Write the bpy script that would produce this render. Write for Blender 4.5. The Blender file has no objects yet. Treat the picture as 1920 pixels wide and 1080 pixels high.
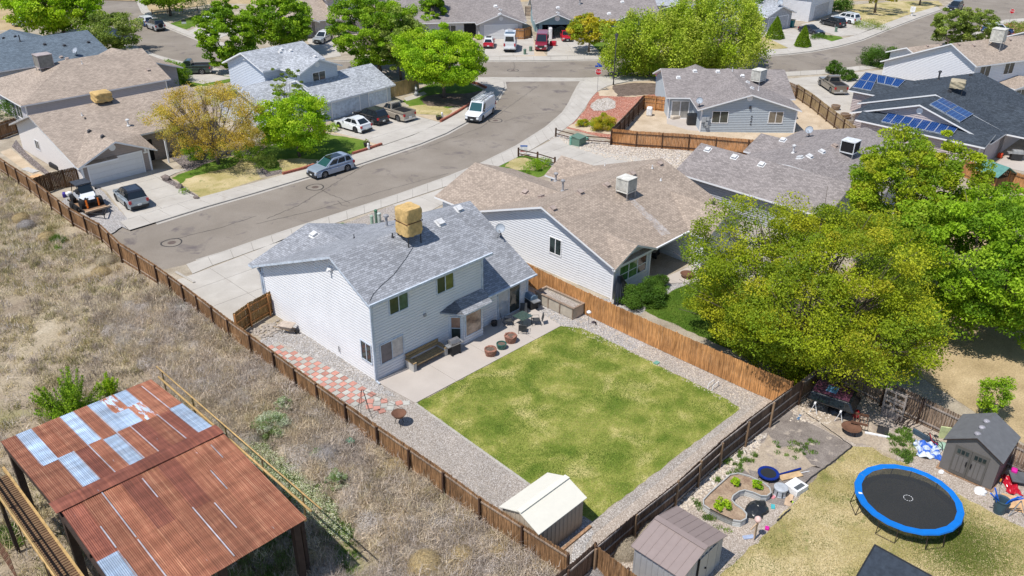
import bpy, math, random
import numpy as np
from mathutils import Vector, Matrix
from mathutils.geometry import tessellate_polygon
from mathutils.bvhtree import BVHTree
random.seed(7); RNG = np.random.default_rng(7)
SC = bpy.context.scene
COL = SC.collection
R = math.radians

# ------------------------------------------------------------------ camera, sky, sun, exposure
CAM_H = 29.3; FPX = 1561.1; PITCH = 0.49228; ROLL = -0.00968; YAW = 0.80181
def _cam_rows():
    th, yaw, ro = PITCH, YAW, ROLL
    cy, sy = math.cos(yaw), math.sin(yaw)
    fwd = np.array([sy*math.cos(th), cy*math.cos(th), -math.sin(th)])
    right = np.array([cy, -sy, 0.0]); down = np.cross(fwd, right)
    c, s = math.cos(ro), math.sin(ro)
    return np.array([c*right+s*down, -s*right+c*down, fwd])
CM = _cam_rows()
cam_d = bpy.data.cameras.new('camera'); cam = bpy.data.objects.new('camera', cam_d); COL.objects.link(cam)
cam_d.sensor_width = 36; cam_d.lens = FPX/1920*36; cam_d.clip_end = 3000; cam_d.clip_start = 0.5
rot = Matrix(((CM[0][0], -CM[1][0], -CM[2][0]), (CM[0][1], -CM[1][1], -CM[2][1]), (CM[0][2], -CM[1][2], -CM[2][2])))
cam.matrix_world = Matrix.Translation((0, 0, CAM_H)) @ rot.to_4x4()
SC.camera = cam
SUN_EL = 62.0; SUN_DIR = 174.0      # where the sun stands, degrees anticlockwise from +X
w = bpy.data.worlds.new('World'); SC.world = w; w.use_nodes = True
nt = w.node_tree; bg = nt.nodes['Background']
sky = nt.nodes.new('ShaderNodeTexSky'); sky.sky_type = 'NISHITA'; sky.sun_disc = False
sky.sun_elevation = R(SUN_EL); sky.sun_rotation = R(90-SUN_DIR); sky.altitude = 1400; sky.dust_density = 0.6
nt.links.new(sky.outputs[0], bg.inputs[0]); bg.inputs[1].default_value = 0.14
sd = bpy.data.lights.new('sun', 'SUN'); sd.energy = 4.7; sd.angle = R(0.5); sd.color = (1.0, 0.955, 0.89)
sun = bpy.data.objects.new('sun', sd); COL.objects.link(sun)
sv = Vector((math.cos(R(SUN_DIR))*math.cos(R(SUN_EL)), math.sin(R(SUN_DIR))*math.cos(R(SUN_EL)), math.sin(R(SUN_EL))))
sun.rotation_euler = sv.to_track_quat('Z', 'Y').to_euler(); sun.location = (0, 60, 80)
SC.render.engine = 'CYCLES'
SC.view_settings.view_transform = 'Standard'; SC.view_settings.look = 'None'
SC.view_settings.gamma = 1; SC.view_settings.use_curve_mapping = False
SC.view_settings.exposure = 0.09
SC.cycles.max_bounces = 6; SC.cycles.transparent_max_bounces = 8

# pixel of the survey photograph -> point on the plane at height z
def G(x, y, z=0.0):
    d = CM.T @ np.array([(x-960)/FPX, (y-540)/FPX, 1.0]); t = (z-CAM_H)/d[2]
    return (float(d[0]*t), float(d[1]*t))
def G3(x, y, z=0.0):
    a = G(x, y, z); return Vector((a[0], a[1], z))
def Ray(x, y):
    d = CM.T @ np.array([(x-960)/FPX, (y-540)/FPX, 1.0]); return Vector(d).normalized()

# ------------------------------------------------------------------ node materials
MATS = {}
def _n(nt, t, **k):
    n = nt.nodes.new(t)
    for a, b in k.items(): setattr(n, a, b)
    return n
def rgb(c): return (c[0], c[1], c[2], 1.0)
def noise(nt, vec, scale, detail=4, rough=.6, dist=0):
    n = _n(nt, 'ShaderNodeTexNoise'); n.inputs['Scale'].default_value = scale; n.inputs['Detail'].default_value = detail
    n.inputs['Roughness'].default_value = rough; n.inputs['Distortion'].default_value = dist
    nt.links.new(vec, n.inputs['Vector']); return n.outputs['Fac']
def ramp(nt, fac, stops):
    r = _n(nt, 'ShaderNodeValToRGB'); nt.links.new(fac, r.inputs[0])
    e = r.color_ramp.elements
    while len(e) < len(stops): e.new(0.5)
    for i, (p, c) in enumerate(stops): e[i].position = p; e[i].color = rgb(c) if len(c) == 3 else c
    return r.outputs[0]
def mix(nt, fac, a, b, mode='MIX'):
    m = _n(nt, 'ShaderNodeMix', data_type='RGBA', blend_type=mode)
    for s, v in ((m.inputs[0], fac), (m.inputs[6], a), (m.inputs[7], b)):
        if isinstance(v, (int, float)): s.default_value = v
        elif isinstance(v, tuple): s.default_value = rgb(v)
        else: nt.links.new(v, s)
    return m.outputs[2]
def math_(nt, op, a, b=None):
    m = _n(nt, 'ShaderNodeMath', operation=op)
    for s, v in zip(m.inputs, (a, b)):
        if v is None: continue
        if isinstance(v, (int, float)): s.default_value = v
        else: nt.links.new(v, s)
    return m.outputs[0]
def base(name, rough=.8, metal=0., spec=.3, coord='Object'):
    m = bpy.data.materials.new(name); m.use_nodes = True; nt = m.node_tree
    p = nt.nodes['Principled BSDF']; p.inputs['Roughness'].default_value = rough; p.inputs['Metallic'].default_value = metal
    p.inputs['Specular IOR Level'].default_value = spec
    tc = _n(nt, 'ShaderNodeTexCoord'); MATS[name] = m
    return m, nt, p, tc.outputs[coord]
def bump(nt, p, h, strength, dist=.02):
    b = _n(nt, 'ShaderNodeBump'); b.inputs['Strength'].default_value = strength; b.inputs['Distance'].default_value = dist
    nt.links.new(h, b.inputs['Height']); nt.links.new(b.outputs[0], p.inputs['Normal'])
def simple(name, c, rough=.7, metal=0., spec=.3, var=.25, scale=3., bmp=0., fine=25., rnd=0.):
    if name in MATS: return MATS[name]
    m, nt, p, v = base(name, rough, metal, spec)
    f = noise(nt, v, scale, 5, .65)
    lo = tuple(max(0, x*(1-var)) for x in c); hi = tuple(min(1, x*(1+var)) for x in c)
    col = ramp(nt, f, [(.3, lo), (.7, hi)])
    if rnd > 0:
        oi = _n(nt, 'ShaderNodeObjectInfo')
        k = math_(nt, 'MULTIPLY_ADD', oi.outputs['Random'], 2*rnd); k.node.inputs[2].default_value = 1-rnd
        cb = _n(nt, 'ShaderNodeCombineColor'); [nt.links.new(k, cb.inputs[i]) for i in range(3)]
        col = mix(nt, 1.0, col, cb.outputs[0], 'MULTIPLY')
    nt.links.new(col, p.inputs['Base Color'])
    if bmp: bump(nt, p, noise(nt, v, fine, 4), bmp)
    return m
def paint(name, c, metal=.0, rough=.25, coat=.6):
    if name in MATS: return MATS[name]
    m, nt, p, v = base(name, rough, metal, .5)
    f = noise(nt, v, 1.5, 4)
    nt.links.new(ramp(nt, f, [(.3, tuple(x*.93 for x in c)), (.7, tuple(min(1, x*1.04) for x in c))]), p.inputs['Base Color'])
    p.inputs['Coat Weight'].default_value = coat; p.inputs['Coat Roughness'].default_value = .06
    return m
def attr_mat(name, rough=.75, trans=.3, tmul=(1.25, 1.3, .6)):
    if name in MATS: return MATS[name]
    m, nt, p, v = base(name, rough, 0, .25)
    a = _n(nt, 'ShaderNodeAttribute', attribute_name='Col'); nt.links.new(a.outputs['Color'], p.inputs['Base Color'])
    if trans > 0:
        t = _n(nt, 'ShaderNodeBsdfTranslucent'); nt.links.new(mix(nt, 1.0, a.outputs['Color'], tmul, 'MULTIPLY'), t.inputs[0])
        ms = _n(nt, 'ShaderNodeMixShader'); ms.inputs[0].default_value = trans
        out = nt.nodes['Material Output']
        nt.links.new(p.outputs[0], ms.inputs[1]); nt.links.new(t.outputs[0], ms.inputs[2]); nt.links.new(ms.outputs[0], out.inputs[0])
    return m
def shingle(name, c, contrast=.28):
    if name in MATS: return MATS[name]
    m, nt, p, v = base(name, .9, 0, .2, 'UV')
    br = _n(nt, 'ShaderNodeTexBrick'); br.offset = .37; br.offset_frequency = 2
    nt.links.new(v, br.inputs['Vector'])
    br.inputs['Scale'].default_value = 1; br.inputs['Brick Width'].default_value = .31; br.inputs['Row Height'].default_value = .145
    br.inputs['Mortar Size'].default_value = .013; br.inputs['Mortar Smooth'].default_value = .35; br.inputs['Bias'].default_value = 0
    br.inputs['Color1'].default_value = rgb(tuple(x*(1-contrast) for x in c)); br.inputs['Color2'].default_value = rgb(tuple(min(1, x*(1+contrast)) for x in c))
    br.inputs['Mortar'].default_value = rgb(tuple(x*.5 for x in c))
    n1 = noise(nt, v, .35, 6, .65); n2 = noise(nt, v, 14, 3, .7)
    a = mix(nt, 1.0, br.outputs['Color'], ramp(nt, n1, [(.3, (.86, .86, .86)), (.7, (1.1, 1.1, 1.1))]), 'MULTIPLY')
    a = mix(nt, 1.0, a, ramp(nt, n2, [(.3, (.9, .9, .91)), (.7, (1.08, 1.08, 1.07))]), 'MULTIPLY')
    nt.links.new(a, p.inputs['Base Color'])
    sx = _n(nt, 'ShaderNodeSeparateXYZ'); nt.links.new(v, sx.inputs[0])
    fr = math_(nt, 'FRACT', math_(nt, 'DIVIDE', sx.outputs[1], .145))
    h = math_(nt, 'SUBTRACT', n2, fr)
    bump(nt, p, h, .5, .02)
    return m

# ------------------------------------------------------------------ mesh builder
class MB:
    def __init__(s): s.v = []; s.f = []; s.m = []
    def poly(s, pts, mi=0):
        n = len(s.v); s.v += [tuple(p) for p in pts]; s.f.append(tuple(range(n, n+len(pts)))); s.m.append(mi)
    def box(s, x0, x1, y0, y1, z0, z1, mi=0, M=None):
        P = [(x0,y0,z0),(x1,y0,z0),(x1,y1,z0),(x0,y1,z0),(x0,y0,z1),(x1,y0,z1),(x1,y1,z1),(x0,y1,z1)]
        if M is not None: P = [tuple(M @ Vector(p)) for p in P]
        n = len(s.v); s.v += P
        for q in ((0,3,2,1),(4,5,6,7),(0,1,5,4),(1,2,6,5),(2,3,7,6),(3,0,4,7)): s.f.append(tuple(n+i for i in q)); s.m.append(mi)
    def bar(s, a, b, wx, wz=None, mi=0, up=(0,0,1)):
        a = Vector(a); b = Vector(b); wz = wz or wx; d = b-a; L = d.length
        if L < 1e-6: return
        d.normalize(); u = Vector(up)
        if abs(d.dot(u)) > .98: u = Vector((1, 0, 0))
        sx = d.cross(u).normalized(); sz = sx.cross(d).normalized()
        M = Matrix((( d.x, sx.x, sz.x, a.x), (d.y, sx.y, sz.y, a.y), (d.z, sx.z, sz.z, a.z), (0,0,0,1)))
        s.box(0, L, -wx/2, wx/2, -wz/2, wz/2, mi, M)
    def tube(s, pts, rad, n=8, mi=0, caps=True):
        pts = [Vector(p) for p in pts]; rad = rad if hasattr(rad, '__len__') else [rad]*len(pts)
        base_ = len(s.v); prev = None
        for i, p in enumerate(pts):
            d = (pts[min(i+1, len(pts)-1)]-pts[max(i-1, 0)]).normalized()
            u = Vector((0,0,1)) if abs(d.z) < .95 else Vector((1,0,0))
            if prev is not None: u = prev
            x = (u-d*u.dot(d)).normalized(); prev = x; y = d.cross(x)
            for k in range(n):
                a = 2*math.pi*k/n; q = p+(x*math.cos(a)+y*math.sin(a))*rad[i]; s.v.append(tuple(q))
        for i in range(len(pts)-1):
            for k in range(n):
                a = base_+i*n+k; b = base_+i*n+(k+1) % n
                s.f.append((a, b, b+n, a+n)); s.m.append(mi)
        if caps:
            s.f.append(tuple(base_+k for k in range(n))[::-1]); s.m.append(mi)
            s.f.append(tuple(base_+(len(pts)-1)*n+k for k in range(n))); s.m.append(mi)
    def lathe(s, prof, n=16, c=(0,0,0), mi=0, M=None):
        b = len(s.v)
        for r, z in prof:
            for k in range(n):
                a = 2*math.pi*k/n; p = Vector((c[0]+r*math.cos(a), c[1]+r*math.sin(a), c[2]+z))
                s.v.append(tuple(M @ p if M is not None else p))
        for i in range(len(prof)-1):
            for k in range(n):
                a = b+i*n+k; d = b+i*n+(k+1) % n; s.f.append((a, d, d+n, a+n)); s.m.append(mi)
        s.f.append(tuple(b+k for k in range(n))[::-1]); s.m.append(mi)
        s.f.append(tuple(b+(len(prof)-1)*n+k for k in range(n))); s.m.append(mi)
    def prism(s, pts, z0, z1, mi=0, side=None):
        pts = [tuple(p[:2]) for p in pts]
        if _area(pts) < 0: pts = pts[::-1]
        n = len(pts); b = len(s.v); s.v += [(p[0], p[1], z1) for p in pts]+[(p[0], p[1], z0) for p in pts]
        s.f.append(tuple(b+i for i in range(n))); s.m.append(mi)
        for i in range(n):
            j = (i+1) % n; s.f.append((b+j, b+i, b+n+i, b+n+j)); s.m.append(mi if side is None else side)
    def obj(s, name, mats, parent=None, world=False, smooth=False, kind=None, auto=None):
        V = np.array(s.v, dtype=np.float64).reshape(-1, 3)
        if world and parent is not None:
            Mi = np.array(XF(parent).inverted()); V = V @ Mi[:3, :3].T + Mi[:3, 3]
        me = bpy.data.meshes.new(name); me.from_pydata(V.tolist(), [], s.f)
        mats = mats if isinstance(mats, (list, tuple)) else [mats]
        for m in mats: me.materials.append(m)
        me.polygons.foreach_set('material_index', s.m)
        if smooth: me.polygons.foreach_set('use_smooth', [True]*len(s.f))
        metric_uv(me); me.update()
        o = bpy.data.objects.new(name, me); COL.objects.link(o)
        if parent is not None: o.parent = parent
        if kind: o['kind'] = kind
        if smooth and auto is not None:
            md = o.modifiers.new('edges', 'EDGE_SPLIT'); md.split_angle = R(auto)
        return o
def _area(p): return sum(p[i][0]*p[(i+1) % len(p)][1]-p[(i+1) % len(p)][0]*p[i][1] for i in range(len(p)))/2
def metric_uv(me):
    uv = me.uv_layers.new(name='UVMap'); data = np.zeros((len(me.loops), 2))
    V = np.zeros(len(me.vertices)*3); me.vertices.foreach_get('co', V); V = V.reshape(-1, 3)
    for p in me.polygons:
        n = p.normal
        if abs(n.z) > .985: u = Vector((1,0,0)); v = Vector((0,1,0))
        else: u = Vector((-n.y, n.x, 0)).normalized(); v = n.cross(u)
        li = p.loop_indices; idx = [me.loops[l].vertex_index for l in li]; P = V[idx]
        data[li.start:li.stop, 0] = P @ np.array(u); data[li.start:li.stop, 1] = P @ np.array(v)
    uv.data.foreach_set('uv', data.ravel())
def XF(o):
    return Matrix.Translation(o.location) @ o.rotation_euler.to_matrix().to_4x4()
def thing(name, label, cat, loc=(0,0,0), rz=0., group=None):
    o = bpy.data.objects.new(name, None); COL.objects.link(o); o.empty_display_size = .3
    o.location = (loc[0], loc[1], loc[2] if len(loc) > 2 else 0); o.rotation_euler = (0, 0, rz)
    o['label'] = label; o['category'] = cat
    if group: o['group'] = group
    return o
def tag(o, label, cat, group=None, kind=None):
    o['label'] = label; o['category'] = cat
    if group: o['group'] = group
    if kind: o['kind'] = kind
    return o
def pivot(o, loc):
    loc = Vector(loc); o.data.transform(Matrix.Translation(-loc)); o.location = loc; return o
def npmesh(name, V, F, mat, cols=None, parent=None, kind=None, smooth=False):
    me = bpy.data.meshes.new(name); k = F.shape[1]
    me.vertices.add(len(V)); me.vertices.foreach_set('co', V.astype(np.float32).ravel())
    me.loops.add(F.size); me.loops.foreach_set('vertex_index', F.astype(np.int32).ravel())
    me.polygons.add(len(F)); me.polygons.foreach_set('loop_start', np.arange(0, F.size, k, dtype=np.int32))
    me.update(calc_edges=True)
    if cols is not None:
        a = me.color_attributes.new('Col', 'FLOAT_COLOR', 'POINT'); c4 = np.ones((len(V), 4), dtype=np.float32); c4[:, :3] = cols
        a.data.foreach_set('color', c4.ravel())
    me.materials.append(mat)
    if smooth: me.polygons.foreach_set('use_smooth', [True]*len(F))
    o = bpy.data.objects.new(name, me); COL.objects.link(o)
    if parent is not None: o.parent = parent
    if kind: o['kind'] = kind
    return o
def leafcards(P, size, cols, up=.35):
    """a small quad at every point, random facing with a bias to the sky"""
    n = len(P); nv = RNG.normal(size=(n, 3)); nv[:, 2] += up*2; nv /= np.linalg.norm(nv, axis=1)[:, None]
    t = RNG.normal(size=(n, 3)); u = np.cross(nv, t); u /= np.linalg.norm(u, axis=1)[:, None]; v = np.cross(nv, u)
    s = (size*RNG.uniform(.6, 1.35, n))[:, None]
    a = P-u*s*.5; b = P+v*s*.3; c = P+u*s*.5; d = P-v*s*.3
    V = np.stack([a, b, c, d], 1).reshape(-1, 3); F = np.arange(4*n).reshape(-1, 4)
    return V, F, np.repeat(cols, 4, axis=0)
def blades(P, h, wd, cols, lean=.5, curl=0.):
    n = len(P); a = RNG.uniform(0, 2*np.pi, n); l = RNG.uniform(0, lean, n); b = RNG.uniform(0, 2*np.pi, n)
    hh = h*RNG.uniform(.5, 1.3, n); ww = wd*RNG.uniform(.7, 1.3, n)
    d = np.stack([np.cos(a)*ww/2, np.sin(a)*ww/2, np.zeros(n)], 1)
    tip = P+np.stack([np.cos(b)*l*hh, np.sin(b)*l*hh, hh*np.sqrt(np.clip(1-l*l*.6, .05, 1))], 1)
    V = np.stack([P-d, P+d, tip], 1).reshape(-1, 3); F = np.arange(3*n).reshape(-1, 3)
    return V, F, np.repeat(cols, 3, axis=0)
def join_np(L):
    off = 0; Vs = []; Fs = []; Cs = []
    for V, F, C in L: Vs.append(V); Fs.append(F+off); Cs.append(C); off += len(V)
    return np.concatenate(Vs), np.concatenate(Fs), np.concatenate(Cs)
def inpoly(P, poly):
    poly = np.array(poly); x, y = P[:, 0], P[:, 1]; c = np.zeros(len(P), bool); n = len(poly); j = n-1
    for i in range(n):
        xi, yi = poly[i]; xj, yj = poly[j]
        with np.errstate(divide='ignore', invalid='ignore'):
            c ^= ((yi > y) != (yj > y)) & (x < (xj-xi)*(y-yi)/(yj-yi+1e-12)+xi)
        j = i
    return c
def scatter_in(poly, n):
    poly = np.array(poly); lo = poly.min(0); hi = poly.max(0); out = []; tot = 0
    while tot < n:
        P = RNG.uniform(lo, hi, (max(n, 200)*2, 2)); P = P[inpoly(P, poly)]; out.append(P); tot += len(P)
        if len(out) > 40: break
    return np.concatenate(out)[:n]
def palette(n, cols, jit=.15, weights=None):
    cols = np.array(cols); i = RNG.choice(len(cols), n, p=weights)
    return np.clip(cols[i]*RNG.uniform(1-jit, 1+jit, (n, 1)), 0, 1)
def dup(root):
    c = root.copy(); COL.objects.link(c)
    for ch in list(root.children):
        a = ch.copy(); COL.objects.link(a); a.parent = c
        for g in list(ch.children):
            b = g.copy(); COL.objects.link(b); b.parent = a
    return c
# ------------------------------------------------------------------ surface materials
def ground_mat(name, stops, scale=1.2, rough=.95, fine=14., fmul=.25, bmp=.4, patches=None, speck=None):
    m, nt, p, v = base(name, rough, 0, .15)
    f1 = noise(nt, v, scale, 6, .6, .3); col = ramp(nt, f1, stops)
    f2 = noise(nt, v, fine, 4, .75)
    col = mix(nt, 1.0, col, ramp(nt, f2, [(.3, (1-fmul,)*3), (.7, (1+fmul,)*3)]), 'MULTIPLY')
    if patches:
        sc, lo, hi, pc = patches; f3 = noise(nt, v, sc, 5, .6, .5); col = mix(nt, ramp(nt, f3, [(lo, (0,0,0)), (hi, (1,1,1))]), col, pc)
    if speck:
        vs, cols = speck
        vo = _n(nt, 'ShaderNodeTexVoronoi'); vo.inputs['Scale'].default_value = vs; nt.links.new(v, vo.inputs['Vector'])
        sp = _n(nt, 'ShaderNodeSeparateColor'); nt.links.new(vo.outputs['Color'], sp.inputs[0])
        cc = ramp(nt, sp.outputs[0], cols)
        ed = ramp(nt, vo.outputs['Distance'], [(.25, (1, 1, 1)), (.62, (.62, .60, .59))])
        col = mix(nt, 1.0, cc, ed, 'MULTIPLY')
        col = mix(nt, 1.0, col, ramp(nt, f1, [(.3, (.88, .88, .88)), (.7, (1.08, 1.06, 1.04))]), 'MULTIPLY')
        h = math_(nt, 'MULTIPLY', vo.outputs['Distance'], -1.0); bump(nt, p, h, .6, .03)
    elif bmp: bump(nt, p, f2, bmp, .03)
    nt.links.new(col, p.inputs['Base Color']); return m
GM = {}
GM['soil'] = ground_mat('dry_soil', [(.3, (.26, .215, .16)), (.5, (.36, .31, .24)), (.7, (.46, .40, .32))], .5, fine=9, fmul=.3)
GM['field'] = ground_mat('field_soil', [(.28, (.23, .18, .13)), (.45, (.32, .26, .185)), (.6, (.38, .315, .22)), (.78, (.52, .455, .35))], .22, fine=7, fmul=.4, patches=(.12, .56, .66, (.27, .25, .12)))
GM['asphalt'] = ground_mat('asphalt', [(.25, (.20, .172, .142)), (.5, (.245, .213, .178)), (.75, (.29, .256, .218))], .18, fine=22, fmul=.22, bmp=.25, patches=(.45, .58, .70, (.145, .125, .12)))
GM['concrete'] = ground_mat('concrete', [(.25, (.39, .36, .32)), (.55, (.46, .43, .385)), (.8, (.52, .49, .445))], .45, fine=18, fmul=.08, bmp=.1, patches=(.35, .62, .8, (.36, .32, .275)))
GM['patio'] = ground_mat('patio_concrete', [(.25, (.42, .375, .335)), (.8, (.50, .45, .405))], .5, fine=20, fmul=.06, bmp=.1)
GM['lawn'] = ground_mat('lawn_turf', [(.25, (.075, .13, .016)), (.40, (.14, .19, .028)), (.53, (.25, .27, .06)), (.68, (.46, .41, .16))], .5, fine=12, fmul=.42, bmp=.6, patches=(.9, .62, .78, (.085, .13, .02)))
GM['lawngreen'] = ground_mat('green_turf', [(.25, (.05, .11, .012)), (.5, (.10, .17, .02)), (.8, (.20, .25, .045))], .5, fine=12, fmul=.4, bmp=.6)
GM['drylawn'] = ground_mat('dry_turf', [(.25, (.15, .17, .04)), (.42, (.34, .29, .12)), (.6, (.50, .41, .23)), (.8, (.58, .49, .31))], .35, fine=10, fmul=.3, bmp=.5, patches=(1.3, .6, .74, (.17, .20, .055)))
GM['straw'] = ground_mat('straw_turf', [(.25, (.30, .225, .12)), (.6, (.45, .345, .20)), (.8, (.55, .44, .27))], .5, fine=10, fmul=.3, bmp=.5)
GM['gravel'] = ground_mat('grey_gravel', [(.3, (.4,)*3), (.7, (.5,)*3)], .6, speck=(21, [(0, (.28, .28, .285)), (.3, (.40, .39, .385)), (.55, (.49, .465, .43)), (.8, (.58, .57, .565)), (1, (.80, .80, .81))]))
GM['tangravel'] = ground_mat('tan_gravel', [(.3, (.4,)*3), (.7, (.5,)*3)], .6, speck=(24, [(0, (.31, .28, .25)), (.35, (.43, .39, .345)), (.7, (.52, .475, .43)), (1, (.69, .66, .63))]))
GM['whitegravel'] = ground_mat('pale_gravel', [(.3, (.4,)*3), (.7, (.5,)*3)], .6, speck=(9, [(0, (.30, .26, .22)), (.3, (.50, .45, .39)), (.7, (.66, .61, .55)), (1, (.82, .79, .76))]))
GM['darkgravel'] = ground_mat('dark_gravel', [(.3, (.4,)*3), (.7, (.5,)*3)], .6, speck=(12, [(0, (.10, .09, .09)), (.4, (.19, .165, .16)), (.8, (.30, .26, .25)), (1, (.45, .41, .4))]))
GM['palegravel'] = ground_mat('pale_dirt_gravel', [(.3, (.4,)*3), (.7, (.5,)*3)], .8, speck=(22, [(0, (.40, .34, .285)), (.4, (.50, .435, .37)), (.8, (.58, .51, .445)), (1, (.74, .68, .61))]))
GM['redgravel'] = ground_mat('red_gravel', [(.3, (.4,)*3), (.7, (.5,)*3)], .6, speck=(10, [(0, (.34, .13, .09)), (.4, (.50, .21, .15)), (.8, (.60, .29, .21)), (1, (.72, .50, .42))]))
GM['sand'] = ground_mat('sandy_dirt', [(.3, (.42, .33, .23)), (.7, (.56, .46, .34))], .6, fine=8, fmul=.15, bmp=.3, patches=(.5, .6, .8, (.36, .27, .18)))
GM['dirt'] = ground_mat('yard_dirt', [(.3, (.31, .25, .19)), (.7, (.46, .385, .30))], 1.1, fine=9, fmul=.28, bmp=.5, patches=(1.6, .56, .66, (.30, .25, .21)))
GM['clothgravel'] = ground_mat('weed_cloth', [(.3, (.17, .145, .13)), (.7, (.27, .235, .21))], 1.4, fine=18, fmul=.45, bmp=.5, patches=(1.2, .58, .66, (.42, .36, .30)))
GM['mulch'] = ground_mat('bark_mulch', [(.3, (.10, .075, .06)), (.6, (.17, .13, .105)), (.8, (.26, .21, .17))], 1.5, fine=16, fmul=.5, bmp=.8)
GM['joint'] = simple('joint_dirt', (.13, .115, .095), .95)
GM['kerb'] = ground_mat('kerb_concrete', [(.3, (.37, .345, .305)), (.7, (.46, .43, .39))], .8, fine=18, fmul=.1, bmp=.1)

# ------------------------------------------------------------------ roads: one network outline cut out of the ground
def px(*pts): return [G(*p) for p in pts]
ROAD = px((292,417),(385,388),(480,361),(577,332),(667,310),(727,290),(787,270),(836,250),(880,226),(912,204),(932,185),(946,163),(944,152),(925,147),(880,143),(780,146),(660,152),(560,152),(470,140),
          (410,129),(370,121),(325,112),(290,102),(256,88),(225,68),(200,45),(186,24),(178,0),(150,-40),(240,-60),(258,0),(268,22),(290,40),(312,50),(356,68),(402,86),(470,102),(560,112),(700,114),(905,114),
          (960,114),(1132,112),(1290,110),(1440,104),(1480,101),(1522,96),(1570,87),(1615,75),(1640,65),(1680,49),(1720,34),(1765,18),(1800,-8),(1840,-40),(2050,-40),(2050,30),(1925,34),(1885,37),(1850,46),(1825,62),(1800,76),
          (1740,100),(1690,112),(1627,122),(1560,130),(1440,137),(1350,141),(1240,144),(1147,143),(1110,145),(1092,151),(1086,160),(1078,175),(1070,192),(1058,210),(1027,237),(972,272),(905,305),(840,331),
          (750,363),(660,392),(570,421),(480,451),(420,472),(370,487),(349,496),(318,503),(300,507),(268,488),(240,468),(215,449),(206,440),(228,425))
ground_outer = [(-300, -60), (700, -60), (700, 700), (-300, 700)]
def tess(loops, z, name, mat, kind='structure', parent=None, holes=True):
    vs = [Vector((p[0], p[1], z)) for l in loops for p in l]
    tr = tessellate_polygon([[Vector((p[0], p[1], 0)) for p in l] for l in loops])
    me = bpy.data.meshes.new(name); me.from_pydata([tuple(v) for v in vs], [], [tuple(t) for t in tr]); me.materials.append(mat)
    for p in me.polygons:
        if p.normal.z < 0: p.flip()
    me.update()
    o = bpy.data.objects.new(name, me); COL.objects.link(o)
    if kind: o['kind'] = kind
    if parent is not None: o.parent = parent
    return o
tess([ground_outer, ROAD], 0.0, 'ground', GM['soil'])
def grow(poly, d):
    a = _area(poly); out = []; n = len(poly)
    for i in range(n):
        p0, p1, p2 = Vector(poly[i-1]), Vector(poly[i]), Vector(poly[(i+1) % n])
        e1 = (p1-p0).normalized(); e2 = (p2-p1).normalized(); n1 = Vector((e1.y, -e1.x)); n2 = Vector((e2.y, -e2.x))
        b = (n1+n2); b = b.normalized()/max(.5, math.sqrt((1+n1.dot(n2))/2)) if b.length > .01 else n1
        out.append(tuple(p1+b*d*(1 if a > 0 else -1)))
    return out
tess([grow(ROAD, .02)], -0.10, 'road', GM['asphalt'])
# kerb: vertical face plus gutter pan following the road outline (not where asphalt just runs out)
kb = MB(); inn = grow(ROAD, -.33); lip = grow(ROAD, -.02); back = grow(ROAD, .13); n = len(ROAD)
for i in range(n):
    j = (i+1) % n
    if i >= n-9 and i < n: continue
    a, b = ROAD[i], ROAD[j]; c, d = inn[i], inn[j]
    a, b = lip[i], lip[j]; e, g = back[i], back[j]
    kb.poly([(*a, .038), (*b, .038), (*b, -.08), (*a, -.08)][::-1], 0); kb.poly([(*a, -.075), (*b, -.075), (*d, -.094), (*c, -.094)], 0); kb.poly([(*a, .038), (*b, .038), (*g, .038), (*e, .038)][::-1], 0)
kb.obj('kerb', GM['kerb'], kind='structure')

ZL = {0: .004}
ZI = [0]
def zone(name, mat, pts, lvl=1, rough_edge=0., world=False):
    P = pts if world else px(*pts)
    if rough_edge:
        Q = []
        for i in range(len(P)):
            a = Vector(P[i]); b = Vector(P[(i+1) % len(P)]); L = (b-a).length; k = max(1, int(L/.45))
            for t in range(k):
                q = a.lerp(b, t/k); Q.append((q.x+random.uniform(-1, 1)*rough_edge, q.y+random.uniform(-1, 1)*rough_edge))
        P = Q
    ZI[0] += 1
    return tess([P], .004*lvl+.00005*ZI[0], name, GM[mat])
def clip_band(poly, axis, lo, hi):
    def half(P, s, c):
        out = []
        for i in range(len(P)):
            a, b = P[i-1], P[i]; da = s*(a[axis]-c); db = s*(b[axis]-c)
            if (da >= 0) != (db >= 0):
                t = da/(da-db); out.append((a[0]+(b[0]-a[0])*t, a[1]+(b[1]-a[1])*t))
            if db >= 0: out.append(b)
        return out
    P = half(poly, 1, lo)
    return half(P, -1, hi) if len(P) > 2 else []
SLABZ = .034
def slab_piece(P, parent, mat, z=SLABZ):
    if len(P) < 3 or abs(_area(P)) < .05: return
    b = MB(); Q = grow(P, -.012); b.prism(Q, z-.03, z, 0); return b.obj('slab', mat, parent)
def slabs(name, pts, step, ang=0., mat='concrete', z=SLABZ, world=False):
    """a paved area: a dirt bed with separate concrete slabs on it"""
    P = pts if world else px(*pts)
    bed = tess([grow(P, -.02)], .0235, name, GM['joint'])
    c, s = math.cos(ang), math.sin(ang); L = [(x*c+y*s, -x*s+y*c) for x, y in P]
    x0 = min(p[0] for p in L); x1 = max(p[0] for p in L); y0 = min(p[1] for p in L); y1 = max(p[1] for p in L)
    nx = max(1, round((x1-x0)/step)); ny = max(1, round((y1-y0)/step))
    for i in range(nx):
        A = clip_band(L, 0, x0+(x1-x0)*i/nx, x0+(x1-x0)*(i+1)/nx)
        if len(A) < 3: continue
        for j in range(ny):
            B = clip_band(A, 1, y0+(y1-y0)*j/ny, y0+(y1-y0)*(j+1)/ny)
            if len(B) < 3: continue
            slab_piece([(x*c-y*s, x*s+y*c) for x, y in B], bed, GM[mat], z)
    return bed
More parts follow.
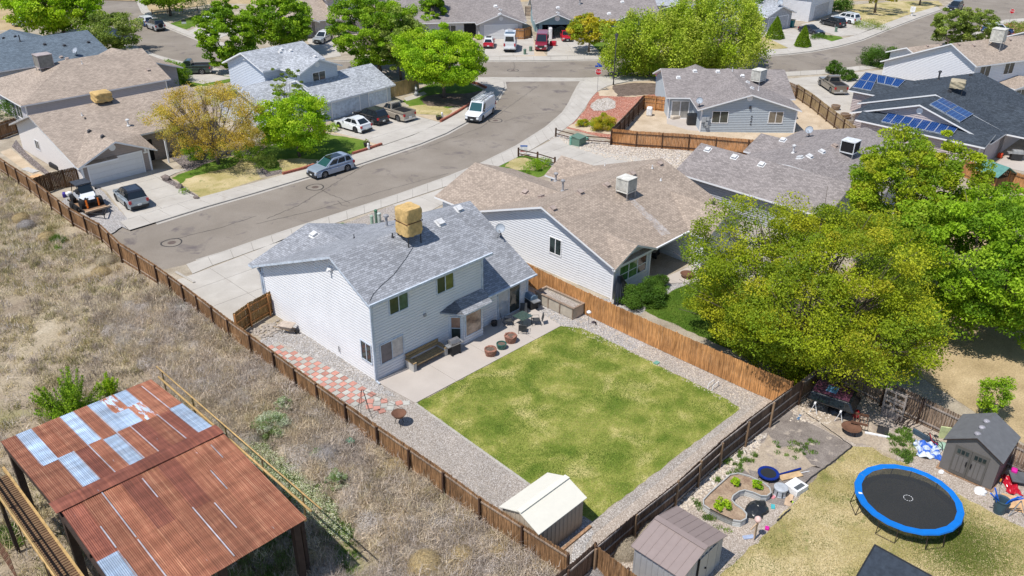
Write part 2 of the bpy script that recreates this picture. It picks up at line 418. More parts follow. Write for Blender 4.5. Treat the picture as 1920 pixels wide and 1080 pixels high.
def resample(P, n):
    P = [Vector(p) for p in P]; d = [0]
    for a, b in zip(P, P[1:]): d.append(d[-1]+(b-a).length)
    out = []
    for k in range(n+1):
        t = d[-1]*k/n; i = 0
        while i < len(d)-2 and d[i+1] < t: i += 1
        f = (t-d[i])/max(1e-6, d[i+1]-d[i]); out.append(P[i].lerp(P[i+1], f))
    return out
def walk(name, A, B, step, z=SLABZ):
    A, B = px(*A), px(*B); L = sum((Vector(a)-Vector(b)).length for a, b in zip(A, A[1:])); n = max(2, int(L/step))
    a, b = resample(A, n), resample(B, n)
    bed = tess([[tuple(q) for q in a]+[tuple(q) for q in b[::-1]]], .0235, name, GM['joint'])
    for i in range(n):
        slab_piece([tuple(a[i]), tuple(a[i+1]), tuple(b[i+1]), tuple(b[i])], bed, GM['concrete'], z)
    return bed

# field west of the long fence
zone('field', 'field', [(-900,1500),(-900,150),(-120,150),(-60,262),(0,318),(100,392),(145,425),(210,462),(300,534),(400,606),(520,703),(640,785),(712,840),(835,930),(902,980),(1066,1085),(1100,1200),(1040,1500)], 1)
# house 1 lot
zone('gravel_yard', 'gravel', [(497,628),(545,600),(706,716),(790,757),(990,905),(1115,995),(1075,1075),(902,966),(835,915),(712,828),(600,745),(486,640)], 2, .05)
slabs('patio', [(704.5,716),(779,757),(1052,612),(1000,578),(985,562)], 3.2, 0, 'patio', .05)
zone('lawn', 'lawn', [(780.5,757),(990,905),(1110,978),(1388,765),(1350,742),(1200,668),(1125,630),(1088,614),(1052,611)], 3, .06)
zone('gravel_strip', 'tangravel', [(1000,578),(1052,612),(1088,615),(1125,631),(1200,669),(1350,743),(1388,766),(1300,833),(1110,979),(1060,948),(1075,1062),(1115,1015),(1500,715),(1345,700),(1101,592),(1030,555),(985,562)], 1)
zone('gravel_yard', 'gravel', [(1003,580),(1052,613),(1088,616),(1180,658),(1230,640),(1101,592),(1030,558)], 2, .1)
zone('gravel_strip', 'tangravel', [(706,717),(760,745),(790,762),(985,905),(1080,960),(1075,1055),(960,985),(830,905),(730,830),(640,765),(690,752),(760,757)], 3, .1)
zone('lawn_edging', 'kerb', [(777,757),(781,755.5),(991,905),(986,907)], 4)
slabs('driveway', [(330,526),(372,511),(480,470),(560,437),(600,425),(640,420),(680,440),(560,560),(500,572),(470,596),(433,606)], 3.1, 0)
walk('sidewalk', [(349,496),(370,487),(420,472),(480,451),(570,421),(660,392),(750,363),(840,331),(905,305),(972,272),(1027,237),(1058,210),(1070,192),(1078,175),(1086,160),(1092,151),(1110,145),(1147,143),(1240,144)],
     [(361,514),(385,503),(430,487),(490,465),(575,437),(665,407),(752,378),(845,347),(915,322),(985,288),(1045,252),(1078,228),(1096,204),(1110,182),(1122,170),(1140,161),(1160,156),(1190,152),(1245,150)], 1.9)
walk('sidewalk', [(243,432),(292,417),(385,388),(480,361),(577,332),(667,310),(727,290),(787,270),(836,250),(880,226),(912,204),(932,185),(946,163),(944,152),(925,147),(880,143)],
     [(225,416),(285,397),(372,371),(480,342),(568,317),(662,290),(717,273),(775,253),(826,231),(864,210),(892,189),(912,168),(905,157),(880,152),(870,152),(850,150)], 1.9)
walk('sidewalk', [(905,114),(960,114),(1132,112),(1290,110),(1440,104),(1480,101),(1522,96),(1570,87),(1615,75),(1640,65),(1680,49),(1720,34),(1765,18)],
     [(905,106),(960,106),(1132,104),(1290,102),(1440,93),(1480,91),(1515,87),(1560,78),(1605,66),(1630,56),(1668,41),(1710,26),(1757,12)], 2.6)
walk('sidewalk', [(178,0),(186,24),(200,45),(225,68),(256,88),(290,102),(325,112),(370,121),(410,129),(470,140)],
     [(166,2),(174,28),(188,50),(214,75),(245,96),(280,111),(318,122),(364,131),(405,139),(465,150)], 2.6)
walk('sidewalk', [(258,0),(268,22),(290,40),(312,50),(356,68),(402,86),(470,102)],
     [(270,0),(279,19),(298,36),(322,46),(366,63),(410,78),(476,94)], 2.6)
walk('sidewalk', [(1925,34),(1885,37),(1850,46),(1825,62),(1800,76),(1740,100),(1690,112),(1627,122),(1560,130),(1440,137)],
     [(1925,40),(1890,43),(1862,51),(1836,67),(1808,82),(1745,107),(1692,120),(1630,130),(1565,138),(1440,145)], 2.6)
# concrete cross gutter over the mouth of the side street
tess([px((944,152),(925,147),(905,143),(960,143.5),(1085,144.5),(1147,143),(1110,145),(1092,151))], -.094, 'cross_gutter', GM['kerb'])
# house 13 lot (tan garage, left)
slabs('driveway', [(200,360),(185,350),(160,351),(285,318),(352,318),(330,325),(303,338),(372,371),(285,397),(240,412)], 3.0, .0)
zone('driveway_side', 'gravel', [(110,380),(160,350),(186,352),(243,414),(226,417),(243,432),(228,425),(206,440),(180,425)], 2, .05)
zone('gravel_bed', 'darkgravel', [(30,262),(48,285),(100,330),(150,350),(120,352),(60,310),(22,275)], 3)
zone('planting_bed', 'sand', [(20,278),(60,312),(95,338),(80,345),(20,300),(0,285)], 2)
zone('lawn', 'drylawn', [(322,333),(352,322),(405,300),(440,292),(470,302),(490,335),(500,332),(376,371)], 2, .1)
zone('lawn', 'lawngreen', [(322,333),(352,322),(405,300),(430,294),(450,300),(440,312),(395,322),(350,335),(340,345)], 3, .15)
zone('gravel_bed', 'darkgravel', [(303,338),(318,334),(374,370),(358,376)], 3)
zone('planting_bed', 'darkgravel', [(320,296),(350,288),(400,275),(480,280),(545,285),(560,300),(530,325),(500,332),(486,318),(470,302),(440,291),(405,299),(352,321)], 2, .05)
zone('lawn', 'lawngreen', [(470,300),(500,275),(600,250),(655,258),(688,265),(690,275),(662,288),(560,310),(530,318),(505,322)], 4, .1)
zone('lawn', 'drylawn', [(520,300),(560,296),(600,300),(568,314),(530,322)], 5, .15)
zone('planting_bed', 'sand', [(610,248),(640,246),(690,262),(718,272),(690,283),(683,272),(650,256)], 3)
# house 12 lot
slabs('driveway', [(612,244),(640,225),(735,195),(760,200),(775,216),(826,230),(775,254),(717,274),(680,262)], 3.2, .08)
zone('lawn', 'lawngreen', [(755,190),(775,178),(800,160),(870,150),(885,158),(905,168),(880,195),(830,205),(770,200)], 2, .1)
zone('lawn', 'drylawn', [(760,200),(800,196),(830,200),(850,208),(838,216),(800,215),(770,213)], 3, .1)
zone('mulch_bed', 'mulch', [(790,188),(800,180),(830,175),(870,176),(905,170),(890,190),(870,200),(835,200),(800,198)], 4, .1)
zone('planting_bed', 'sand', [(772,215),(840,217),(850,207),(870,198),(892,188),(866,208),(826,229)], 5, .03)
slabs('path', [(757,184),(775,178),(795,172),(800,176),(780,185),(762,190)], 1.5, .3)
# street corner, stop sign
zone('red_gravel', 'redgravel', [(1107,182),(1120,172),(1250,178),(1240,186),(1206,185),(1146,240),(1145,262),(1060,240),(1080,225),(1098,205)], 2, .05)
zone('pale_rock_bed', 'sand', [(1120,171),(1150,160),(1190,153),(1245,150),(1250,172),(1190,182),(1125,180)], 3, .1)
zone('mulch_bed', 'mulch', [(1150,160),(1190,155),(1243,156),(1246,176),(1160,181),(1148,168)], 4, .15)
zone('pale_rock_bed', 'whitegravel', [(1105,198),(1120,186),(1140,183),(1155,190),(1154,202),(1135,208),(1112,207)], 4, .1)
zone('pale_rock_bed', 'sand', [(1078,230),(1085,222),(1146,236),(1145,252),(1100,247),(1065,238)], 4, .1)
zone('rock_bed', 'whitegravel', [(1028,262),(1042,250),(1145,266),(1290,282),(1345,320),(1300,330),(1240,305),(1130,297),(1060,272)], 3, .05)
slabs('driveway', [(985,288),(1045,257),(1075,268),(1130,285),(1200,297),(1250,312),(1150,330),(1060,325),(1010,300)], 3.1, .0)
zone('lawn', 'lawngreen', [(925,318),(960,294),(990,292),(1040,310),(1035,325),(1000,335),(960,330)], 3, .1)
zone('lawn', 'drylawn', [(945,312),(960,297),(985,296),(1030,312),(1000,320),(965,318)], 4, .12)
zone('lawn', 'lawngreen', [(835,352),(893,334),(900,340),(862,352),(848,360)], 3, .1)
slabs('driveway', [(735,385),(845,349),(915,324),(940,330),(870,362),(800,400)], 3.0, .0)
zone('gravel_bed', 'tangravel', [(645,420),(740,383),(775,398),(700,440),(660,440)], 2, .03)
zone('lawn', 'lawngreen', [(615,426),(642,417),(680,432),(660,440),(620,434)], 3, .05)
zone('lawn', 'lawngreen', [(520,460),(545,450),(560,452),(530,466)], 4, .05)
# house 2 back garden
zone('gravel_yard', 'gravel', [(985,500),(1130,560),(1170,560),(1300,495),(1370,480),(1310,530),(1260,545),(1200,590),(1101,560),(1000,520)], 1)
slabs('patio', [(1200,540),(1330,485),(1360,500),(1300,530),(1240,533)], 3.1, 0, 'patio', .05)
zone('lawn', 'lawngreen', [(1208,583),(1262,545),(1300,530),(1345,520),(1500,560),(1580,640),(1480,700),(1380,660)], 3, .1)
zone('gravel_yard', 'tangravel', [(1330,455),(1400,400),(1500,420),(1560,470),(1500,560),(1345,520)], 2)
# house 3 / 4 lots
zone('dirt_yard', 'sand', [(1146,262),(1206,190),(1250,212),(1300,215),(1312,248),(1487,250),(1500,215),(1600,262),(1560,290),(1470,288)], 2)
zone('patio', 'patio', [(1250,215),(1300,212),(1312,246),(1290,244),(1250,232)], 3)
zone('dirt_yard', 'sand', [(1487,250),(1485,190),(1470,160),(1490,165),(1600,260),(1570,275)], 3)
slabs('driveway', [(1475,148),(1560,141),(1625,134),(1665,130),(1675,134),(1600,158),(1600,230),(1560,225),(1490,165)], 3.2, -.4)
zone('gravel_yard', 'tangravel', [(1590,170),(1605,160),(1612,240),(1595,240)], 2)
zone('yard', 'straw', [(1485,600),(1640,690),(1700,690),(1940,845),(2100,800),(2100,480),(1700,400)], 2)
# far plots
slabs('driveway', [(905,72),(1000,68),(1002,104),(905,106)], 4, -.7)
slabs('driveway', [(1028,66),(1090,66),(1132,104),(1026,106)], 4, -.7)
zone('dirt_yard', 'sand', [(966,75),(998,70),(1026,106),(965,106)], 4)
zone('lawn', 'lawngreen', [(1090,76),(1140,80),(1150,100),(1132,103),(1105,92)], 3, .2)
zone('meadow', 'straw', [(-50,-30),(1920,-60),(1920,-8),(1760,0),(1600,2),(1400,-2),(1250,4),(1000,2),(900,8),(700,10),(500,8),(400,6),(290,28),(262,2),(190,0),(170,2),(90,30),(40,55),(-60,60)], 1)
zone('lawn', 'drylawn', [(1560,12),(1690,2),(1760,2),(1768,10),(1700,28),(1655,48),(1625,50),(1610,40),(1590,20)], 4, .2)
slabs('driveway', [(1415,60),(1480,52),(1530,68),(1560,78),(1515,87),(1480,91)], 4, .2)
zone('lawn', 'drylawn', [(1420,72),(1440,68),(1512,86),(1440,94),(1425,93)], 5, .2)
zone('garden_bed', 'lawngreen', [(1483,55),(1500,60),(1572,68),(1582,72),(1555,80),(1500,66)], 5, .2)
slabs('driveway', [(1500,46),(1540,38),(1600,34),(1650,50),(1605,66),(1572,68)], 4, .2)
zone('lawn', 'lawngreen', [(312,46),(340,38),(400,18),(430,14),(425,30),(380,40),(350,55)], 4, .2)
slabs('driveway', [(352,58),(385,46),(430,40),(440,60),(402,76),(366,63)], 4, .3)
slabs('driveway', [(248,99),(280,113),(318,124),(364,133),(405,141),(440,146),(380,158),(300,142),(262,112)], 3.2, .0)
zone('lawn', 'lawngreen', [(330,148),(380,152),(430,140),(450,150),(400,160),(350,164)], 5, .1)
zone('lawn', 'lawngreen', [(110,62),(160,60),(180,72),(140,84),(112,76)], 4, .1)
slabs('driveway', [(575,75),(620,66),(640,105),(600,112)], 4, .3)
zone('corner_bed', 'redgravel', [(1862,51),(1890,44),(1960,44),(1960,70),(1880,70)], 4, .1)
# right-hand yard with the trampoline
zone('dirt_yard', 'palegravel', [(1110,1020),(1345,835),(1500,718),(1640,700),(1800,780),(1920,860),(2300,1000),(2300,1600),(1150,1600),(1060,1090)], 2)
zone('yard_turf', 'drylawn', [(1345,1080),(1440,1000),(1520,900),(1595,838),(1640,838),(1700,870),(1800,930),(1920,990),(2300,1150),(2200,1700),(1100,1700)], 3, .12)
zone('weed_cloth', 'clothgravel', [(1290,920),(1380,850),(1470,765),(1597,838),(1510,912),(1470,950),(1440,945),(1380,900)], 3, .1)
zone('dirt_patch', 'dirt', [(1380,870),(1430,820),(1500,850),(1540,870),(1500,900),(1440,890)], 4, .45)
zone('dirt_patch', 'dirt', [(1500,740),(1560,775),(1640,790),(1720,840),(1680,860),(1600,835),(1490,765)], 4, .35)
zone('rock_strip', 'whitegravel', [(1240,940),(1320,870),(1400,820),(1440,810),(1400,860),(1330,920),(1280,960),(1330,985),(1300,990),(1230,960)], 4, .15)
zone('edging', 'palegravel', [(1110,1006),(1330,826),(1500,700),(1500,716),(1345,832),(1112,1022)], 3)

# tarmac details: manholes, drain grates, sealed cracks
def manhole(x, y):
    c = G(x, y, -.1); t = thing('manhole', 'round manhole cover ringed by dark sealant '+MHL.pop(0), 'manhole', (*c, -.1), 0, 'manholes in the street')
    b = MB(); b.lathe([(.0, 0), (.33, .0), (.33, .012), (0, .014)], 24); b.obj('lid', simple('cast_iron', (.16, .12, .10), .6, .3), t)
    b = MB()
    for i in range(28):
        a0 = 2*math.pi*i/28; a1 = 2*math.pi*(i+1)/28
        for r0, r1, mi, z in ((.33, .74, 0, .006), (.74, .86, 1, .008)):
            k0 = 1+.04*math.sin(3*a0); k1 = 1+.04*math.sin(3*a1)
            b.poly([(r0*k0*math.cos(a0), r0*k0*math.sin(a0), z), (r1*k0*math.cos(a0), r1*k0*math.sin(a0), z), (r1*k1*math.cos(a1), r1*k1*math.sin(a1), z), (r0*k1*math.cos(a1), r0*k1*math.sin(a1), z)], mi)
    b.obj('collar', [GM['asphalt'], simple('tar', (.06, .054, .05), .6)], t)
MHL = ['before the fence end', 'in front of the silver crossover', 'behind the white work van', 'near the top junction']
for q in ((322, 455), (591, 351), (929, 226), (962, 132)): manhole(*q)
grate_m = simple('drain_iron', (.045, .035, .03), .6, .2)
for q, ll in (((277, 419), 'near the light grey SUV'), ((381, 488), 'at the corner of the grey-roofed house drive')):
    c = G(*q, -.05); t = thing('storm_drain', 'dark storm drain grate set in the kerb '+ll, 'drain', (*c, -.06), .02)
    b = MB(); b.box(-.65, .65, -.3, .3, 0, .02); b.obj('frame', simple('drain_dark', (.02, .018, .016), .8), t)
    for i in range(9): g = MB(); g.box(-.6+i*.14, -.53+i*.14, -.26, .26, .02, .05); g.obj('bar', grate_m, t)
def crack(pts, w=.05):
    P = [Vector((*G(*p, -.1), -.092)) for p in pts]; Q = resample([p.xy for p in P], max(4, int(sum((a-b).length for a, b in zip(P, P[1:]))/.35)))
    b = MB(); pr = None
    for i, q in enumerate(Q):
        d = (Q[min(i+1, len(Q)-1)]-Q[max(i-1, 0)]).normalized(); nn = Vector((-d.y, d.x)); q = q+nn*random.uniform(-.07, .07); ww = w*random.uniform(.5, 1.2)
        l, r = q+nn*ww, q-nn*ww
        if pr: b.poly([(*pr[0], -.092), (*pr[1], -.092), (*r, -.092), (*l, -.092)][::-1])
        pr = (l, r)
    b.obj('road_crack', simple('tar', (.06, .054, .05), .6), kind='structure')
for c in ([(602,355),(622,366),(640,372),(655,381)], [(632,377),(640,384),(653,387)], [(480,420),(600,392),(740,352),(840,325)], [(300,455),(420,425),(480,405)], [(960,225),(1000,232)],
          [(945,228),(985,215),(1062,208)], [(1480,105),(1500,113),(1545,125)], [(1480,106),(1510,108)], [(1697,76),(1740,60),(1850,20)], [(1560,105),(1650,95),(1690,80)], [(962,116),(966,126),(960,133)],
          [(970,135),(1100,130),(1120,136)], [(330,95),(395,86)], [(262,60),(300,52)], [(500,410),(560,385),(700,300)], [(760,290),(900,240),(1010,160)]): crack(c, .026)
# ------------------------------------------------------------------ houses
WHITE = simple('white_vinyl', (.73, .73, .745), .5, 0, .35, .05, .6)
TRIM = simple('white_trim', (.78, .78, .79), .45, 0, .4, .03)
def vinyl(name, c): return simple(name, c, .55, 0, .35, .05, .5)
GLASS, _gnt, _gp, _gv = base('window_glass', .06, 0, .8)
_gnt.links.new(ramp(_gnt, noise(_gnt, _gv, 1.1, 2), [(.35, (.012, .018, .02)), (.65, (.05, .07, .07))]), _gp.inputs['Base Color'])
CURTAIN = simple('curtained_glass', (.30, .29, .27), .15, 0, .7, .25, 2)
DARK = simple('dark_void', (.012, .012, .014), .8)
DOORW = simple('garage_door_white', (.70, .70, .70), .45, 0, .3, .03)
def lap_shade_of(m):  # darkened wall colour: paints the shadow line under each siding lap
    k = m.name+'_lap_shade'
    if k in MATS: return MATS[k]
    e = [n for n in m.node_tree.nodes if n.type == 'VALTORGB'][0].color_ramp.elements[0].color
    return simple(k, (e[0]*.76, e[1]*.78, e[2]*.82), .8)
def clip_poly(P, k, s, c):
    out = []
    for i in range(len(P)):
        a, b = P[i-1], P[i]; da = s*(a[k]-c); db = s*(b[k]-c)
        if (da >= 0) != (db >= 0):
            t = da/(da-db); out.append((a[0]+(b[0]-a[0])*t, a[1]+(b[1]-a[1])*t))
        if db >= 0: out.append(b)
    return out
def wall_siding(mb, o, u, n, prof, mi=0, lap=.20, out=.034):
    """lapped boards filling the outline prof [(s, z)] on the plane through o, along u, facing n"""
    o = Vector(o); u = Vector(u); n = Vector(n)
    z0 = min(p[1] for p in prof); z1 = max(p[1] for p in prof); k = 0
    while z0+k*lap < z1-1e-4:
        a, b = z0+k*lap, min(z1, z0+(k+1)*lap); P = clip_poly(clip_poly(prof, 1, 1, a), 1, -1, b); k += 1
        if len(P) < 3: continue
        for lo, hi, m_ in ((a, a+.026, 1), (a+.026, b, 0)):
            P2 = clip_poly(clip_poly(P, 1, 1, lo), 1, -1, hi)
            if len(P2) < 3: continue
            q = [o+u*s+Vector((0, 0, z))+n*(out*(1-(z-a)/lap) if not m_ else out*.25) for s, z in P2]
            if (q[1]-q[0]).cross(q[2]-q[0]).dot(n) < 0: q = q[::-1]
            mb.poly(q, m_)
        low = sorted([s for s, z in P if abs(z-a) < 1e-4])
        if len(low) > 1:
            A = o+u*low[0]+Vector((0, 0, a)); B = o+u*low[-1]+Vector((0, 0, a)); mb.poly([A+n*out, A, B, B+n*out], mi)
def slab_roof(top, under, fascia, P, t=.14):
    """roof slab: P top outline (3d, counter-clockwise from above)"""
    P = [Vector(p) for p in P]; dn = Vector((0, 0, -t))
    nrm = (P[1]-P[0]).cross(P[2]-P[0])
    if nrm.z < 0: P = P[::-1]
    top.poly(P, 0); under.poly([p+dn for p in P][::-1], 0)
    for i in range(len(P)):
        a, b = P[i], P[(i+1) % len(P)]; fascia.poly([a, a+dn, b+dn, b][::1], 0)
class House:
    def __init__(s, name, label, cat, loc, rz, wall, roofm, trim=None, contrast=.28):
        s.t = thing(name, label, cat, loc, rz); s.wall = wall; s.roofm = roofm; s.trim = trim or TRIM
        s.top = MB(); s.und = MB(); s.fas = MB(); s.w = MB(); s.planes = []; s.M = XF(s.t)
    def block(s, axis, a0, a1, sec, wa=None, wb=None, walls='AB01', base_z=-.05, ov=None, fas=True, hip0=0, hip1=0, th=.16, v0=0, v1=0):
        """gable roof. axis: ridge direction; a0..a1 roof extent along it; sec: three (b, z) roof points.
           walls: A/B = gable ends at wa, 0/1 = long walls at wb"""
        def p3(a, b, z): return (a, b, z) if axis == 'x' else (b, a, z)
        (b0, z0), (br, zr), (b1, z1) = sec
        r0 = a0+hip0-v0; r1 = a1-hip1+v1
        s0 = [p3(a0, b0, z0), p3(a1, b0, z0), p3(r1, br, zr), p3(r0, br, zr)]
        s1 = [p3(a0, b1, z1), p3(r0, br, zr), p3(r1, br, zr), p3(a1, b1, z1)]
        L = [s0, s1]
        if hip0: L.append([p3(a0, b0, z0), p3(a0+hip0, br, zr), p3(a0, b1, z1)])
        if hip1: L.append([p3(a1, b0, z0), p3(a1, b1, z1), p3(a1-hip1, br, zr)])
        for q in L:
            slab_roof(s.top, s.und, s.fas, q, th); s.planes.append([s.M @ Vector(p) for p in q])
        wa = wa or (a0+.5, a1-.5); wb = wb or (b0+.5, b1-.5)
        def zr_at(b): return (z0+(zr-z0)*(b-b0)/(br-b0)) if b <= br else (z1+(zr-z1)*(b-b1)/(br-b1))
        e = .1
        ux = Vector((0, 1, 0)) if axis == 'x' else Vector((1, 0, 0)); nx = Vector((1, 0, 0)) if axis == 'x' else Vector((0, 1, 0))
        prof = [(wb[0], base_z), (wb[1], base_z), (wb[1], zr_at(wb[1])-e), (br, zr-e), (wb[0], zr_at(wb[0])-e)]
        if 'A' in walls: wall_siding(s.w, nx*wa[0], ux, -nx, prof if not hip0 else prof[:2]+[(wb[1], z1-e), (wb[0], z0-e)])
        if 'B' in walls: wall_siding(s.w, nx*wa[1], ux, nx, prof if not hip1 else prof[:2]+[(wb[1], z1-e), (wb[0], z0-e)])
        if '0' in walls: wall_siding(s.w, ux*wb[0], nx, -ux, [(wa[0], base_z), (wa[1], base_z), (wa[1], zr_at(wb[0])-e), (wa[0], zr_at(wb[0])-e)])
        if '1' in walls: wall_siding(s.w, ux*wb[1], nx, ux, [(wa[0], base_z), (wa[1], base_z), (wa[1], zr_at(wb[1])-e), (wa[0], zr_at(wb[1])-e)])
    def corner(s, x, y, z0, z1, w=.11):
        b = MB(); b.box(x-w, x+w, y-w, y+w, z0, z1); b.obj('corner_board', s.trim, s.t)
    def win(s, o, u, n, s0, s1, z0, z1, panes=2, glass=None, fr=.07, hor=False, name='window'):
        o = Vector(o); u = Vector(u).normalized(); n = Vector(n).normalized()
        def bx(mb, a0, a1, c0, c1, d0, d1, mi=0):
            P = []
            for d in (d0, d1):
                for a, c in ((a0, c0), (a1, c0), (a1, c1), (a0, c1)): P.append(o+u*a+Vector((0, 0, c))+n*d)
            k = len(mb.v); mb.v += [tuple(p) for p in P]
            for q in ((0,3,2,1),(4,5,6,7),(0,1,5,4),(1,2,6,5),(2,3,7,6),(3,0,4,7)):
                mb.f.append(tuple(k+i for i in (q if u.cross(Vector((0,0,1))).dot(n) > 0 else q[::-1]))); mb.m.append(mi)
        f = MB(); bx(f, s0-fr, s1+fr, z0-fr, z0, 0, .07); bx(f, s0-fr, s1+fr, z1, z1+fr, 0, .07)
        bx(f, s0-fr, s0, z0, z1, 0, .07); bx(f, s1, s1+fr, z0, z1, 0, .07)
        for k in range(1, panes):
            if hor: c = z0+(z1-z0)*k/panes; bx(f, s0, s1, c-fr*.4, c+fr*.4, 0, .06)
            else: c = s0+(s1-s0)*k/panes; bx(f, c-fr*.45, c+fr*.45, z0, z1, 0, .06)
        fo = f.obj(name, s.trim, s.t)
        gl = glass or GLASS
        for k in range(panes):
            g = MB()
            if hor: bx(g, s0, s1, z0+(z1-z0)*k/panes, z0+(z1-z0)*(k+1)/panes, .0, .034)
            else: bx(g, s0+(s1-s0)*k/panes, s0+(s1-s0)*(k+1)/panes, z0, z1, .0, .034)
            g.obj('pane', gl[k % len(gl)] if isinstance(gl, (list, tuple)) else gl, fo)
        return fo
    def garage(s, o, u, n, s0, s1, z1, m=None, rows=4):
        o = Vector(o); u = Vector(u).normalized(); n = Vector(n).normalized(); z0 = .02
        Mx = Matrix(((u.x, n.x, 0, o.x), (u.y, n.y, 0, o.y), (0, 0, 1, 0), (0, 0, 0, 1)))
        f = MB()
        for a, b, c, d in ((s0-.12, s0, z0, z1+.12), (s1, s1+.12, z0, z1+.12), (s0, s1, z1, z1+.12)): f.box(a, b, -.02, .075, c, d, 0, Mx)
        fo = f.obj('garage_door', s.trim, s.t)
        for k in range(rows):
            g = MB(); a = z0+(z1-z0)*k/rows; b = z0+(z1-z0)*(k+1)/rows
            g.box(s0, s1, -.02, .03, a+.006, b-.006, 0, Mx)
            nn = max(2, int((s1-s0)/.62))
            for j in range(nn):
                c0 = s0+(s1-s0)*j/nn+.05; c1 = s0+(s1-s0)*(j+1)/nn-.05; g.box(c0, c1, .03, .042, a+.08, b-.08, 0, Mx)
            g.obj('door_panel', m or DOORW, fo)
    def box(s, name, m, *a):
        b = MB(); b.box(*a); return b.obj(name, m, s.t)
    def finish(s, gut=True):
        s.top.obj('roof', s.roofm, s.t); s.und.obj('soffit', s.trim, s.t); s.fas.obj('fascia', s.trim, s.t); s.w.obj('wall', [s.wall, lap_shade_of(s.wall)], s.t)
        V = []; F = []
        for q in s.planes: n = len(V); V += q; F.append(tuple(range(n, n+len(q))))
        s.bvh = BVHTree.FromPolygons(V, F); HOUSES.append(s); return s
    def hit(s, x, y):
        r = s.bvh.ray_cast(Vector((0, 0, CAM_H)), Ray(x, y)); return (r[0], r[1]) if r[0] is not None else (None, None)
HOUSES = []
def on_roof(x, y):
    best = None
    for h in HOUSES:
        p, n = h.hit(x, y)
        if p is not None and (best is None or p.length < best[0].length+0): best = (p, n if n.z > 0 else -n, h) if best is None or (p-Vector((0,0,CAM_H))).length < (best[0]-Vector((0,0,CAM_H))).length else best
    return best
VENT_M = {'w': simple('vent_white', (.62, .62, .62), .5), 'g': simple('vent_grey', (.30, .30, .31), .5), 't': simple('vent_tan', (.36, .29, .25), .7), 'd': simple('vent_dark', (.05, .05, .055), .6)}
GALV = simple('galvanised', (.42, .43, .44), .4, .6)
def roof_frame(p, n):
    u = Vector((-n.y, n.x, 0))
    u = u.normalized() if u.length > .01 else Vector((1, 0, 0)); v = n.cross(u)
    return Matrix(((u.x, v.x, n.x, p.x), (u.y, v.y, n.y, p.y), (u.z, v.z, n.z, p.z), (0, 0, 0, 1)))
def vent(x, y, kind='w', size=.42):
    r = on_roof(x, y)
    if not r: print('vent miss', x, y); return
    p, n, h = r; M = roof_frame(p, n); b = MB()
    b.box(-size*.75, size*.75, -size*.75, size*.75, 0, .02, 0, M); b.box(-size*.5, size*.5, -size*.45, size*.5, .02, .17, 0, M)
    b.box(-size*.55, size*.55, -size*.52, size*.54, .15, .19, 0, M)
    b.obj('roof_vent', VENT_M[kind], h.t, world=True)
def pipe(x, y, hgt=.5, r=.05, kind='g', cap=False):
    q = on_roof(x, y)
    if not q: print('pipe miss', x, y); return
    p, n, h = q; b = MB(); b.tube([p-n*.05, p+Vector((0, 0, hgt))], r, 10); b.lathe([(r*2.2, 0), (r*1.2, .12)], 10, p)
    if cap: b.lathe([(r*1.3, 0), (r*2.2, .05), (r*2.2, .16), (r*.6, .24)], 12, p+Vector((0, 0, hgt)))
    b.obj('flue' if cap else 'vent_pipe', VENT_M[kind], h.t, world=True)
def dish(x, y, label, az=200, d=.62, ground=None):
    if ground is not None: p = Vector(ground); n = Vector((0, 0, 1))
    else:
        q = on_roof(x, y)
        if not q: print('dish miss', x, y); return
        p, n, _ = q
    t = thing('satellite_dish', label, 'dish', p, R(az))
    b = MB(); b.tube([(0, 0, -.03), (0, 0, .5), (.12, 0, .62)], .03, 8); b.tube([(.3, .25, 0), (0, 0, .3)], .018, 6); b.tube([(.3, -.25, 0), (0, 0, .3)], .018, 6); b.obj('mount', VENT_M['d'], t)
    b = MB(); M = Matrix.Translation((.15, 0, .72)) @ Matrix.Rotation(R(55), 4, 'Y')
    b.lathe([(d*.55*k/5, .09*(k/5)**2) for k in range(1, 6)]+[(d*.54, .10)]+[(d*.55*k/5, .09*(k/5)**2-.01) for k in range(5, 0, -1)], 22, (0, 0, 0), 0, M); b.obj('reflector', simple('dish_grey', (.33, .37, .42), .5), t, smooth=True)
    b = MB(); b.tube([(.15, 0, .5), (.62, 0, .72)], .014, 6); b.box(.58, .68, -.05, .05, .7, .8); b.obj('feed_arm', VENT_M['g'], t)
    return t
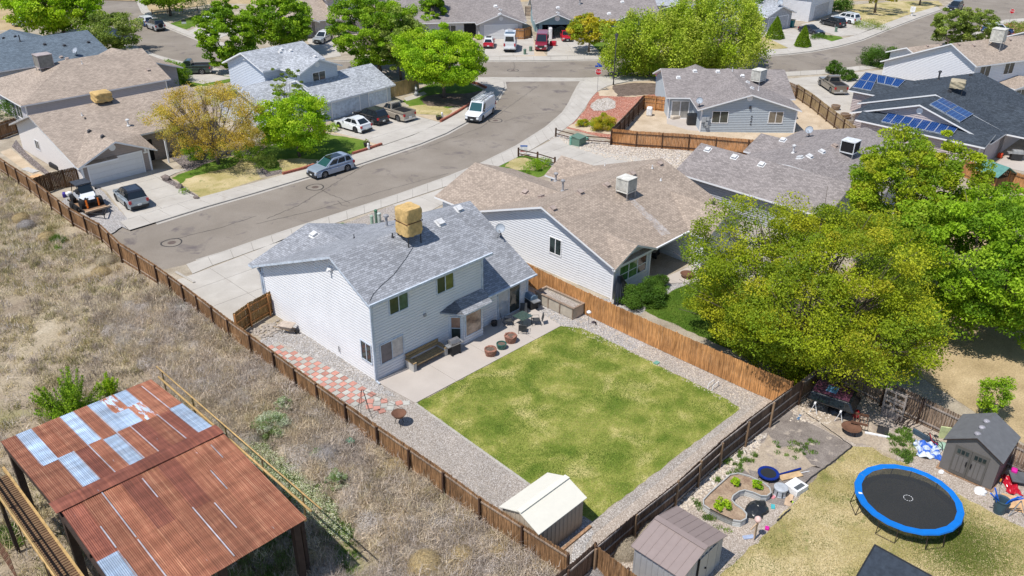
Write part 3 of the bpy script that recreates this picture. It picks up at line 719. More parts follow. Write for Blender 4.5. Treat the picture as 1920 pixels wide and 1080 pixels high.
def cooler(x, y, label, sx=1.0, sy=1.0, h=1.05, leg=.35, kind='louvre', body=None, rz=0.):
    q = on_roof(x, y)
    if not q: print('cooler miss', x, y); return
    p, n, _ = q; t = thing('evaporative_cooler', label, 'cooler', p, rz)
    m = body or simple('cooler_cream', (.62, .60, .54), .6)
    top = leg+h
    for a in (-1, 1):
        for c in (-1, 1):
            b = MB(); b.box(a*sx*.46-.03, a*sx*.46+.03, c*sy*.46-.03, c*sy*.46+.03, -.35, leg); b.obj('leg', GALV, t)
    b = MB(); b.box(-sx*.47, sx*.47, -sy*.47, sy*.47, leg+.06, top-.05); b.obj('case', DARK if kind == 'dark' else simple('cooler_shade', (.22, .21, .19), .8), t)
    b = MB(); b.box(-sx/2, sx/2, -sy/2, sy/2, leg-.02, leg+.08); b.obj('base_tray', m, t)
    b = MB(); b.box(-sx*.52, sx*.52, -sy*.52, sy*.52, top-.06, top+.02); b.obj('lid', m, t)
    for a in (-1, 1):
        for c in (-1, 1): b = MB(); b.box(a*sx*.48-.035, a*sx*.48+.035, c*sy*.48-.035, c*sy*.48+.035, leg+.08, top-.06); b.obj('corner_post', m, t)
    if kind == 'louvre':
        for f in range(4):
            b = MB(); Mx = Matrix.Rotation(f*math.pi/2, 4, 'Z'); hw = sy*.44; off = sx*.48 if f % 2 == 0 else sy*.48
            if f % 2: hw = sx*.44
            for k in range(9):
                y0 = -hw+2*hw*k/9; b.box(off-.02, off+.015, y0+.015, y0+2*hw/9-.025, leg+.14, top-.12, 0, Mx)
            b.obj('louvre_panel', m, t)
    return t
def gvent(h, o, n, r=.3):
    b = MB(); n = Vector(n); q = n.to_track_quat('Z', 'Y').to_matrix().to_4x4(); Mx = Matrix.Translation(Vector(o)) @ q
    b.lathe([(r, 0), (r, .06), (r*.82, .06), (r*.82, .03), (0.02, .03)], 20, (0, 0, 0), 0, Mx)
    for k in (-2, -1, 0, 1, 2): hw = math.sqrt(max(.01, (r*.8)**2-(k*r*.3)**2)); b.box(-hw, hw, k*r*.3-.02, k*r*.3+.02, .03, .05, 0, Mx)
    b.obj('gable_vent', h.trim, h.t)

RBLUE = shingle('shingle_bluegrey', (.305, .315, .34), .24)
RTAN = shingle('shingle_tan', (.37, .30, .243), .2)
RTAN2 = shingle('shingle_tan_pale', (.385, .315, .257), .2)
RGREY = shingle('shingle_greybrown', (.28, .25, .24), .22)
RDARK = shingle('shingle_charcoal', (.055, .068, .085), .35)
RSLATE = shingle('shingle_slate', (.13, .165, .20), .25)
RPALE = shingle('shingle_palegrey', (.40, .42, .45), .3)

# --- 1: two-storey house with blue-grey roof (middle)
h = House('two_storey_house', 'white two-storey house with blue-grey shingle roof behind the big square lawn', 'house', (24.7, 35.4), 0, WHITE, RBLUE, simple('bluish_trim', (.52, .58, .66), .45))
X0, Y0 = 24.7, 35.4
def L(x, y): return (x-X0, y-Y0)
h.block('x', -.5, 9.45, [(-.5, 5.75), (3.1, 7.6), (12.9, 3.5)], (0, 9.0), (0, 12.4), 'AB0')
h.block('x', 9.15, 13.8, [(-.5, 2.62), (6.2, 6.15), (12.9, 3.0)], (9.0, 13.4), (0, 12.4), 'B0')
h.block('y', 12.85, 13.4, [(-.5, 3.45), (4.5, 4.98), (9.5, 3.4)], (12.3, 12.9), (0, 9), 'B', v0=3.6)
WR = ((0, 0, 0), (1, 0, 0), (0, -1, 0))
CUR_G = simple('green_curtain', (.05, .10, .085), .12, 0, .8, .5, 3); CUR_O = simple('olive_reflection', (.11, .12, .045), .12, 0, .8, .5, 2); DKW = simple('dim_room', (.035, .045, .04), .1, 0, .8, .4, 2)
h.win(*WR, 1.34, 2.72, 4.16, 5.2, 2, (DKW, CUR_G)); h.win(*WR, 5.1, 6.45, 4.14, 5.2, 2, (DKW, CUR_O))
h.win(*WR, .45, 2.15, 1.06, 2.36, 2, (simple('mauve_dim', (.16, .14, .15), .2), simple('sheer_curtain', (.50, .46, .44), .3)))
h.win((0, 0, 0), (0, 1, 0), (-1, 0, 0), .28, 1.25, 1.15, 2.42, 2)
# sliding door
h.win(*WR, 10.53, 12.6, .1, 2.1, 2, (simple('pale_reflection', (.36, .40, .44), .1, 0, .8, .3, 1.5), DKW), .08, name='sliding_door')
# bay window: chamfered walls, its own little roof
bay = MB(); bp = [(5.95, 0), (6.62, -.72), (8.37, -.72), (8.37, 0)]
for i in range(3):
    a, b = Vector((*bp[i], 0)), Vector((*bp[i+1], 0)); u = (b-a).normalized(); nn = Vector((u.y, -u.x, 0)); wall_siding(bay, a, u, nn, [(0, 0), ((b-a).length, 0), ((b-a).length, 2.55), (0, 2.55)])
bay.obj('bay_wall', [WHITE, lap_shade_of(WHITE)], h.t)
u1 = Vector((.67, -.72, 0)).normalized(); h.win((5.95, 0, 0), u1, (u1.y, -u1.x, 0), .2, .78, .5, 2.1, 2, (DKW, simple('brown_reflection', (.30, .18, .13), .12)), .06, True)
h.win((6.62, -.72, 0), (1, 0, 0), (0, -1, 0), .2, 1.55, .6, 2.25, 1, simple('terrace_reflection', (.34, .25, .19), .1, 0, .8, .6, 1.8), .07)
tp, un, fa = MB(), MB(), MB()
for q in ([(5.2, .02, 2.75), (6.35, -1.15, 2.55), (8.85, -1.15, 2.55), (9.0, .02, 3.1), (6.6, .02, 3.1)], [(5.2, .02, 2.75), (6.35, -1.15, 2.55), (6.6, .02, 3.1)]): slab_roof(tp, un, fa, q, .1); h.planes.append([h.M @ Vector(p) for p in q])
tp.obj('bay_roof', RBLUE, h.t); un.obj('bay_soffit', h.trim, h.t); fa.obj('bay_fascia', h.trim, h.t)
for c in ((0, 0, 0, 5.6), (9.0, 0, 2.6, 5.5), (13.4, 0, 0, 2.6), (0, 12.4, 0, 3.5)): h.corner(*c, w=.07)
for q in (((-.14, -.14, 5.6), (-.14, -.14, .15), (-.14, -.5, .1)), ((-.2, 12.7, 3.3), (-.12, 12.5, 2.9), (-.12, 12.5, .1))):
    b = MB()
    for a, c in zip(q, q[1:]): b.bar(a, c, .09, .09)
    b.obj('downspout', h.trim, h.t)
b = MB(); b.box(-.5, 9.45, -.62, -.5, 5.62, 5.75); b.obj('gutter', h.trim, h.t); b = MB(); b.box(9.0, 13.8, -.62, -.5, 2.5, 2.62); b.obj('gutter', h.trim, h.t)
b = MB(); b.box(-.16, -.02, 3.6, 4.0, 6.35, 6.5); b.box(-.3, -.14, 3.72, 3.88, 6.25, 6.38); b.obj('flood_light', TRIM, h.t)
b = MB(); b.tube([(-.1, 3.7, .5), (-.1, 3.7, .9)], .03, 6); b.obj('tap', VENT_M['d'], h.t)
b = MB(); b.box(3.9, 4.05, -.14, -.02, 3.0, 3.2); b.obj('wall_lamp', VENT_M['g'], h.t)
H1 = h.finish()

# --- 2: tan roofed bungalow
h = House('bungalow', 'white bungalow with wide tan shingle roof and covered rear porch beside the cedar fence', 'house', (43.2, 31.7), 0, simple('pale_vinyl', (.70, .71, .73), .5, 0, .35, .04), RTAN)
h.block('x', -.5, 14.9, [(-.4, 2.78), (6.7, 5.4), (14.3, 2.75)], (0, 14.3), (3.2, 13.7), 'AB01')
wall_siding(h.w, (0, 0, 0), (0, 1, 0), (-1, 0, 0), [(0, 0), (3.2, 0), (3.2, 4.0), (0, 2.85)])
h.block('y', -.5, -.25, [(-.5, 2.72), (2.0, 3.85), (4.6, 2.72)], (0, 3.2), (.0, 4.4), 'A1', v1=3.1)
h.block('y', -2.2, -.3, [(8.7, 2.72), (11.6, 4.2), (14.6, 2.72)], (-1.7, 3.2), (9.0, 14.2), 'A01', v1=4)
h.block('y', 14.2, 15.8, [(10.0, 2.75), (12.2, 4.05), (14.4, 2.75)], (11, 15.3), (10.3, 14), 'B0', v0=3.8)
h.block('y', 14.2, 18.9, [(-.5, 2.72), (4.3, 4.55), (9.1, 2.72)], (13.5, 18.4), (0, 8.6), 'B01', v0=5.4)
TEAL = simple('teal_wall', (.23, .33, .37), .6, 0, .3, .06)
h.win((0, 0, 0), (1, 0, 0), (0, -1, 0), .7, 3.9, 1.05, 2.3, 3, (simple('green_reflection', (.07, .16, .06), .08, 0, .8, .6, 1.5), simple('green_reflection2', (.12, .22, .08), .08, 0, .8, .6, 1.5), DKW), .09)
b = MB(); b.box(.6, 3.98, -.05, -.0, 1.62, 1.68); b.obj('window_rail', TRIM, h.t)
h.win((0, 0, 0), (0, 1, 0), (-1, 0, 0), 5.0, 6.1, 1.75, 3.0, 2)
h.box('patio_door', DKW, 5.2, 7.0, 3.1, 3.16, .05, 2.1); h.box('grey_panel', simple('pale_board', (.62, .58, .52), .7), 8.93, 8.97, -1.2, -.2, .1, 1.6)
h.box('gutter', TRIM, 4.5, 9.0, -.52, -.4, 2.66, 2.78); h.corner(0, 0, 0, 2.75, .07); h.corner(4.4, 0, 0, 2.6, .07); h.corner(9.0, -1.7, 0, 2.6, .07)
b = MB(); b.box(-.16, -.02, 6.5, 6.9, 4.75, 4.88); b.obj('flood_light', TRIM, h.t)
H2 = h.finish()

# --- 3: grey-brown roofed house behind it
h = House('grey_roofed_house', 'low house with grey-brown roof and white roof vents half hidden by the big yellow-green tree', 'house', (62.9, 28.0), 0, simple('greyblue_vinyl', (.40, .41, .44), .55, 0, .3, .05), RGREY)
h.block('y', -3, 11.8, [(-.6, 2.7), (3.6, 4.5), (7.9, 2.7)], (-2.5, 11.3), (0, 7.4), 'AB01')
h.block('x', 7.8, 19.5, [(-4, 2.7), (2.8, 4.55), (9.6, 2.7)], (7, 19), (-3.4, 9.1), 'B01', v0=4.1)
h.block('y', 9.5, 10.4, [(9.3, 2.7), (12.4, 3.8), (15.5, 2.7)], (9, 9.9), (9.8, 15), 'B01', v0=4.0)
H3 = h.finish()

# --- 4: blue-grey gabled house
h = House('blue_grey_house', 'blue-grey sided house with brown-grey roof behind the cedar fence and dirt yard', 'house', (81.9, 49.4), R(-46.3), simple('bluegrey_vinyl', (.42, .465, .50), .55, 0, .3, .05), RGREY)
h.block('y', -.5, 12, [(-.6, 2.7), (5.3, 4.5), (11.2, 2.7)], (0, 11), (0, 10.8), 'A01')
h.block('x', -3.4, 11.9, [(4.5, 2.7), (10.4, 4.75), (16.4, 2.7)], (-2.9, 11.4), (5.1, 15.9), 'AB01')
h.block('y', 15.5, 16.9, [(-.6, 2.7), (2.2, 3.8), (5, 2.7)], (14, 16.5), (-.1, 4.5), 'B01', v0=3)
h.win((0, 0, 0), (1, 0, 0), (0, -1, 0), 1.25, 3.0, 1.1, 2.4, 2, DKW); h.win((0, 0, 0), (1, 0, 0), (0, -1, 0), 7.7, 9.25, 1.15, 2.42, 2, simple('beige_blind', (.20, .17, .13), .3))
gvent(h, (5.22, -.02, 3.95), (0, -1, 0), .32)
h.win((0, 5.1, 0), (1, 0, 0), (0, -1, 0), -2.5, -.55, .1, 2.1, 2, CURTAIN, .12, name='french_door')
for x, z, s in ((-.0, 1.5, .3), (.42, 1.6, .2), (.3, 1.0, .22), (.45, .7, .14)): h.box('meter_box', simple('meter_grey', (.38, .41, .44), .5, .2), .35+x-s, .35+x+s*.6, -.28, -.03, z-s, z+s)
h.box('wall_lamp', VENT_M['d'], 5.3, 5.5, -.15, -.02, 2.75, 3.1)
for k in range(4): h.box('hook', VENT_M['d'], 5.65, 5.8, -.08, -.02, .9+.32*k, 1.02+.32*k)
for c in ((0, 0, 0, 2.7), (10.8, 0, 0, 2.7), (-2.9, 5.1, 0, 2.7)): h.corner(*c, w=.07)
H4 = h.finish()

# --- 5: charcoal roof with solar panels
h = House('solar_house', 'beige house with large charcoal roof carrying blue solar panels', 'house', (91.1, 22.5), 0, simple('pink_beige_vinyl', (.48, .41, .40), .55, 0, .3, .05), RDARK)
h.block('x', 6.1, 20.3, [(-.6, 2.7), (7.3, 5.3), (15.6, 2.65)], (6.4, 19.8), (-.1, 15.2), 'AB01')
h.block('x', 1.2, 8, [(-.6, 2.7), (7.1, 5.15), (14.3, 2.8)], (1.7, 8), (-.1, 13.8), 'A01')
h.win((1.7, 0, 0), (0, 1, 0), (-1, 0, 0), 2.0, 3.6, 1.1, 2.2, 2, DKW)
gvent(h, (1.68, 7.1, 4.4), (-1, 0, 0), .34)
tp, un, fa = MB(), MB(), MB(); q = [(-.6, -.6, 2.7), (2.0, -.6, 3.5), (2.0, 13.0, 3.5), (-.6, 12.8, 2.7)]
slab_roof(tp, un, fa, q, .16); tp.obj('porch_roof', RDARK, h.t); un.obj('porch_soffit', TRIM, h.t); fa.obj('porch_fascia', TRIM, h.t); h.planes.append([h.M @ Vector(p) for p in q])
wall_siding(h.w, (0, 0, 0), (0, 1, 0), (-1, 0, 0), [(0, 0), (12.3, 0), (12.3, 2.7), (0, 2.7)]); wall_siding(h.w, (0, 0, 0), (1, 0, 0), (0, -1, 0), [(0, 0), (6.5, 0), (6.5, 2.7), (0, 2.7)])
h.block('y', 15.4, 19.0, [(11.2, 2.6), (15.4, 4.1), (19.6, 2.6)], (15, 18.5), (11.7, 19), 'B01', v0=4.5)
h.block('y', -4.5, 4, [(6.2, 2.6), (11.5, 4.4), (17, 2.6)], (0, 3), (9.5, 16.5), 'B', fas=True)
h.win((0, 0, 0), (1, 0, 0), (0, -1, 0), 2.2, 3.6, 1.0, 2.1, 2, DKW)
h.corner(0, 0, 0, 2.7, .07)
H5 = h.finish()
def solar(px4, nx, ny, label):
    r = [on_roof(*p) for p in px4]
    if any(q is None for q in r): print('solar miss', label); return
    P = [q[0]+q[1]*.12 for q in r]; hh = r[0][2]
    t = thing('solar_array', label, 'solar panels', P[0], 0)
    fr = simple('panel_frame', (.55, .60, .66), .35, .5); m = solar_mat()
    n = (P[1]-P[0]).cross(P[3]-P[0]).normalized(); n = n if n.z > 0 else -n
    for i in range(nx):
        for j in range(ny):
            def at(a, b): a = (i+a)/nx; b = (j+b)/ny; return (P[0]*(1-a)+P[1]*a)*(1-b)+(P[3]*(1-a)+P[2]*a)*b-P[0]
            g = .03; Q = [at(g, g), at(1-g, g), at(1-g, 1-g), at(g, 1-g)]; b = MB()
            b.poly([q+n*.04 for q in Q] if (Q[1]-Q[0]).cross(Q[2]-Q[0]).dot(n) > 0 else [q+n*.04 for q in Q][::-1])
            for a, c in zip(Q, Q[1:]+Q[:1]): b.poly([a-n*.02, c-n*.02, c+n*.04, a+n*.04], 1)
            for a, c in zip(Q, Q[1:]+Q[:1]): b.bar(a+n*.035, c+n*.035, .035, .02, 1)
            o = b.obj('solar_panel', [m, fr], t)
            # cell lines follow the panel's own edges
            uvl = o.data.uv_layers[0].data
            for k, c in enumerate(((0, 0), (1, 0), (1, 1), (0, 1))): uvl[k].uv = c
    b = MB(); c = [P[0]*0, P[1]-P[0], P[2]-P[0], P[3]-P[0]]
    for a, d in ((c[0], c[1]), (c[3], c[2])): b.bar(a-n*.06, d-n*.06, .05, .05)
    b.obj('rail', fr, t)
def solar_mat():
    if 'solar_cell' in MATS: return MATS['solar_cell']
    m, nt, p, v = base('solar_cell', .18, 0, .6, 'UV'); sp = _n(nt, 'ShaderNodeSeparateXYZ'); nt.links.new(v, sp.inputs[0])
    a = math_(nt, 'FRACT', math_(nt, 'MULTIPLY', sp.outputs[0], 4)); b = math_(nt, 'FRACT', math_(nt, 'MULTIPLY', sp.outputs[1], 6))
    l = math_(nt, 'MAXIMUM', math_(nt, 'LESS_THAN', a, .09), math_(nt, 'LESS_THAN', b, .06))
    nt.links.new(mix(nt, l, (.004, .03, .145), (.07, .17, .36)), p.inputs['Base Color']); p.inputs['Coat Weight'].default_value = .5
    return m

# --- 6: white two-storey house, right edge
h = House('white_two_storey_house', 'white two-storey house with tan roof and cooler at the right edge', 'house', (115.27, 31.51), R(-20.9), simple('bright_vinyl', (.72, .72, .74), .5, 0, .3, .04), RTAN2)
h.block('x', -.5, 22, [(-.5, 5.25), (3.85, 7.2), (14.3, 2.75)], (0, 21), (0, 13.8), 'AB01')
h.win((0, 0, 0), (1, 0, 0), (0, -1, 0), 1.0, 2.8, 3.65, 5.0, 2); h.win((0, 0, 0), (1, 0, 0), (0, -1, 0), 5.5, 7.2, 3.6, 4.95, 2)
h.block('y', -3, 0, [(4.4, 2.5), (8.5, 3.2), (12, 2.5)], (-2.4, 0), (5, 11.5), 'A0'); h.win((5, -2.4, 0), (1, 0, 0), (0, -1, 0), .6, 2.4, .6, 2.1, 2)
h.block('x', 5.5, 12, [(12, 2.6), (15.5, 3.9), (19, 2.6)], (6, 11.5), (12.4, 18.5), 'AB01'); h.corner(0, 0, 0, 5.3, .07); h.corner(0, 13.8, 0, 2.8, .07)
H6 = h.finish()
# --- 7: pale grey roof beyond
h = House('pale_roofed_house', 'house with pale grey roof behind the white two-storey house at the right edge', 'house', (148, 30), R(-20), vinyl('grey_vinyl', (.5, .5, .52)), RPALE)
h.block('x', -6, 16, [(-6, 2.7), (1.5, 5.4), (8, 2.7)], None, None, 'AB01'); H7 = h.finish()

# --- 12: blue-roofed two-storey
h = House('blue_roofed_house', 'two-storey house with blue-grey roof and double garage behind the white coupe', 'house', (50, 88), R(4), simple('cool_vinyl', (.56, .60, .66), .5, 0, .3, .05), RPALE)
h.block('x', -.5, 8.6, [(.6, 5.45), (4.8, 7.0), (9.1, 5.2)], (0, 8.2), (1.1, 8.6), 'AB01')
h.block('y', -3.2, 4, [(1.9, 5.35), (4.9, 6.6), (8.2, 5.3)], (-2.6, 2), (2.4, 7.8), 'A01')
h.block('x', 2.2, 13.8, [(-6.3, 2.4), (-1.9, 4.35), (4, 2.6)], (2.8, 13.3), (-5.8, 3.5), 'AB01')
h.block('x', -4.4, 4, [(-4.6, 2.5), (.6, 4.3), (5.6, 2.6)], (-3.9, 3), (-4.1, 5.2), 'AB01')
h.win((0, -2.6, 0), (1, 0, 0), (0, -1, 0), 4.1, 5.9, 3.9, 4.95, 2); gvent(h, (4.9, -2.62, 5.85), (0, -1, 0), .3)
h.garage((0, -5.8, 0), (1, 0, 0), (0, -1, 0), 4.0, 8.2, 2.0, simple('bluish_door', (.56, .62, .70), .5)); h.garage((0, -5.8, 0), (1, 0, 0), (0, -1, 0), 9.7, 12.6, 2.0, MATS['bluish_door'])
h.win((0, -4.1, 0), (1, 0, 0), (0, -1, 0), -2.6, -1.2, .9, 2.1, 2)
b = MB(); b.box(-.16, -.02, 4.6, 5.0, 6.1, 6.2); b.obj('flood_light', TRIM, h.t)
H12 = h.finish()
# --- 13: tan garage house
h = House('tan_garage_house', 'tan bungalow with white double garage door and round gable vent at left', 'house', (25, 80.6), R(1), simple('taupe_vinyl', (.36, .30, .27), .55, 0, .3, .05), RTAN2)
h.block('x', -.6, 16.2, [(2.4, 3.05), (9.4, 5.14), (16.4, 2.75)], (0, 15.7), (2.9, 15.9), 'B01')
h.block('x', -.6, 3.3, [(-.6, 2.25), (9.4, 5.14), (16.4, 2.75)], (0, 3), (0, 15.9), '')
h.block('y', -1.0, .2, [(-.6, 2.3), (3.2, 4.0), (7.0, 2.3)], (0, 3), (0, 6.5), 'A1', v1=5.6)
tp, un, fa = MB(), MB(), MB(); slab_roof(tp, un, fa, [(3.2, -.9, 3.98), (7.0, -.9, 2.3), (7.0, 2.4, 3.05), (3.2, 5.6, 4.0)], .14); tp.obj('roof', RTAN2, h.t); un.obj('soffit', TRIM, h.t); fa.obj('fascia', TRIM, h.t)
b = MB(); wall_siding(b, (0, 0, 0), (0, 1, 0), (-1, 0, 0), [(0, 0), (15.9, 0), (15.9, 2.85), (9.4, 5.0), (0, 2.35)]); b.obj('side_wall', [simple('cream_vinyl', (.66, .62, .59), .5, 0, .3, .04), lap_shade_of(MATS['cream_vinyl'])], h.t)
h.garage((0, 0, 0), (1, 0, 0), (0, -1, 0), .6, 5.75, 2.15); gvent(h, (3.15, -.02, 3.2), (0, -1, 0), .32)
h.win((0, 0, 0), (0, 1, 0), (-1, 0, 0), 10.3, 11.3, 1.2, 2.1, 2); h.win((0, 2.9, 0), (1, 0, 0), (0, -1, 0), 11, 12.2, .7, 2.1, 1)
h.box('entry', DARK, 6.9, 8.2, 2.75, 2.86, .05, 2.2); h.box('porch_post', TRIM, 8.7, 8.85, .9, 1.05, 0, 2.6)
h.box('house_number', TRIM, 6.0, 6.4, -.06, -.02, 1.9, 2.05); h.box('wall_lamp', TRIM, 6.1, 6.3, -.12, -.02, 2.1, 2.35)
for c in ((0, 0, 0, 2.3), (6.5, 0, 0, 2.3)): h.corner(*c, w=.08)
H13 = h.finish()
# --- 14: tan house behind with swamp cooler
h = House('tan_hipped_house', 'long tan roofed house with rusty cooler behind the tan garage house', 'house', (28, 104), 0, simple('bluegrey_shade_vinyl', (.44, .43, .46), .55, 0, .3, .05), RTAN2)
h.block('x', -.6, 17, [(-.6, 2.7), (6.4, 5.4), (13.4, 2.7)], (0, 16.5), (0, 12.9), 'AB01', hip0=8.0)
h.block('y', 4, 14.5, [(11.5, 2.7), (16.2, 4.3), (20.9, 2.7)], (5, 14), (12, 20.4), 'AB01')
h.win((0, 0, 0), (1, 0, 0), (0, -1, 0), 8.6, 9.8, .95, 1.6, 4, DARK, .04); h.win((0, 0, 0), (0, 1, 0), (-1, 0, 0), 1.6, 3.4, .6, 2.1, 2)
h.corner(0, 0, 0, 2.7, .07); h.corner(16.5, 0, 0, 2.7, .07)
H14 = h.finish()
# --- 15, 16: roofs at the far left
h = House('slate_roofed_house', 'house with dark blue-grey roof at the left behind the tan hipped roof', 'house', (28, 124), 0, vinyl('shade_vinyl', (.40, .42, .45)), RSLATE)
h.block('x', -30, 17.5, [(-2, 2.7), (5.5, 4.9), (13, 2.7)], None, None, 'AB01'); h.block('y', 12, 18, [(7, 2.7), (11, 4.1), (15, 2.7)], None, None, 'B01', v0=4); H15 = h.finish()
h = House('tan_roofed_house', 'house with plain tan roof at the far left below the big green tree', 'house', (22, 146), 0, vinyl('beige_vinyl2', (.5, .46, .42)), RTAN2)
h.block('x', -30, 11.5, [(-2, 2.7), (6, 5.2), (14, 2.7)], None, None, 'AB01'); H16 = h.finish()
h = House('brown_house', 'small brown-grey roofed house in the top left corner', 'house', (10, 178), R(5), simple('olive_wall', (.24, .22, .18), .7), RGREY)
h.block('x', -14, 9.5, [(-2, 2.8), (5, 5.2), (12, 2.8)], None, None, 'AB01'); H17 = h.finish()
# --- far row
h = House('open_garage_house', 'teal-grey house with its garage door open and a red car inside', 'house', (106.2, 97.0), R(-43), TEAL, RGREY)
h.block('y', -.6, 8, [(-.7, 2.6), (3.0, 4.1), (6.7, 2.6)], (0, 7), (0, 6.0), '01')
wall_siding(h.w, (0, 0, 0), (1, 0, 0), (0, -1, 0), [(0, 0), (.5, 0), (.5, 2.3), (5.6, 2.3), (5.6, 0), (6, 0), (6, 2.7), (3, 3.95), (0, 2.7)])
h.block('x', -.9, 21, [(2.0, 2.7), (9.5, 5.4), (17, 2.7)], (-.3, 20.5), (5.8, 16.5), 'AB01')
h.block('y', 0, 8, [(12, 2.7), (15.5, 4.0), (19, 2.7)], (.8, 7), (12.5, 18.5), 'A01')
gvent(h, (3.0, -.02, 3.3), (0, -1, 0), .42); h.box('garage_interior', DARK, .2, 5.9, 5.6, 5.7, 0, 2.5)
H9 = h.finish()
h = House('grey_garage_house', 'pale grey house with closed garage door behind the white camper van', 'house', (98.3, 103.2), R(-36), simple('palegrey_vinyl', (.58, .57, .57), .5, 0, .3, .04), RGREY)
h.block('y', -.6, 9, [(-.6, 2.6), (3.6, 4.2), (7.8, 2.6)], (0, 8), (0, 7.2), 'A01')
h.block('x', -15, 8.2, [(1.2, 2.7), (9.2, 5.6), (17, 2.7)], (-14.5, 7.6), (1.8, 16.5), 'AB01')
h.garage((0, 0, 0), (1, 0, 0), (0, -1, 0), .9, 6.3, 2.3); gvent(h, (3.6, -.02, 3.35), (0, -1, 0), .34)
h.box('entry', DARK, -2.4, -.4, 1.72, 1.8, .05, 2.3); h.win((0, 1.8, 0), (1, 0, 0), (0, -1, 0), -5.6, -3.8, .9, 2.1, 2)
H10 = h.finish()
h = House('tan_dormer_house', 'two-storey tan roofed house with a white dormer window at the top', 'house', (*G(598, 68),), R(-22), simple('warm_vinyl', (.56, .50, .47), .55, 0, .3, .04), RTAN2)
h.block('x', -1.6, 13.5, [(-.6, 2.7), (9, 6.0), (17, 3.0)], (-1, 13), (0, 16), 'AB01')
h.block('y', 1.5, 10, [(2.0, 5.6), (5.2, 7.0), (8.4, 5.6)], (2.2, 9), (2.5, 7.9), 'A01'); h.win((0, 2.2, 0), (1, 0, 0), (0, -1, 0), 4.2, 5.9, 3.7, 5.2, 2)
h.block('x', 9.5, 17, [(3, 5.4), (8, 7.4), (13, 5.4)], None, None, 'AB01'); h.garage((0, 0, 0), (1, 0, 0), (0, -1, 0), 1.6, 6.6, 2.3, simple('tan_door', (.50, .46, .42), .5))
h.block('y', -2, 9, [(-6.5, 2.7), (-3.2, 4.2), (0, 2.7)], (0, 8), (-6, -.5), 'A01'); h.win((0, 0, 0), (1, 0, 0), (0, -1, 0), -5, -3.3, .8, 2.1, 2)
H11 = h.finish()
h = House('grey_gable_garage_house', 'grey garage house with pale roof beside the teal bin at top right', 'house', (139.8, 73.2), R(-8), simple('grey_vinyl3', (.46, .46, .48), .5), RPALE)
h.block('y', -.6, 8, [(-1.2, 2.7), (3, 4.2), (7.2, 2.7)], (0, 7), (-.6, 6.6), 'A01'); h.block('x', -14, 7.4, [(1, 2.7), (8, 5.2), (15, 2.7)], None, None, 'AB01')
h.garage((0, 0, 0), (1, 0, 0), (0, -1, 0), .1, 5.6, 2.3, simple('grey_door', (.42, .43, .46), .5)); H8 = h.finish()
h = House('white_gable_house', 'tall white house with tan roof behind the black and white cars at top right', 'house', (154.1, 72.6), R(5), simple('white_vinyl4', (.70, .70, .72), .5, 0, .3, .03), RTAN2)
h.block('y', -.7, 16, [(-.7, 5.0), (6.0, 8), (12.3, 5.0)], (0, 15.5), (0, 11.7), 'A01'); h.garage((0, 0, 0), (1, 0, 0), (0, -1, 0), 2, 9.5, 2.6, MATS['grey_door']); H8b = h.finish()
h = House('willow_house', 'house with pale blue-grey roof glimpsed between the willow crowns', 'house', (128, 100), R(-40), vinyl('pale_vinyl5', (.55, .56, .6)), RPALE)
h.block('x', -4, 14, [(-1, 2.7), (6, 5.2), (13, 2.7)], None, None, 'AB01'); H18 = h.finish()
bpy.context.view_layer.update()

# solar arrays, vents, flues, dishes, coolers on the roofs
def Ap(x, y): return (1580+x/3.376, 20+y/3.376)
solar([Ap(290,652), Ap(735,742), Ap(690,800), Ap(242,708)], 8, 1, 'long row of solar panels along the lower charcoal roof edge')
solar([Ap(625,556), Ap(825,662), Ap(742,712), Ap(545,598)], 2, 2, 'square solar array on the main charcoal roof slope')
solar([Ap(218,410), Ap(396,446), Ap(352,490), Ap(218,462)], 3, 1, 'solar panels at the right of the small garage roof')
solar([Ap(150,396), Ap(228,412), Ap(180,512), Ap(62,490)], 2, 2, 'solar panels at the left end of the small garage roof')
for q in ((589,441), (626,399), (825,418), (860,392)): vent(*q, 'w')
vent(734, 407, 'g'); pipe(725, 425, .7, .09, 'g', True); pipe(664, 447, .3, .03, 'd'); pipe(736, 445, .3, .04, 'd')
for q in ((1037,392), (1088,361), (1138,348), (1186,327), (1237,308), (1015,373-3)): vent(*q, 't', .4)
vent(985, 361, 't'); pipe(1042, 340, .6, .09, 'g', True); pipe(1055, 358, .75, .08, 'g', True); pipe(1223, 316, .3, .05, 'w'); pipe(1239, 339, .2, .05, 'w'); pipe(1134, 311, .3, .04, 'w'); vent(1078, 297, 'd', .22); vent(1099, 303, 'd', .22); vent(1337, 382, 'd', .2)
for q in ((1327,281), (1377,295), (1428,309), (1500,297), (1518,294), (1541,285), (1468,263), (1500,336-40)): vent(*q, 'w')
pipe(1487, 287, .6, .08, 'w', True); vent(1565, 274, 't')
for q in ((1303,134), (1346,135), (1272,146), (1392,143), (1400,128), (1402,155), (1410,166), (1432,135)): vent(*q, 'w', .36)
pipe(1422, 170, .5, .05, 'w'); pipe(1373, 134, .5, .04, 'w')
for q in ((168,247), (193,257)): vent(*q, 'd', .3)
pipe(241, 236, .5, .09, 'w', True); pipe(154, 217, .3, .05, 'w'); pipe(160, 223, .2, .05, 'd'); pipe(154, 120, .4, .04, 'w')
for q in ((115,108), (126,111), (278,132), (68,44+5)): vent(*q, 't', .35)
for q in ((7,72), (84,84), (121,86), (166,80), (29,69)): vent(*q, 'd', .3)
pipe(38, 78, .9, .07, 'd'); pipe(1759, 150, .9, .1, 'd', True)
for q in ((1738,87), (1763,86-1), (1797,84), (1825,86), (1893,75)): vent(*q, 't', .32)
for q in ((525,98), (528,118-25), (545,96), (590,107), (593,85)): vent(*q, 'w', .3)
for q in ((929,12), (938,19), (937,27)): vent(*q, 'w', .45)
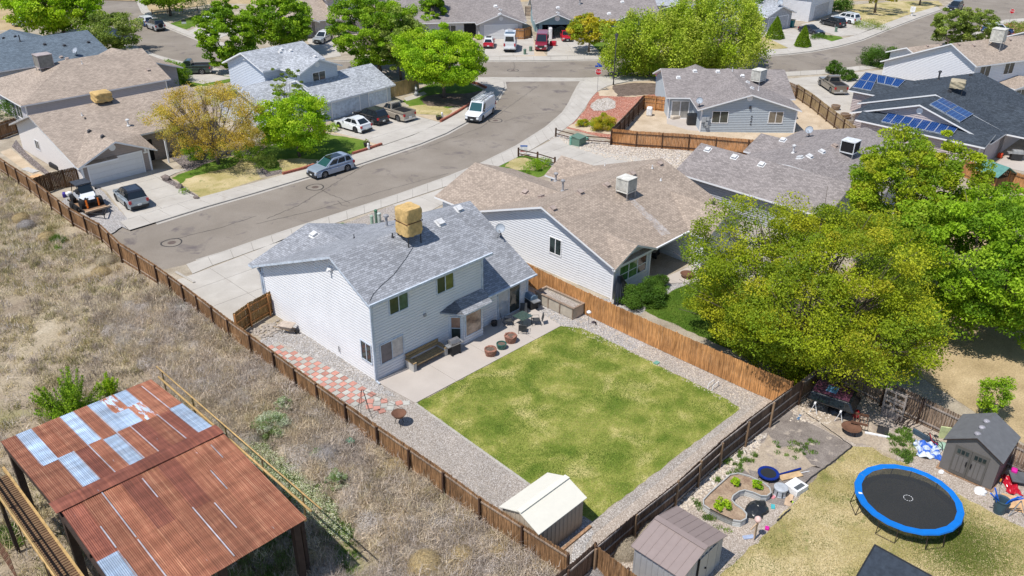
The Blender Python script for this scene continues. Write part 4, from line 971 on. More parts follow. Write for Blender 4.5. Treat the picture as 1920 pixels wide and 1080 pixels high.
for q in ((1046,15), (1046,25), (1167,4), (1142,26)): vent(*q, 'w', .45)
pipe(1087, 8, .8, .12, 'g', True)
for q in ((1820,142), (1815,128-1), (1808,152), (1780,172)): vent(*q, 'd', .3)
dish(939, 444, 'grey satellite dish on the right edge of the blue-grey roof', 215)
dish(1311, 200, 'white satellite dish at the corner of the brown-grey roof of the blue-grey house', 200, .7)
dish(1516, 256, 'blue satellite dish on the ridge of the grey-brown roof', 190, .7)
dish(145, 104, 'small pale satellite dish on the dark blue-grey roof at left', 200, .8)
dish(1462, 12, 'satellite dish above the grey garage at top right', 200, .9)
# tarp-wrapped cooler
q = on_roof(768, 448)
TARP = simple('mustard_tarp', (.53, .36, .15), .75, 0, .2, .3, 3, .8, 5)
def wrapped(q, label, s=1.35, hgt=1.75, leg=.45, rz=0, m=None, strap=True):
    p, n, _ = q; t = thing('covered_cooler', label, 'cooler', p, rz); m = m or TARP
    for a in (-1, 1):
        for c in (-1, 1): b = MB(); b.box(a*s*.4-.03, a*s*.4+.03, c*s*.4-.03, c*s*.4+.03, -.4, leg+.1); b.obj('leg', VENT_M['d'], t)
    V = []; N = 40; lv = 14; b = MB()
    for i in range(lv+1):
        z = leg+hgt*i/lv; f = i/lv
        for k in range(N):
            a = 2*math.pi*k/N; c, d = math.cos(a), math.sin(a); r = 1/max(abs(c), abs(d)); r = min(r, 1.32)
            r *= s*.5*(1+.035*math.sin(k*2.1+3*math.sin(i*.9))+.03*math.sin(k*.7+i*.8)-(.06 if strap and abs(f-.5) < .05 else 0)-.04*(f > .97)+.03*(f < .1)*math.sin(k*3))
            b.v.append((r*c, r*d, z+.03*math.sin(k*1.3)*(i == 0)))
    for i in range(lv):
        for k in range(N): a = i*N+k; e = i*N+(k+1) % N; b.f.append((a, e, e+N, a+N)); b.m.append(0)
    b.f.append(tuple(lv*N+k for k in range(N))); b.m.append(0); b.obj('tarp_cover', m, t, smooth=True, auto=50)
    if strap:
        g = MB(); r = s*.5
        z = leg+hgt*.5
        for i in range(4):
            a = [(r, r), (-r, r), (-r, -r), (r, -r)][i]; c = [(r, r), (-r, r), (-r, -r), (r, -r)][(i+1) % 4]
            g.bar((*[x*1.0 for x in a], z), (*[x*1.0 for x in c], z-.03), .025, .04)
        g.obj('strap', simple('strap_brown', (.10, .04, .02), .8), t)
    return t
wrapped(q, 'large rooftop cooler wrapped in mustard tarp and tied with straps', 1.25, 1.75, .45)
def hose(pts, label, c):
    P = []
    for a in pts:
        r = on_roof(*a)
        if r: P.append(r[0]+Vector((0, 0, .03)))
    b = MB(); b.tube(P, .011, 6); o = b.obj('roof_cable', simple(label, c, .6)); tag(o, 'thin dark cable running down the blue-grey roof from the wrapped cooler', 'cable'); pivot(o, P[0])
hose([(775,463), (762,484), (750,500), (738,516), (716,535), (700,552), (693,566)], 'cable_black', (.02, .02, .02))
cooler(1173, 366, 'white louvred rooftop cooler in the middle of the wide tan roof', 1.15, 1.15, 1.1, .4)
cooler(1591, 290, 'white cooler with dark open sides on the grey-brown roof', 1.3, 1.3, 1.1, .3, 'dark', simple('cooler_white', (.6, .62, .63), .5))
cooler(1421, 155, 'small white louvred cooler on the brown-grey roof of the blue-grey house', 1.5, 1.2, 1.3, .3)
cooler(1867, 88, 'white louvred cooler on legs atop the tan roof at the right edge', 1.5, 1.5, 1.6, .7)
q = on_roof(1792, 172); wrapped(q, 'squat beige covered cooler on the charcoal roof', 1.5, .8, .5, .3, simple('beige_tarp', (.42, .36, .25), .8, 0, .2, .2, 4), False) if q else print('beige miss')
cooler(85, 128, 'weathered grey box cooler on the long tan roof at left', 1.7, 1.7, 1.5, .2, 'plain', simple('weathered_cooler', (.36, .31, .30), .7, 0, .2, .3, 2))
q = on_roof(192, 190)
if q: wrapped(q, 'mustard tarp covered cooler between the two tan roofs at left', 1.7, .9, .1, 0, None, False)
q = on_roof(500, 84)
if q: cooler(502, 86, 'brown-grey cooler at the back of the blue-roofed house', 1.8, 1.8, 1.4, .2, 'plain', simple('weathered_cooler', (.36, .31, .30), .7, 0, .2, .3, 2))

# pale mineral stain washed down the tan roof below its cooler
def roof_stain(pts, w0, w1, name, h_):
    m, nt, p, v = base('mineral_stain', .9); p.inputs['Base Color'].default_value = (.66, .62, .60, 1)
    nt.links.new(math_(nt, 'MULTIPLY', ramp(nt, noise(nt, v, 2.2, 6, .75), [(.38, (0, 0, 0)), (.68, (1, 1, 1))]), .75), p.inputs['Alpha'])
    b = MB(); P = []
    for q in pts:
        r = on_roof(*q)
        if r: P.append((r[0]+r[1]*.008, r[1]))
    for i, ((a, n), (c, n2)) in enumerate(zip(P, P[1:])):
        d = (c-a).normalized(); sd_ = d.cross(n).normalized(); u = w0+(w1-w0)*i/len(P); v_ = w0+(w1-w0)*(i+1)/len(P)
        q = [a-sd_*u, c-sd_*v_, c+sd_*v_, a+sd_*u]; b.poly(q if (q[1]-q[0]).cross(q[2]-q[0]).z > 0 else q[::-1])
    b.obj(name, m, h_.t, world=True)
roof_stain([(1182, 372), (1195, 385), (1208, 398), (1222, 412), (1236, 426), (1250, 440)], .28, .55, 'roof_stain', H2)
# ------------------------------------------------------------------ timber
def wood(name, c, v=.4):
    if name in MATS: return MATS[name]
    m, nt, p, vec = base(name, .85, 0, .15)
    mp = _n(nt, 'ShaderNodeMapping'); mp.inputs['Scale'].default_value = (9, 9, .9); nt.links.new(vec, mp.inputs[0])
    f = noise(nt, mp.outputs[0], 1.2, 5, .7); f2 = noise(nt, vec, .55, 4, .6)
    a = ramp(nt, f, [(.36, tuple(x*(1-v) for x in c)), (.5, c), (.64, tuple(min(1, x*(1+v)) for x in c))])
    a = mix(nt, 1.0, a, ramp(nt, f2, [(.3, (.62, .60, .60)), (.62, (1.12, 1.1, 1.05))]), 'MULTIPLY')
    nt.links.new(a, p.inputs['Base Color']); bump(nt, p, f, .4, .01); return m
W_OLD = wood('weathered_brown_fence', (.245, .14, .072), .6); W_RAIL = wood('weathered_rail', (.30, .23, .18)); W_POST = wood('dark_post', (.085, .05, .035))
W_CED = wood('cedar_fence', (.50, .25, .10), .42); W_DK = wood('dark_grey_fence', (.15, .10, .075), .5); W_GREYRAIL = wood('grey_rail', (.33, .29, .27)); W_PINE = wood('new_pine_fence', (.48, .36, .19), .3)
def fence(label, pts, bm, rm, pm, hgt=1.8, side=1, post=2.44, rails=(.35, 1.45), bw=.14, lean=0., world=False, dogear=True, cap=False, gap=.014, name='wooden_fence', postside=None):
    """side=+1: rails and posts stand on the left of the walking direction"""
    P = [Vector(p) for p in (pts if world else px(*pts))]
    t = thing(name, label, 'fence', (*P[0], 0)); o3 = Vector((*P[0], 0))
    bd = MB(); rr = {}; tot = 0
    for a, b in zip(P, P[1:]):
        d = b-a; Ln = d.length; d.normalize(); n = Vector((-d.y, d.x))*side; k = max(1, round(Ln/bw)); w = Ln/k
        for i in range(k):
            s0 = a+d*(w*i+gap*.5); s1 = a+d*(w*(i+1)-gap*.5); th = .018; off = random.uniform(-.006, .006); hh = hgt+random.uniform(-.035, .02)
            le = n*(lean*math.sin((tot+w*i)*.35)+random.uniform(-.004, .004))
            q = []
            for e in (-th/2+off, th/2+off):
                m2 = n*e; c = .035 if dogear else 0; mid = s0.lerp(s1, .5)
                zs = [(s0, .03), (s1, .03), (s1, hh-c), (s1.lerp(s0, .25), hh), (s0.lerp(s1, .25), hh), (s0, hh-c)]
                q.append([Vector(((p+m2+le*(z/hgt)).x, (p+m2+le*(z/hgt)).y, z))-o3 for p, z in zs])
            bd.poly(q[0] if side > 0 else q[0][::-1]); bd.poly(q[1][::-1] if side > 0 else q[1])
            for u in (2, 3, 4): v = (u+1) % 6; f = [q[0][u], q[1][u], q[1][v], q[0][v]]; bd.poly(f if side < 0 else f[::-1])
        m = max(1, round(Ln/post))
        for i in range(m):
            s0 = a+d*(Ln*i/m); s1 = a+d*(Ln*(i+1)/m)
            for z in rails:
                r = MB(); l0 = n*(.045+lean*math.sin((tot+Ln*i/m)*.35)*z/hgt)
                r.bar(Vector((*(s0+l0), z+random.uniform(-.02, .02)))-o3, Vector((*(s1+l0), z+random.uniform(-.02, .02)))-o3, .04, .09); r.obj('rail', rm, t)
        for i in range(m+1):
            if i == m and b is not P[-1]: continue
            s0 = a+d*(Ln*i/m)+n*.11*(postside if postside else 1); r = MB(); r.box(-.05, .05, -.05, .05, -.1, hgt-.05+random.uniform(-.06, .05), 0, Matrix.Translation(Vector((*s0, 0))-o3) @ Matrix.Rotation(math.atan2(d.y, d.x), 4, 'Z')); r.obj('post', pm, t)
        if cap:
            r = MB(); r.bar(Vector((*(a+n*.0), hgt+.02))-o3, Vector((*(b+n*.0), hgt+.02))-o3, .13, .035); r.obj('cap_rail', rm, t)
        tot += Ln
    bd.obj('boards', bm, t, kind='stuff'); return t
fence('long weathered brown fence dividing the dry field from the yards', [(-25,305),(0,320),(60,362),(100,394),(140,424),(195,455),(232,492),(300,535),(350,572),(435,640),(520,703),(600,762),(712,846),(835,933),(902,983),(1066,1090)], W_OLD, W_RAIL, W_POST, 1.75, -1, 2.44, (.3, 1.52), lean=.04)
fence('short gate fence between the long fence and the white gable wall', [(444,632),(470,612),(505,592),(545,566)], wood('olive_fence', (.30, .185, .075)), W_CED, W_CED, 1.8, -1, 2.0, (.3, 1.0, 1.55))
fence('bright cedar fence beside the gravel strip and square lawn', [(975,527),(1030,556),(1101,592),(1180,630),(1262,668),(1345,706),(1415,738),(1476,763)], W_CED, W_RAIL, W_CED, 1.83, 1, 2.44, (.4, 1.4))
fence('dark leaning back fence between the lawn and the trampoline yard', [(1110,1078),(1185,1012),(1262,950),(1345,876),(1440,800),(1494,758)], W_DK, W_GREYRAIL, wood('tan_post', (.25, .17, .11)), 1.75, -1, 2.44, (.3, .95, 1.6), lean=.1)
fence('brown fence end running toward the bottom edge from the corner', [(1110,1075),(1060,1120),(1010,1160)], W_DK, W_GREYRAIL, W_POST, 1.85, 1, 2.44, (.3, 1.5))
fence('brown fence stub from the corner toward the grey-brown shed', [(1110,1072),(1170,1120),(1240,1170)], W_OLD, W_GREYRAIL, W_POST, 1.75, 1, 2.44, (.3, 1.6))
fence('patchy old fence behind the dark resin shed and leaning door', [(1494,758),(1520,738),(1575,720),(1652,760),(1720,793),(1790,827),(1850,858),(1920,893),(2010,940)], wood('patchy_fence', (.26, .19, .14), .6), W_GREYRAIL, W_POST, 1.75, -1, 2.44, (.3, 1.45), gap=.02)
fence('dark gate fence between the field fence and tan garage', [(72,368),(100,358),(125,352),(150,346)], wood('deep_brown_fence', (.115, .065, .035), .6), W_POST, W_POST, 1.8, 1, 2.0, (.3, 1.5), gap=.014)
fence('cedar fence in front of the blue-grey house yard', [(1145,271),(1192,276),(1240,279),(1290,282),(1340,287),(1400,292),(1475,300)], wood('cedar_dark', (.42, .20, .08), .5), W_POST, W_POST, 1.83, -1, 2.44, (.3, 1.45))
fence('dark-sided fence from the cedar corner up to the round-top gate', [(1145,270),(1160,256),(1185,228),(1205,205)], W_DK, W_RAIL, W_POST, 1.83, -1, 2.44, (.3, 1.45))
fence('brown fence with round-top gate panel beside the french doors', [(1205,205),(1228,207),(1251,210)], wood('cedar_dark', (.42, .20, .08), .5), W_CED, W_CED, 1.83, -1, 1.6, (.3, 1.0, 1.5))
fence('tan side fence running along the driveway of the solar house', [(1492,184),(1520,203),(1550,228),(1580,252),(1600,268)], wood('tan_fence', (.36, .27, .16)), W_RAIL, W_POST, 1.83, -1, 2.44, (.3, 1.45))
fence('short fence by the solar house driveway end', [(1475,178),(1492,186)], W_OLD, W_RAIL, W_POST, 1.8, -1, 2.0, (.3, 1.0, 1.5), gap=.05)
fence('small slatted fence at the solar house side wall', [(1568,236),(1602,232)], W_OLD, W_RAIL, W_POST, 1.2, -1, 2.0, (.3, .9), gap=.07)
fence('new yellow pine fence beside the double garage', [(728,184),(745,181),(765,176),(786,168)], W_PINE, W_PINE, W_PINE, 1.9, 1, 2.4, (.3, 1.5))
fence('brown fence between the two far garages', [(965,74),(982,74),(995,70)], W_CED, W_RAIL, W_POST, 1.8, -1, 2.4, (.3, 1.5))
fence('dark tall fence gap between far grey roofs', [(985,30),(1000,30)], W_OLD, W_RAIL, W_POST, 1.8, -1, 2.4, (.3, .9, 1.5), gap=.06)
fence('far brown fence behind the tan dormer house', [(740,20),(775,22),(800,22)], W_OLD, W_RAIL, W_POST, 1.8, -1, 2.4, (.3, 1.5))
fence('brown fence below the green playhouse roof', [(1800,330),(1840,345),(1885,352),(1960,378)], W_CED, W_OLD, W_POST, 1.8, -1, 2.4, (.3, 1.5))
fence('short brown fence left of the tan garage side yard', [(-20,262),(0,262),(34,250)], W_OLD, W_RAIL, W_POST, 1.8, -1, 2.4, (.3, 1.5))
def rail_fence(label, pts, n, m=None):
    P = [Vector(p) for p in px(*pts)]; t = thing('rail_fence', label, 'fence', (*P[0], 0)); Q = resample(P, n); o = Vector((*P[0], 0)); m = m or W_POST
    for i, q in enumerate(Q):
        b = MB(); b.box(-.07, .07, -.07, .07, -.1, 1.0, 0, Matrix.Translation(Vector((*q, 0))-o)); b.obj('post', m, t)
        if i:
            for z in (.35, .8): b = MB(); b.bar(Vector((*Q[i-1], z))-o, Vector((*q, z))-o, .07, .09); b.obj('rail', m, t)
rail_fence('low dark rail fence in front of the green utility box', [(1042,256),(1087,268),(1145,272)], 2)
rail_fence('low dark rail fence beside the small front lawn', [(972,294),(1008,302),(1040,312)], 2)
rail_fence('far rail fence behind the top-left lawn', [(286,28),(330,24),(380,20),(425,16)], 5, W_RAIL)

# ------------------------------------------------------------------ rusty steel barn with catwalks
def corrugated(name, c1, c2, kind):
    m, nt, p, v = base(name, .65, .0, .3)
    mp = _n(nt, 'ShaderNodeMapping'); mp.inputs['Scale'].default_value = (11, .3, 1); nt.links.new(v, mp.inputs[0])
    mp2 = _n(nt, 'ShaderNodeMapping'); mp2.inputs['Scale'].default_value = (.4, 1.5, 1); nt.links.new(v, mp2.inputs[0]); f4 = noise(nt, mp2.outputs[0], 1.4, 3, .6)
    f = noise(nt, mp.outputs[0], 1.3, 6, .7); mp3 = _n(nt, 'ShaderNodeMapping'); mp3.inputs['Scale'].default_value = (6, 1.1, 1); nt.links.new(v, mp3.inputs[0]); f2 = noise(nt, mp3.outputs[0], .9, 5, .65, .2); oi = _n(nt, 'ShaderNodeObjectInfo')
    a = ramp(nt, f, [(.25, tuple(x*.6 for x in c1)), (.5, c1), (.72, c2)])
    if kind == 'patchy': a = mix(nt, ramp(nt, f2, [(.50, (0, 0, 0)), (.56, (1, 1, 1))]), a, (.42, .50, .60))
    elif kind == 'rust': a = mix(nt, ramp(nt, f2, [(.70, (0, 0, 0)), (.73, (1, 1, 1))]), a, (.46, .48, .53))
    else: a = mix(nt, ramp(nt, f2, [(.68, (0, 0, 0)), (.76, (1, 1, 1))]), a, (.40, .20, .12))
    a = mix(nt, 1.0, a, ramp(nt, f4, [(.35, (.78, .76, .75)), (.65, (1.2, 1.24, 1.28))]), 'MULTIPLY')
    k = math_(nt, 'MULTIPLY_ADD', oi.outputs['Random'], .4); k.node.inputs[2].default_value = .76
    cb = _n(nt, 'ShaderNodeCombineColor'); [nt.links.new(k, cb.inputs[i]) for i in range(3)]
    nt.links.new(mix(nt, 1.0, a, cb.outputs[0], 'MULTIPLY'), p.inputs['Base Color']); return m
RUST = corrugated('rusty_sheet', (.27, .10, .055), (.42, .215, .125), 'rust'); RUSTD = corrugated('dark_rusty_sheet', (.21, .07, .045), (.34, .12, .07), 'rust')
ZINC = corrugated('zinc_sheet', (.34, .43, .55), (.50, .58, .68), 'zinc'); PATCH = corrugated('patchy_sheet', (.34, .13, .07), (.46, .22, .13), 'patchy')
BX0, BX1 = 5.55, 12.75
barn = thing('steel_barn', 'open steel barn with rusty corrugated roof and blue-grey zinc patches', 'barn', (BX0, 24.5, 0))
def sheet_part(x0, x1, ya, za, yb, zb, m, lift=0):
    nseg = 9; b = MB(); per = .076; n = int((x1-x0)/(per/4)); D = Vector((0, yb-ya, zb-za)); up = D.cross(Vector((1, 0, 0))).normalized(); up = up if up.z > 0 else -up
    pr = None
    for i in range(n+1):
        x = x0+(x1-x0)*i/n; o = up*(.011*math.cos(2*math.pi*(x-x0)/per)+lift); A = Vector((x, ya, za))+o; B = Vector((x, yb, zb))+o
        if pr: b.poly([pr[0], A, B, pr[1]] if (yb > ya) else [pr[0], pr[1], B, A])
        pr = (A, B)
    b.obj('roof_sheet', m, barn, world=True)
YR, YN, YS = 31.45, 38.6, 24.35; ZR, ZN, ZS = 4.95, 4.35, 4.15
def zs(y): return ZR+(ZN-ZR)*(y-YR)/(YN-YR) if y > YR else ZR+(ZS-ZR)*(YR-y)/(YR-YS)
ncol = 11; cw = (BX1-BX0)/ncol
lay = {c: [(0, .5, a), (.5, 1, b_)] for c, (a, b_) in enumerate((('r', 'r'), ('z', 'r'), ('r', 'z'), ('r', 'd'), ('z', 'r'), ('r', 'z'), ('z', 'r'), ('p', 'd'), ('p', 'r'), ('r', 'd'), ('r', 'z')))}
lay[8] = [(0, .25, 'z'), (.25, .5, 'p'), (.5, 1, 'r')]; lay[7] = [(0, .25, 'p'), (.25, .5, 'z'), (.5, 1, 'd')]
MM = {'r': RUST, 'd': RUSTD, 'z': ZINC, 'p': PATCH}
for c in range(ncol):
    x0 = BX0+cw*c; x1 = x0+cw+.05
    for i, (f0, f1, k) in enumerate(lay[c]):
        ya = YN+(YR-YN)*f0; yb = YN+(YR-YN)*f1-(.12 if f1 < 1 else 0); sheet_part(x0, x1, yb, zs(yb), ya, zs(ya), MM[k], .012*((c+i) % 2))
for c in range(9):
    cw2 = (BX1+.1-BX0-.1)/9; x0 = BX0+.1+cw2*c; x1 = x0+cw2+.05
    for i, (f0, f1) in enumerate(((0, .52), (.5, 1))):
        ya = YR+(YS-YR)*f0; yb = YR+(YS-YR)*f1; k = 'z' if (c == 0 and i == 1) else ('d' if (i == 0 and c in (0, 3, 5)) else 'r'); sheet_part(x0, x1, yb, zs(yb), ya, zs(ya)+.01*(i == 0), MM[k], .012*(c % 2))
DULL = corrugated('dull_lap', (.34, .33, .36), (.46, .44, .46), 'zinc')
# thin pale lap strips where sheets overlap
for c in (3, 4, 6, 7, 9, 10):
    b = MB(); x = BX0+cw*c; f0, f1 = random.choice(((.05, .5), (.1, .95), (.5, .97))); ya = YN+(YR-YN)*f0; yb = YN+(YR-YN)*f1; b.bar((x+.06, yb, zs(yb)+.03), (x+.06, ya, zs(ya)+.03), .05, .006); b.obj('lap_strip', DULL, barn, world=True)
for c, f0, f1 in ((2, .0, .5), (2, .52, 1.0), (4, .1, .3), (5, .5, .97), (6, .55, .8), (7, .3, .5), (1, .3, .5), (1, .6, .8), (8, .1, .25)):
    b = MB(); x = BX0+.1+cw2*c; ya = YR+(YS-YR)*f0; yb = YR+(YS-YR)*f1; b.bar((x+.04, yb, zs(yb)+.035), (x+.04, ya, zs(ya)+.035), .05, .006); b.obj('lap_strip', DULL, barn, world=True)
for k in range(6):
    b = MB(); x0 = BX0-.1+(BX1-BX0+.2)*k/6; x1 = BX0-.1+(BX1-BX0+.2)*(k+1)/6+.06; lf = .012*(k % 2)
    for a, c in ((-.42, -.14), (-.14, .14), (.14, .42)):
        z = lambda y: ZR+.075-.07*abs(y)-.02*(abs(y) > .2); b.poly([(x0, YR+a, z(a)+lf), (x1, YR+a, z(a)+lf), (x1, YR+c, z(c)+lf), (x0, YR+c, z(c)+lf)])
    b.obj('ridge_cap', RUSTD, barn, world=True)
DST = simple('dark_steel', (.05, .035, .03), .7, .2); RST = simple('rusty_steel', (.16, .08, .05), .8, .1)
for x in (BX0+.25, (BX0+BX1)/2, BX1-.25):
    for y in (YS+.35, YR, YN-.3): b = MB(); b.box(x-.15, x+.15, y-.15, y+.15, -.1, zs(y)-.25); b.obj('column', DST, barn, world=True)
for y in (YS+.35, YS+2.2, YS+4, YR, YR+2, YR+4, YN-.3): b = MB(); b.bar((BX0+.05, y, zs(y)-.13), (BX1-.05, y, zs(y)-.13), .12, .2); b.obj('purlin', DST, barn, world=True)
for x in (BX0+.12, BX1-.12): 
    for ya, yb in ((YS+.2, YR), (YR, YN-.1)): b = MB(); b.bar((x, ya, zs(ya)-.34), (x, yb, zs(yb)-.34), .16, .22); b.obj('edge_beam', DST, barn, world=True)
YEL = simple('yellow_paint', (.46, .30, .12), .55, 0, .35, .3, 3); GRATE = simple('rusty_grating', (.20, .13, .07), .8, .1, .3, .35, 6, .8, 60)
def catwalk(label, x, xo, y0, y1, zd, rails, deck):
    t = thing('catwalk', label, 'walkway', (x, y0, 0))
    if deck:
        b = MB(); b.box(min(x, xo)-x, max(x, xo)-x, 0, y1-y0, zd-.02, zd)
        n = int((y1-y0)/.16)
        b2 = MB()
        for i in range(n): b2.box(min(x, xo)-x, max(x, xo)-x, i*.16, i*.16+.03, zd, zd+.03)
        b.obj('deck', GRATE, t); b2.obj('grating', RST, t, kind='stuff')
    for e in ((x, xo) if deck else (x,)): b = MB(); b.box(e-x-.05, e-x+.05, 0, y1-y0+.6, zd-.16, zd+.05); b.obj('edge_beam', YEL, t)
    for i, (dx, z, r) in enumerate(rails): b = MB(); b.tube([(dx, -1.0+.6*i, z), (dx, y1-y0+1.0-.3*i, z)], r*.8, 10); b.obj('handrail', YEL, t, smooth=True)
    n = max(2, int((y1-y0)/2.6))
    for i in range(n+1):
        yy = (y1-y0)*i/n+.3; b = MB(); b.box(rails[0][0]-.06, rails[0][0]-.02, yy-.05, yy+.05, zd-.1, rails[0][1]); b.obj('stanchion', simple('olive_steel', (.12, .09, .04), .7), t)
    for i in range(3):
        yy = (y1-y0)*i/2.2+.4
        for e in ((x, xo) if deck else (x,)): b = MB(); b.box(e-x-.08, e-x+.08, yy-.08, yy+.08, -.1, zd-.1); b.obj('leg', DST, t)
catwalk('yellow railed catwalk along the right side of the rusty barn roof', 13.0, 13.0, YS+.3, 37.6, 3.9, ((.22, 4.95, .045), (.1, 4.5, .07)), False)
catwalk('catwalk with rusty grating and yellow rails along the left side of the barn', 5.15, 4.4, 23.0, 36.8, 3.75, ((-.95, 4.85, .045), (-.85, 4.3, .06)), True)
t = thing('wire_mesh_panel', 'rusty wire mesh panel hanging beside the left catwalk', 'mesh panel', (3.5, 31.5, 0))
for i in range(7): b = MB(); b.tube([(0, i*.4, 2.2), (0, i*.4, 3.7)], .015, 4); b.obj('wire', RST, t)
for i in range(5): b = MB(); b.tube([(0, 0, 2.2+i*.37), (0, 2.4, 2.2+i*.37)], .015, 4); b.obj('wire', RST, t)

# ------------------------------------------------------------------ sheds
def rib_mat(name, c): return simple(name, c, .5, 0, .35, .04, .5)
def metal_shed(label, o, rz, W, D, ze, zr, roofm, wallm, doorside=None, rib=.28, roofrib=.0, over=.12):
    """W along local x (eave direction y?) ridge along x"""
    t = thing('garden_shed', label, 'shed', (*o, 0), rz)
    for nm, pl in (('front_wall', ((0, 0), (W, 0))), ('back_wall', ((W, D), (0, D)))):
        b = MB(); a, c = Vector((*pl[0], 0)), Vector((*pl[1], 0)); u = (c-a).normalized(); n = Vector((u.y, -u.x, 0)); k = int(W/rib)
        for i in range(k):
            s0, s1 = W*i/k, W*(i+1)/k; m1, m2 = s0+.05, s0+.1
            q = [(s0, 0), (s0+.03, .03), (s0+.07, .03), (s0+.1, 0), (s1, 0)]
            for (x0, d0), (x1, d1) in zip(q, q[1:]): A = a+u*x0+n*d0; B = a+u*x1+n*d1; b.poly([A, B, B+Vector((0, 0, ze)), A+Vector((0, 0, ze))])
        b.obj(nm, wallm, t)
    for nm, xx, sg in (('gable_wall', 0, -1), ('gable_wall', W, 1)):
        b = MB(); k = int(D/rib)
        for i in range(k):
            s0, s1 = D*i/k, D*(i+1)/k; q = [(s0, 0), (s0+.03, .03), (s0+.07, .03), (s0+.1, 0), (s1, 0)]
            for (y0, d0), (y1, d1) in zip(q, q[1:]):
                zt = lambda y: ze+(zr-ze)*(1-abs(y-D/2)/(D/2))
                f = [(xx+sg*d0, y0, 0), (xx+sg*d1, y1, 0), (xx+sg*d1, y1, zt(y1)), (xx+sg*d0, y0, zt(y0))]; b.poly(f if sg > 0 else f[::-1])
        b.obj(nm, wallm, t)
    for sg in (0, 1):
        y0 = -over if sg == 0 else D+over; z0 = ze-(zr-ze)*over/(D/2); b = MB(); xa, xb = -over, W+over
        P = [Vector((xa, y0, z0)), Vector((xb, y0, z0)), Vector((xb, D/2, zr)), Vector((xa, D/2, zr))]; P = P if sg == 0 else P[::-1]
        b.poly([p+Vector((0, 0, .04)) for p in P]); b.poly(P[::-1])
        for a, c in zip(P, P[1:]+P[:1]): b.poly([a, c, c+Vector((0, 0, .04)), a+Vector((0, 0, .04))])
        if roofrib:
            n = int((xb-xa)/roofrib)
            for i in range(n+1):
                x = xa+(xb-xa)*i/n; b.bar((x, y0, z0+.045), (x, D/2, zr+.045), .03, .03)
        b.obj('roof_panel', roofm, t)
    b = MB(); b.bar((-over, D/2, zr+.05), (W+over, D/2, zr+.05), .3, .035); b.obj('ridge_cap', roofm, t)
    return t
# cream-roofed shed on the lawn corner; its long side faces -Y, ridge along X
p0 = G(1007, 1040); p1 = G(1102, 989)
sh = metal_shed('cream metal shed with white roof at the lawn corner by the fence', (21.0, 18.5), 0, 3.15, 2.3, 1.82, 2.3, simple('cream_roof', (.68, .65, .56), .5, 0, .35, .03), simple('beige_shed_wall', (.40, .33, .25), .55, 0, .3, .06))
b = MB(); b.bar((.3, -.4, .06), (3.4, -.35, .06), .16, .1); o = b.obj('timber_beam', wood('beam', (.30, .19, .12))); o.location = (21.0, 18.5, 0); tag(o, 'loose timber beam lying beside the cream shed', 'timber')
BRN = simple('brown_shed_roof', (.27, .215, .20), .55, 0, .3, .05); GRW = simple('greyblue_shed_wall', (.36, .36, .37), .55, 0, .3, .06)
sh = metal_shed('grey metal shed with ribbed brown roof by the stub fence', (26.75, 12.45), R(90), 2.45, 3.35, 1.78, 2.25, BRN, GRW, roofrib=.34)
b = MB(); b.box(-.06, -.035, .55, 1.25, .05, 1.75); b.obj('door', GRW, sh); b = MB(); b.box(-.06, -.035, 1.29, 1.99, .05, 1.75); b.obj('door', GRW, sh)
b = MB(); b.box(-.08, -.035, 1.99, 2.07, .02, 1.8); b.obj('door_track', DARK, sh); b = MB(); b.lathe([(.05, 0), (.05, .04)], 8, (-.09, 1.45, .9)); b.obj('handle', DARK, sh)
# dark resin shed with double doors
RES = simple('resin_grey', (.15, .14, .135), .6, 0, .3, .06); RESD = simple('resin_dark', (.105, .098, .09), .6, 0, .3, .06); RESR = simple('resin_roof', (.135, .138, .145), .7, 0, .25, .12, 3)
t = thing('garden_shed', 'dark grey resin shed with double doors and three roof skylights', 'shed', (40.95, 5.15), R(1)); W_, D_, ZE, ZP = 2.75, 2.6, 1.95, 2.7
for nm, P, n in (('gable_wall', [(0, 0), (D_, 0), (D_, ZE), (D_/2, ZP), (0, ZE)], 0), ('gable_wall', [(0, 0), (D_, 0), (D_, ZE), (D_/2, ZP), (0, ZE)], 1)):
    b = MB(); x = 0 if n == 0 else W_; q = [(x, y, z) for y, z in P]; b.poly(q[::-1] if n == 0 else q); b.obj(nm, RES, t)
for y in (0, D_):
    b = MB(); q = [(0, y, 0), (W_, y, 0), (W_, y, ZE), (0, y, ZE)]; b.poly(q if y == 0 else q[::-1])
    for i in range(7): b.box(.15+i*.37, .42+i*.37, y-.02, y+.02, .1, ZE-.1)
    b.obj('side_wall', simple('mauve_resin', (.16, .11, .12), .6, 0, .3, .1), t)
for sg in (0, 1):
    y0 = -.15 if sg == 0 else D_+.15; z0 = ZE-.09; P = [Vector((-.15, y0, z0)), Vector((W_+.1, y0, z0)), Vector((W_+.1, D_/2, ZP)), Vector((-.15, D_/2, ZP))]; P = P if sg == 0 else P[::-1]
    b = MB(); b.poly([p+Vector((0, 0, .07)) for p in P]); b.poly(P[::-1]); [b.poly([a, c, c+Vector((0, 0, .07)), a+Vector((0, 0, .07))], 1) for a, c in zip(P, P[1:]+P[:1])]; b.obj('roof_panel', [RESR, DST], t)
for i in range(3):
    b = MB(); x = .35+i*.72; b.lathe([(.17, -.02), (.17, .06), (.12, .11), (.03, .13)], 12, (x, D_/2+.12, ZP-.02)); b.obj('skylight', simple('skylight_grey', (.30, .29, .32), .3), t, smooth=True)
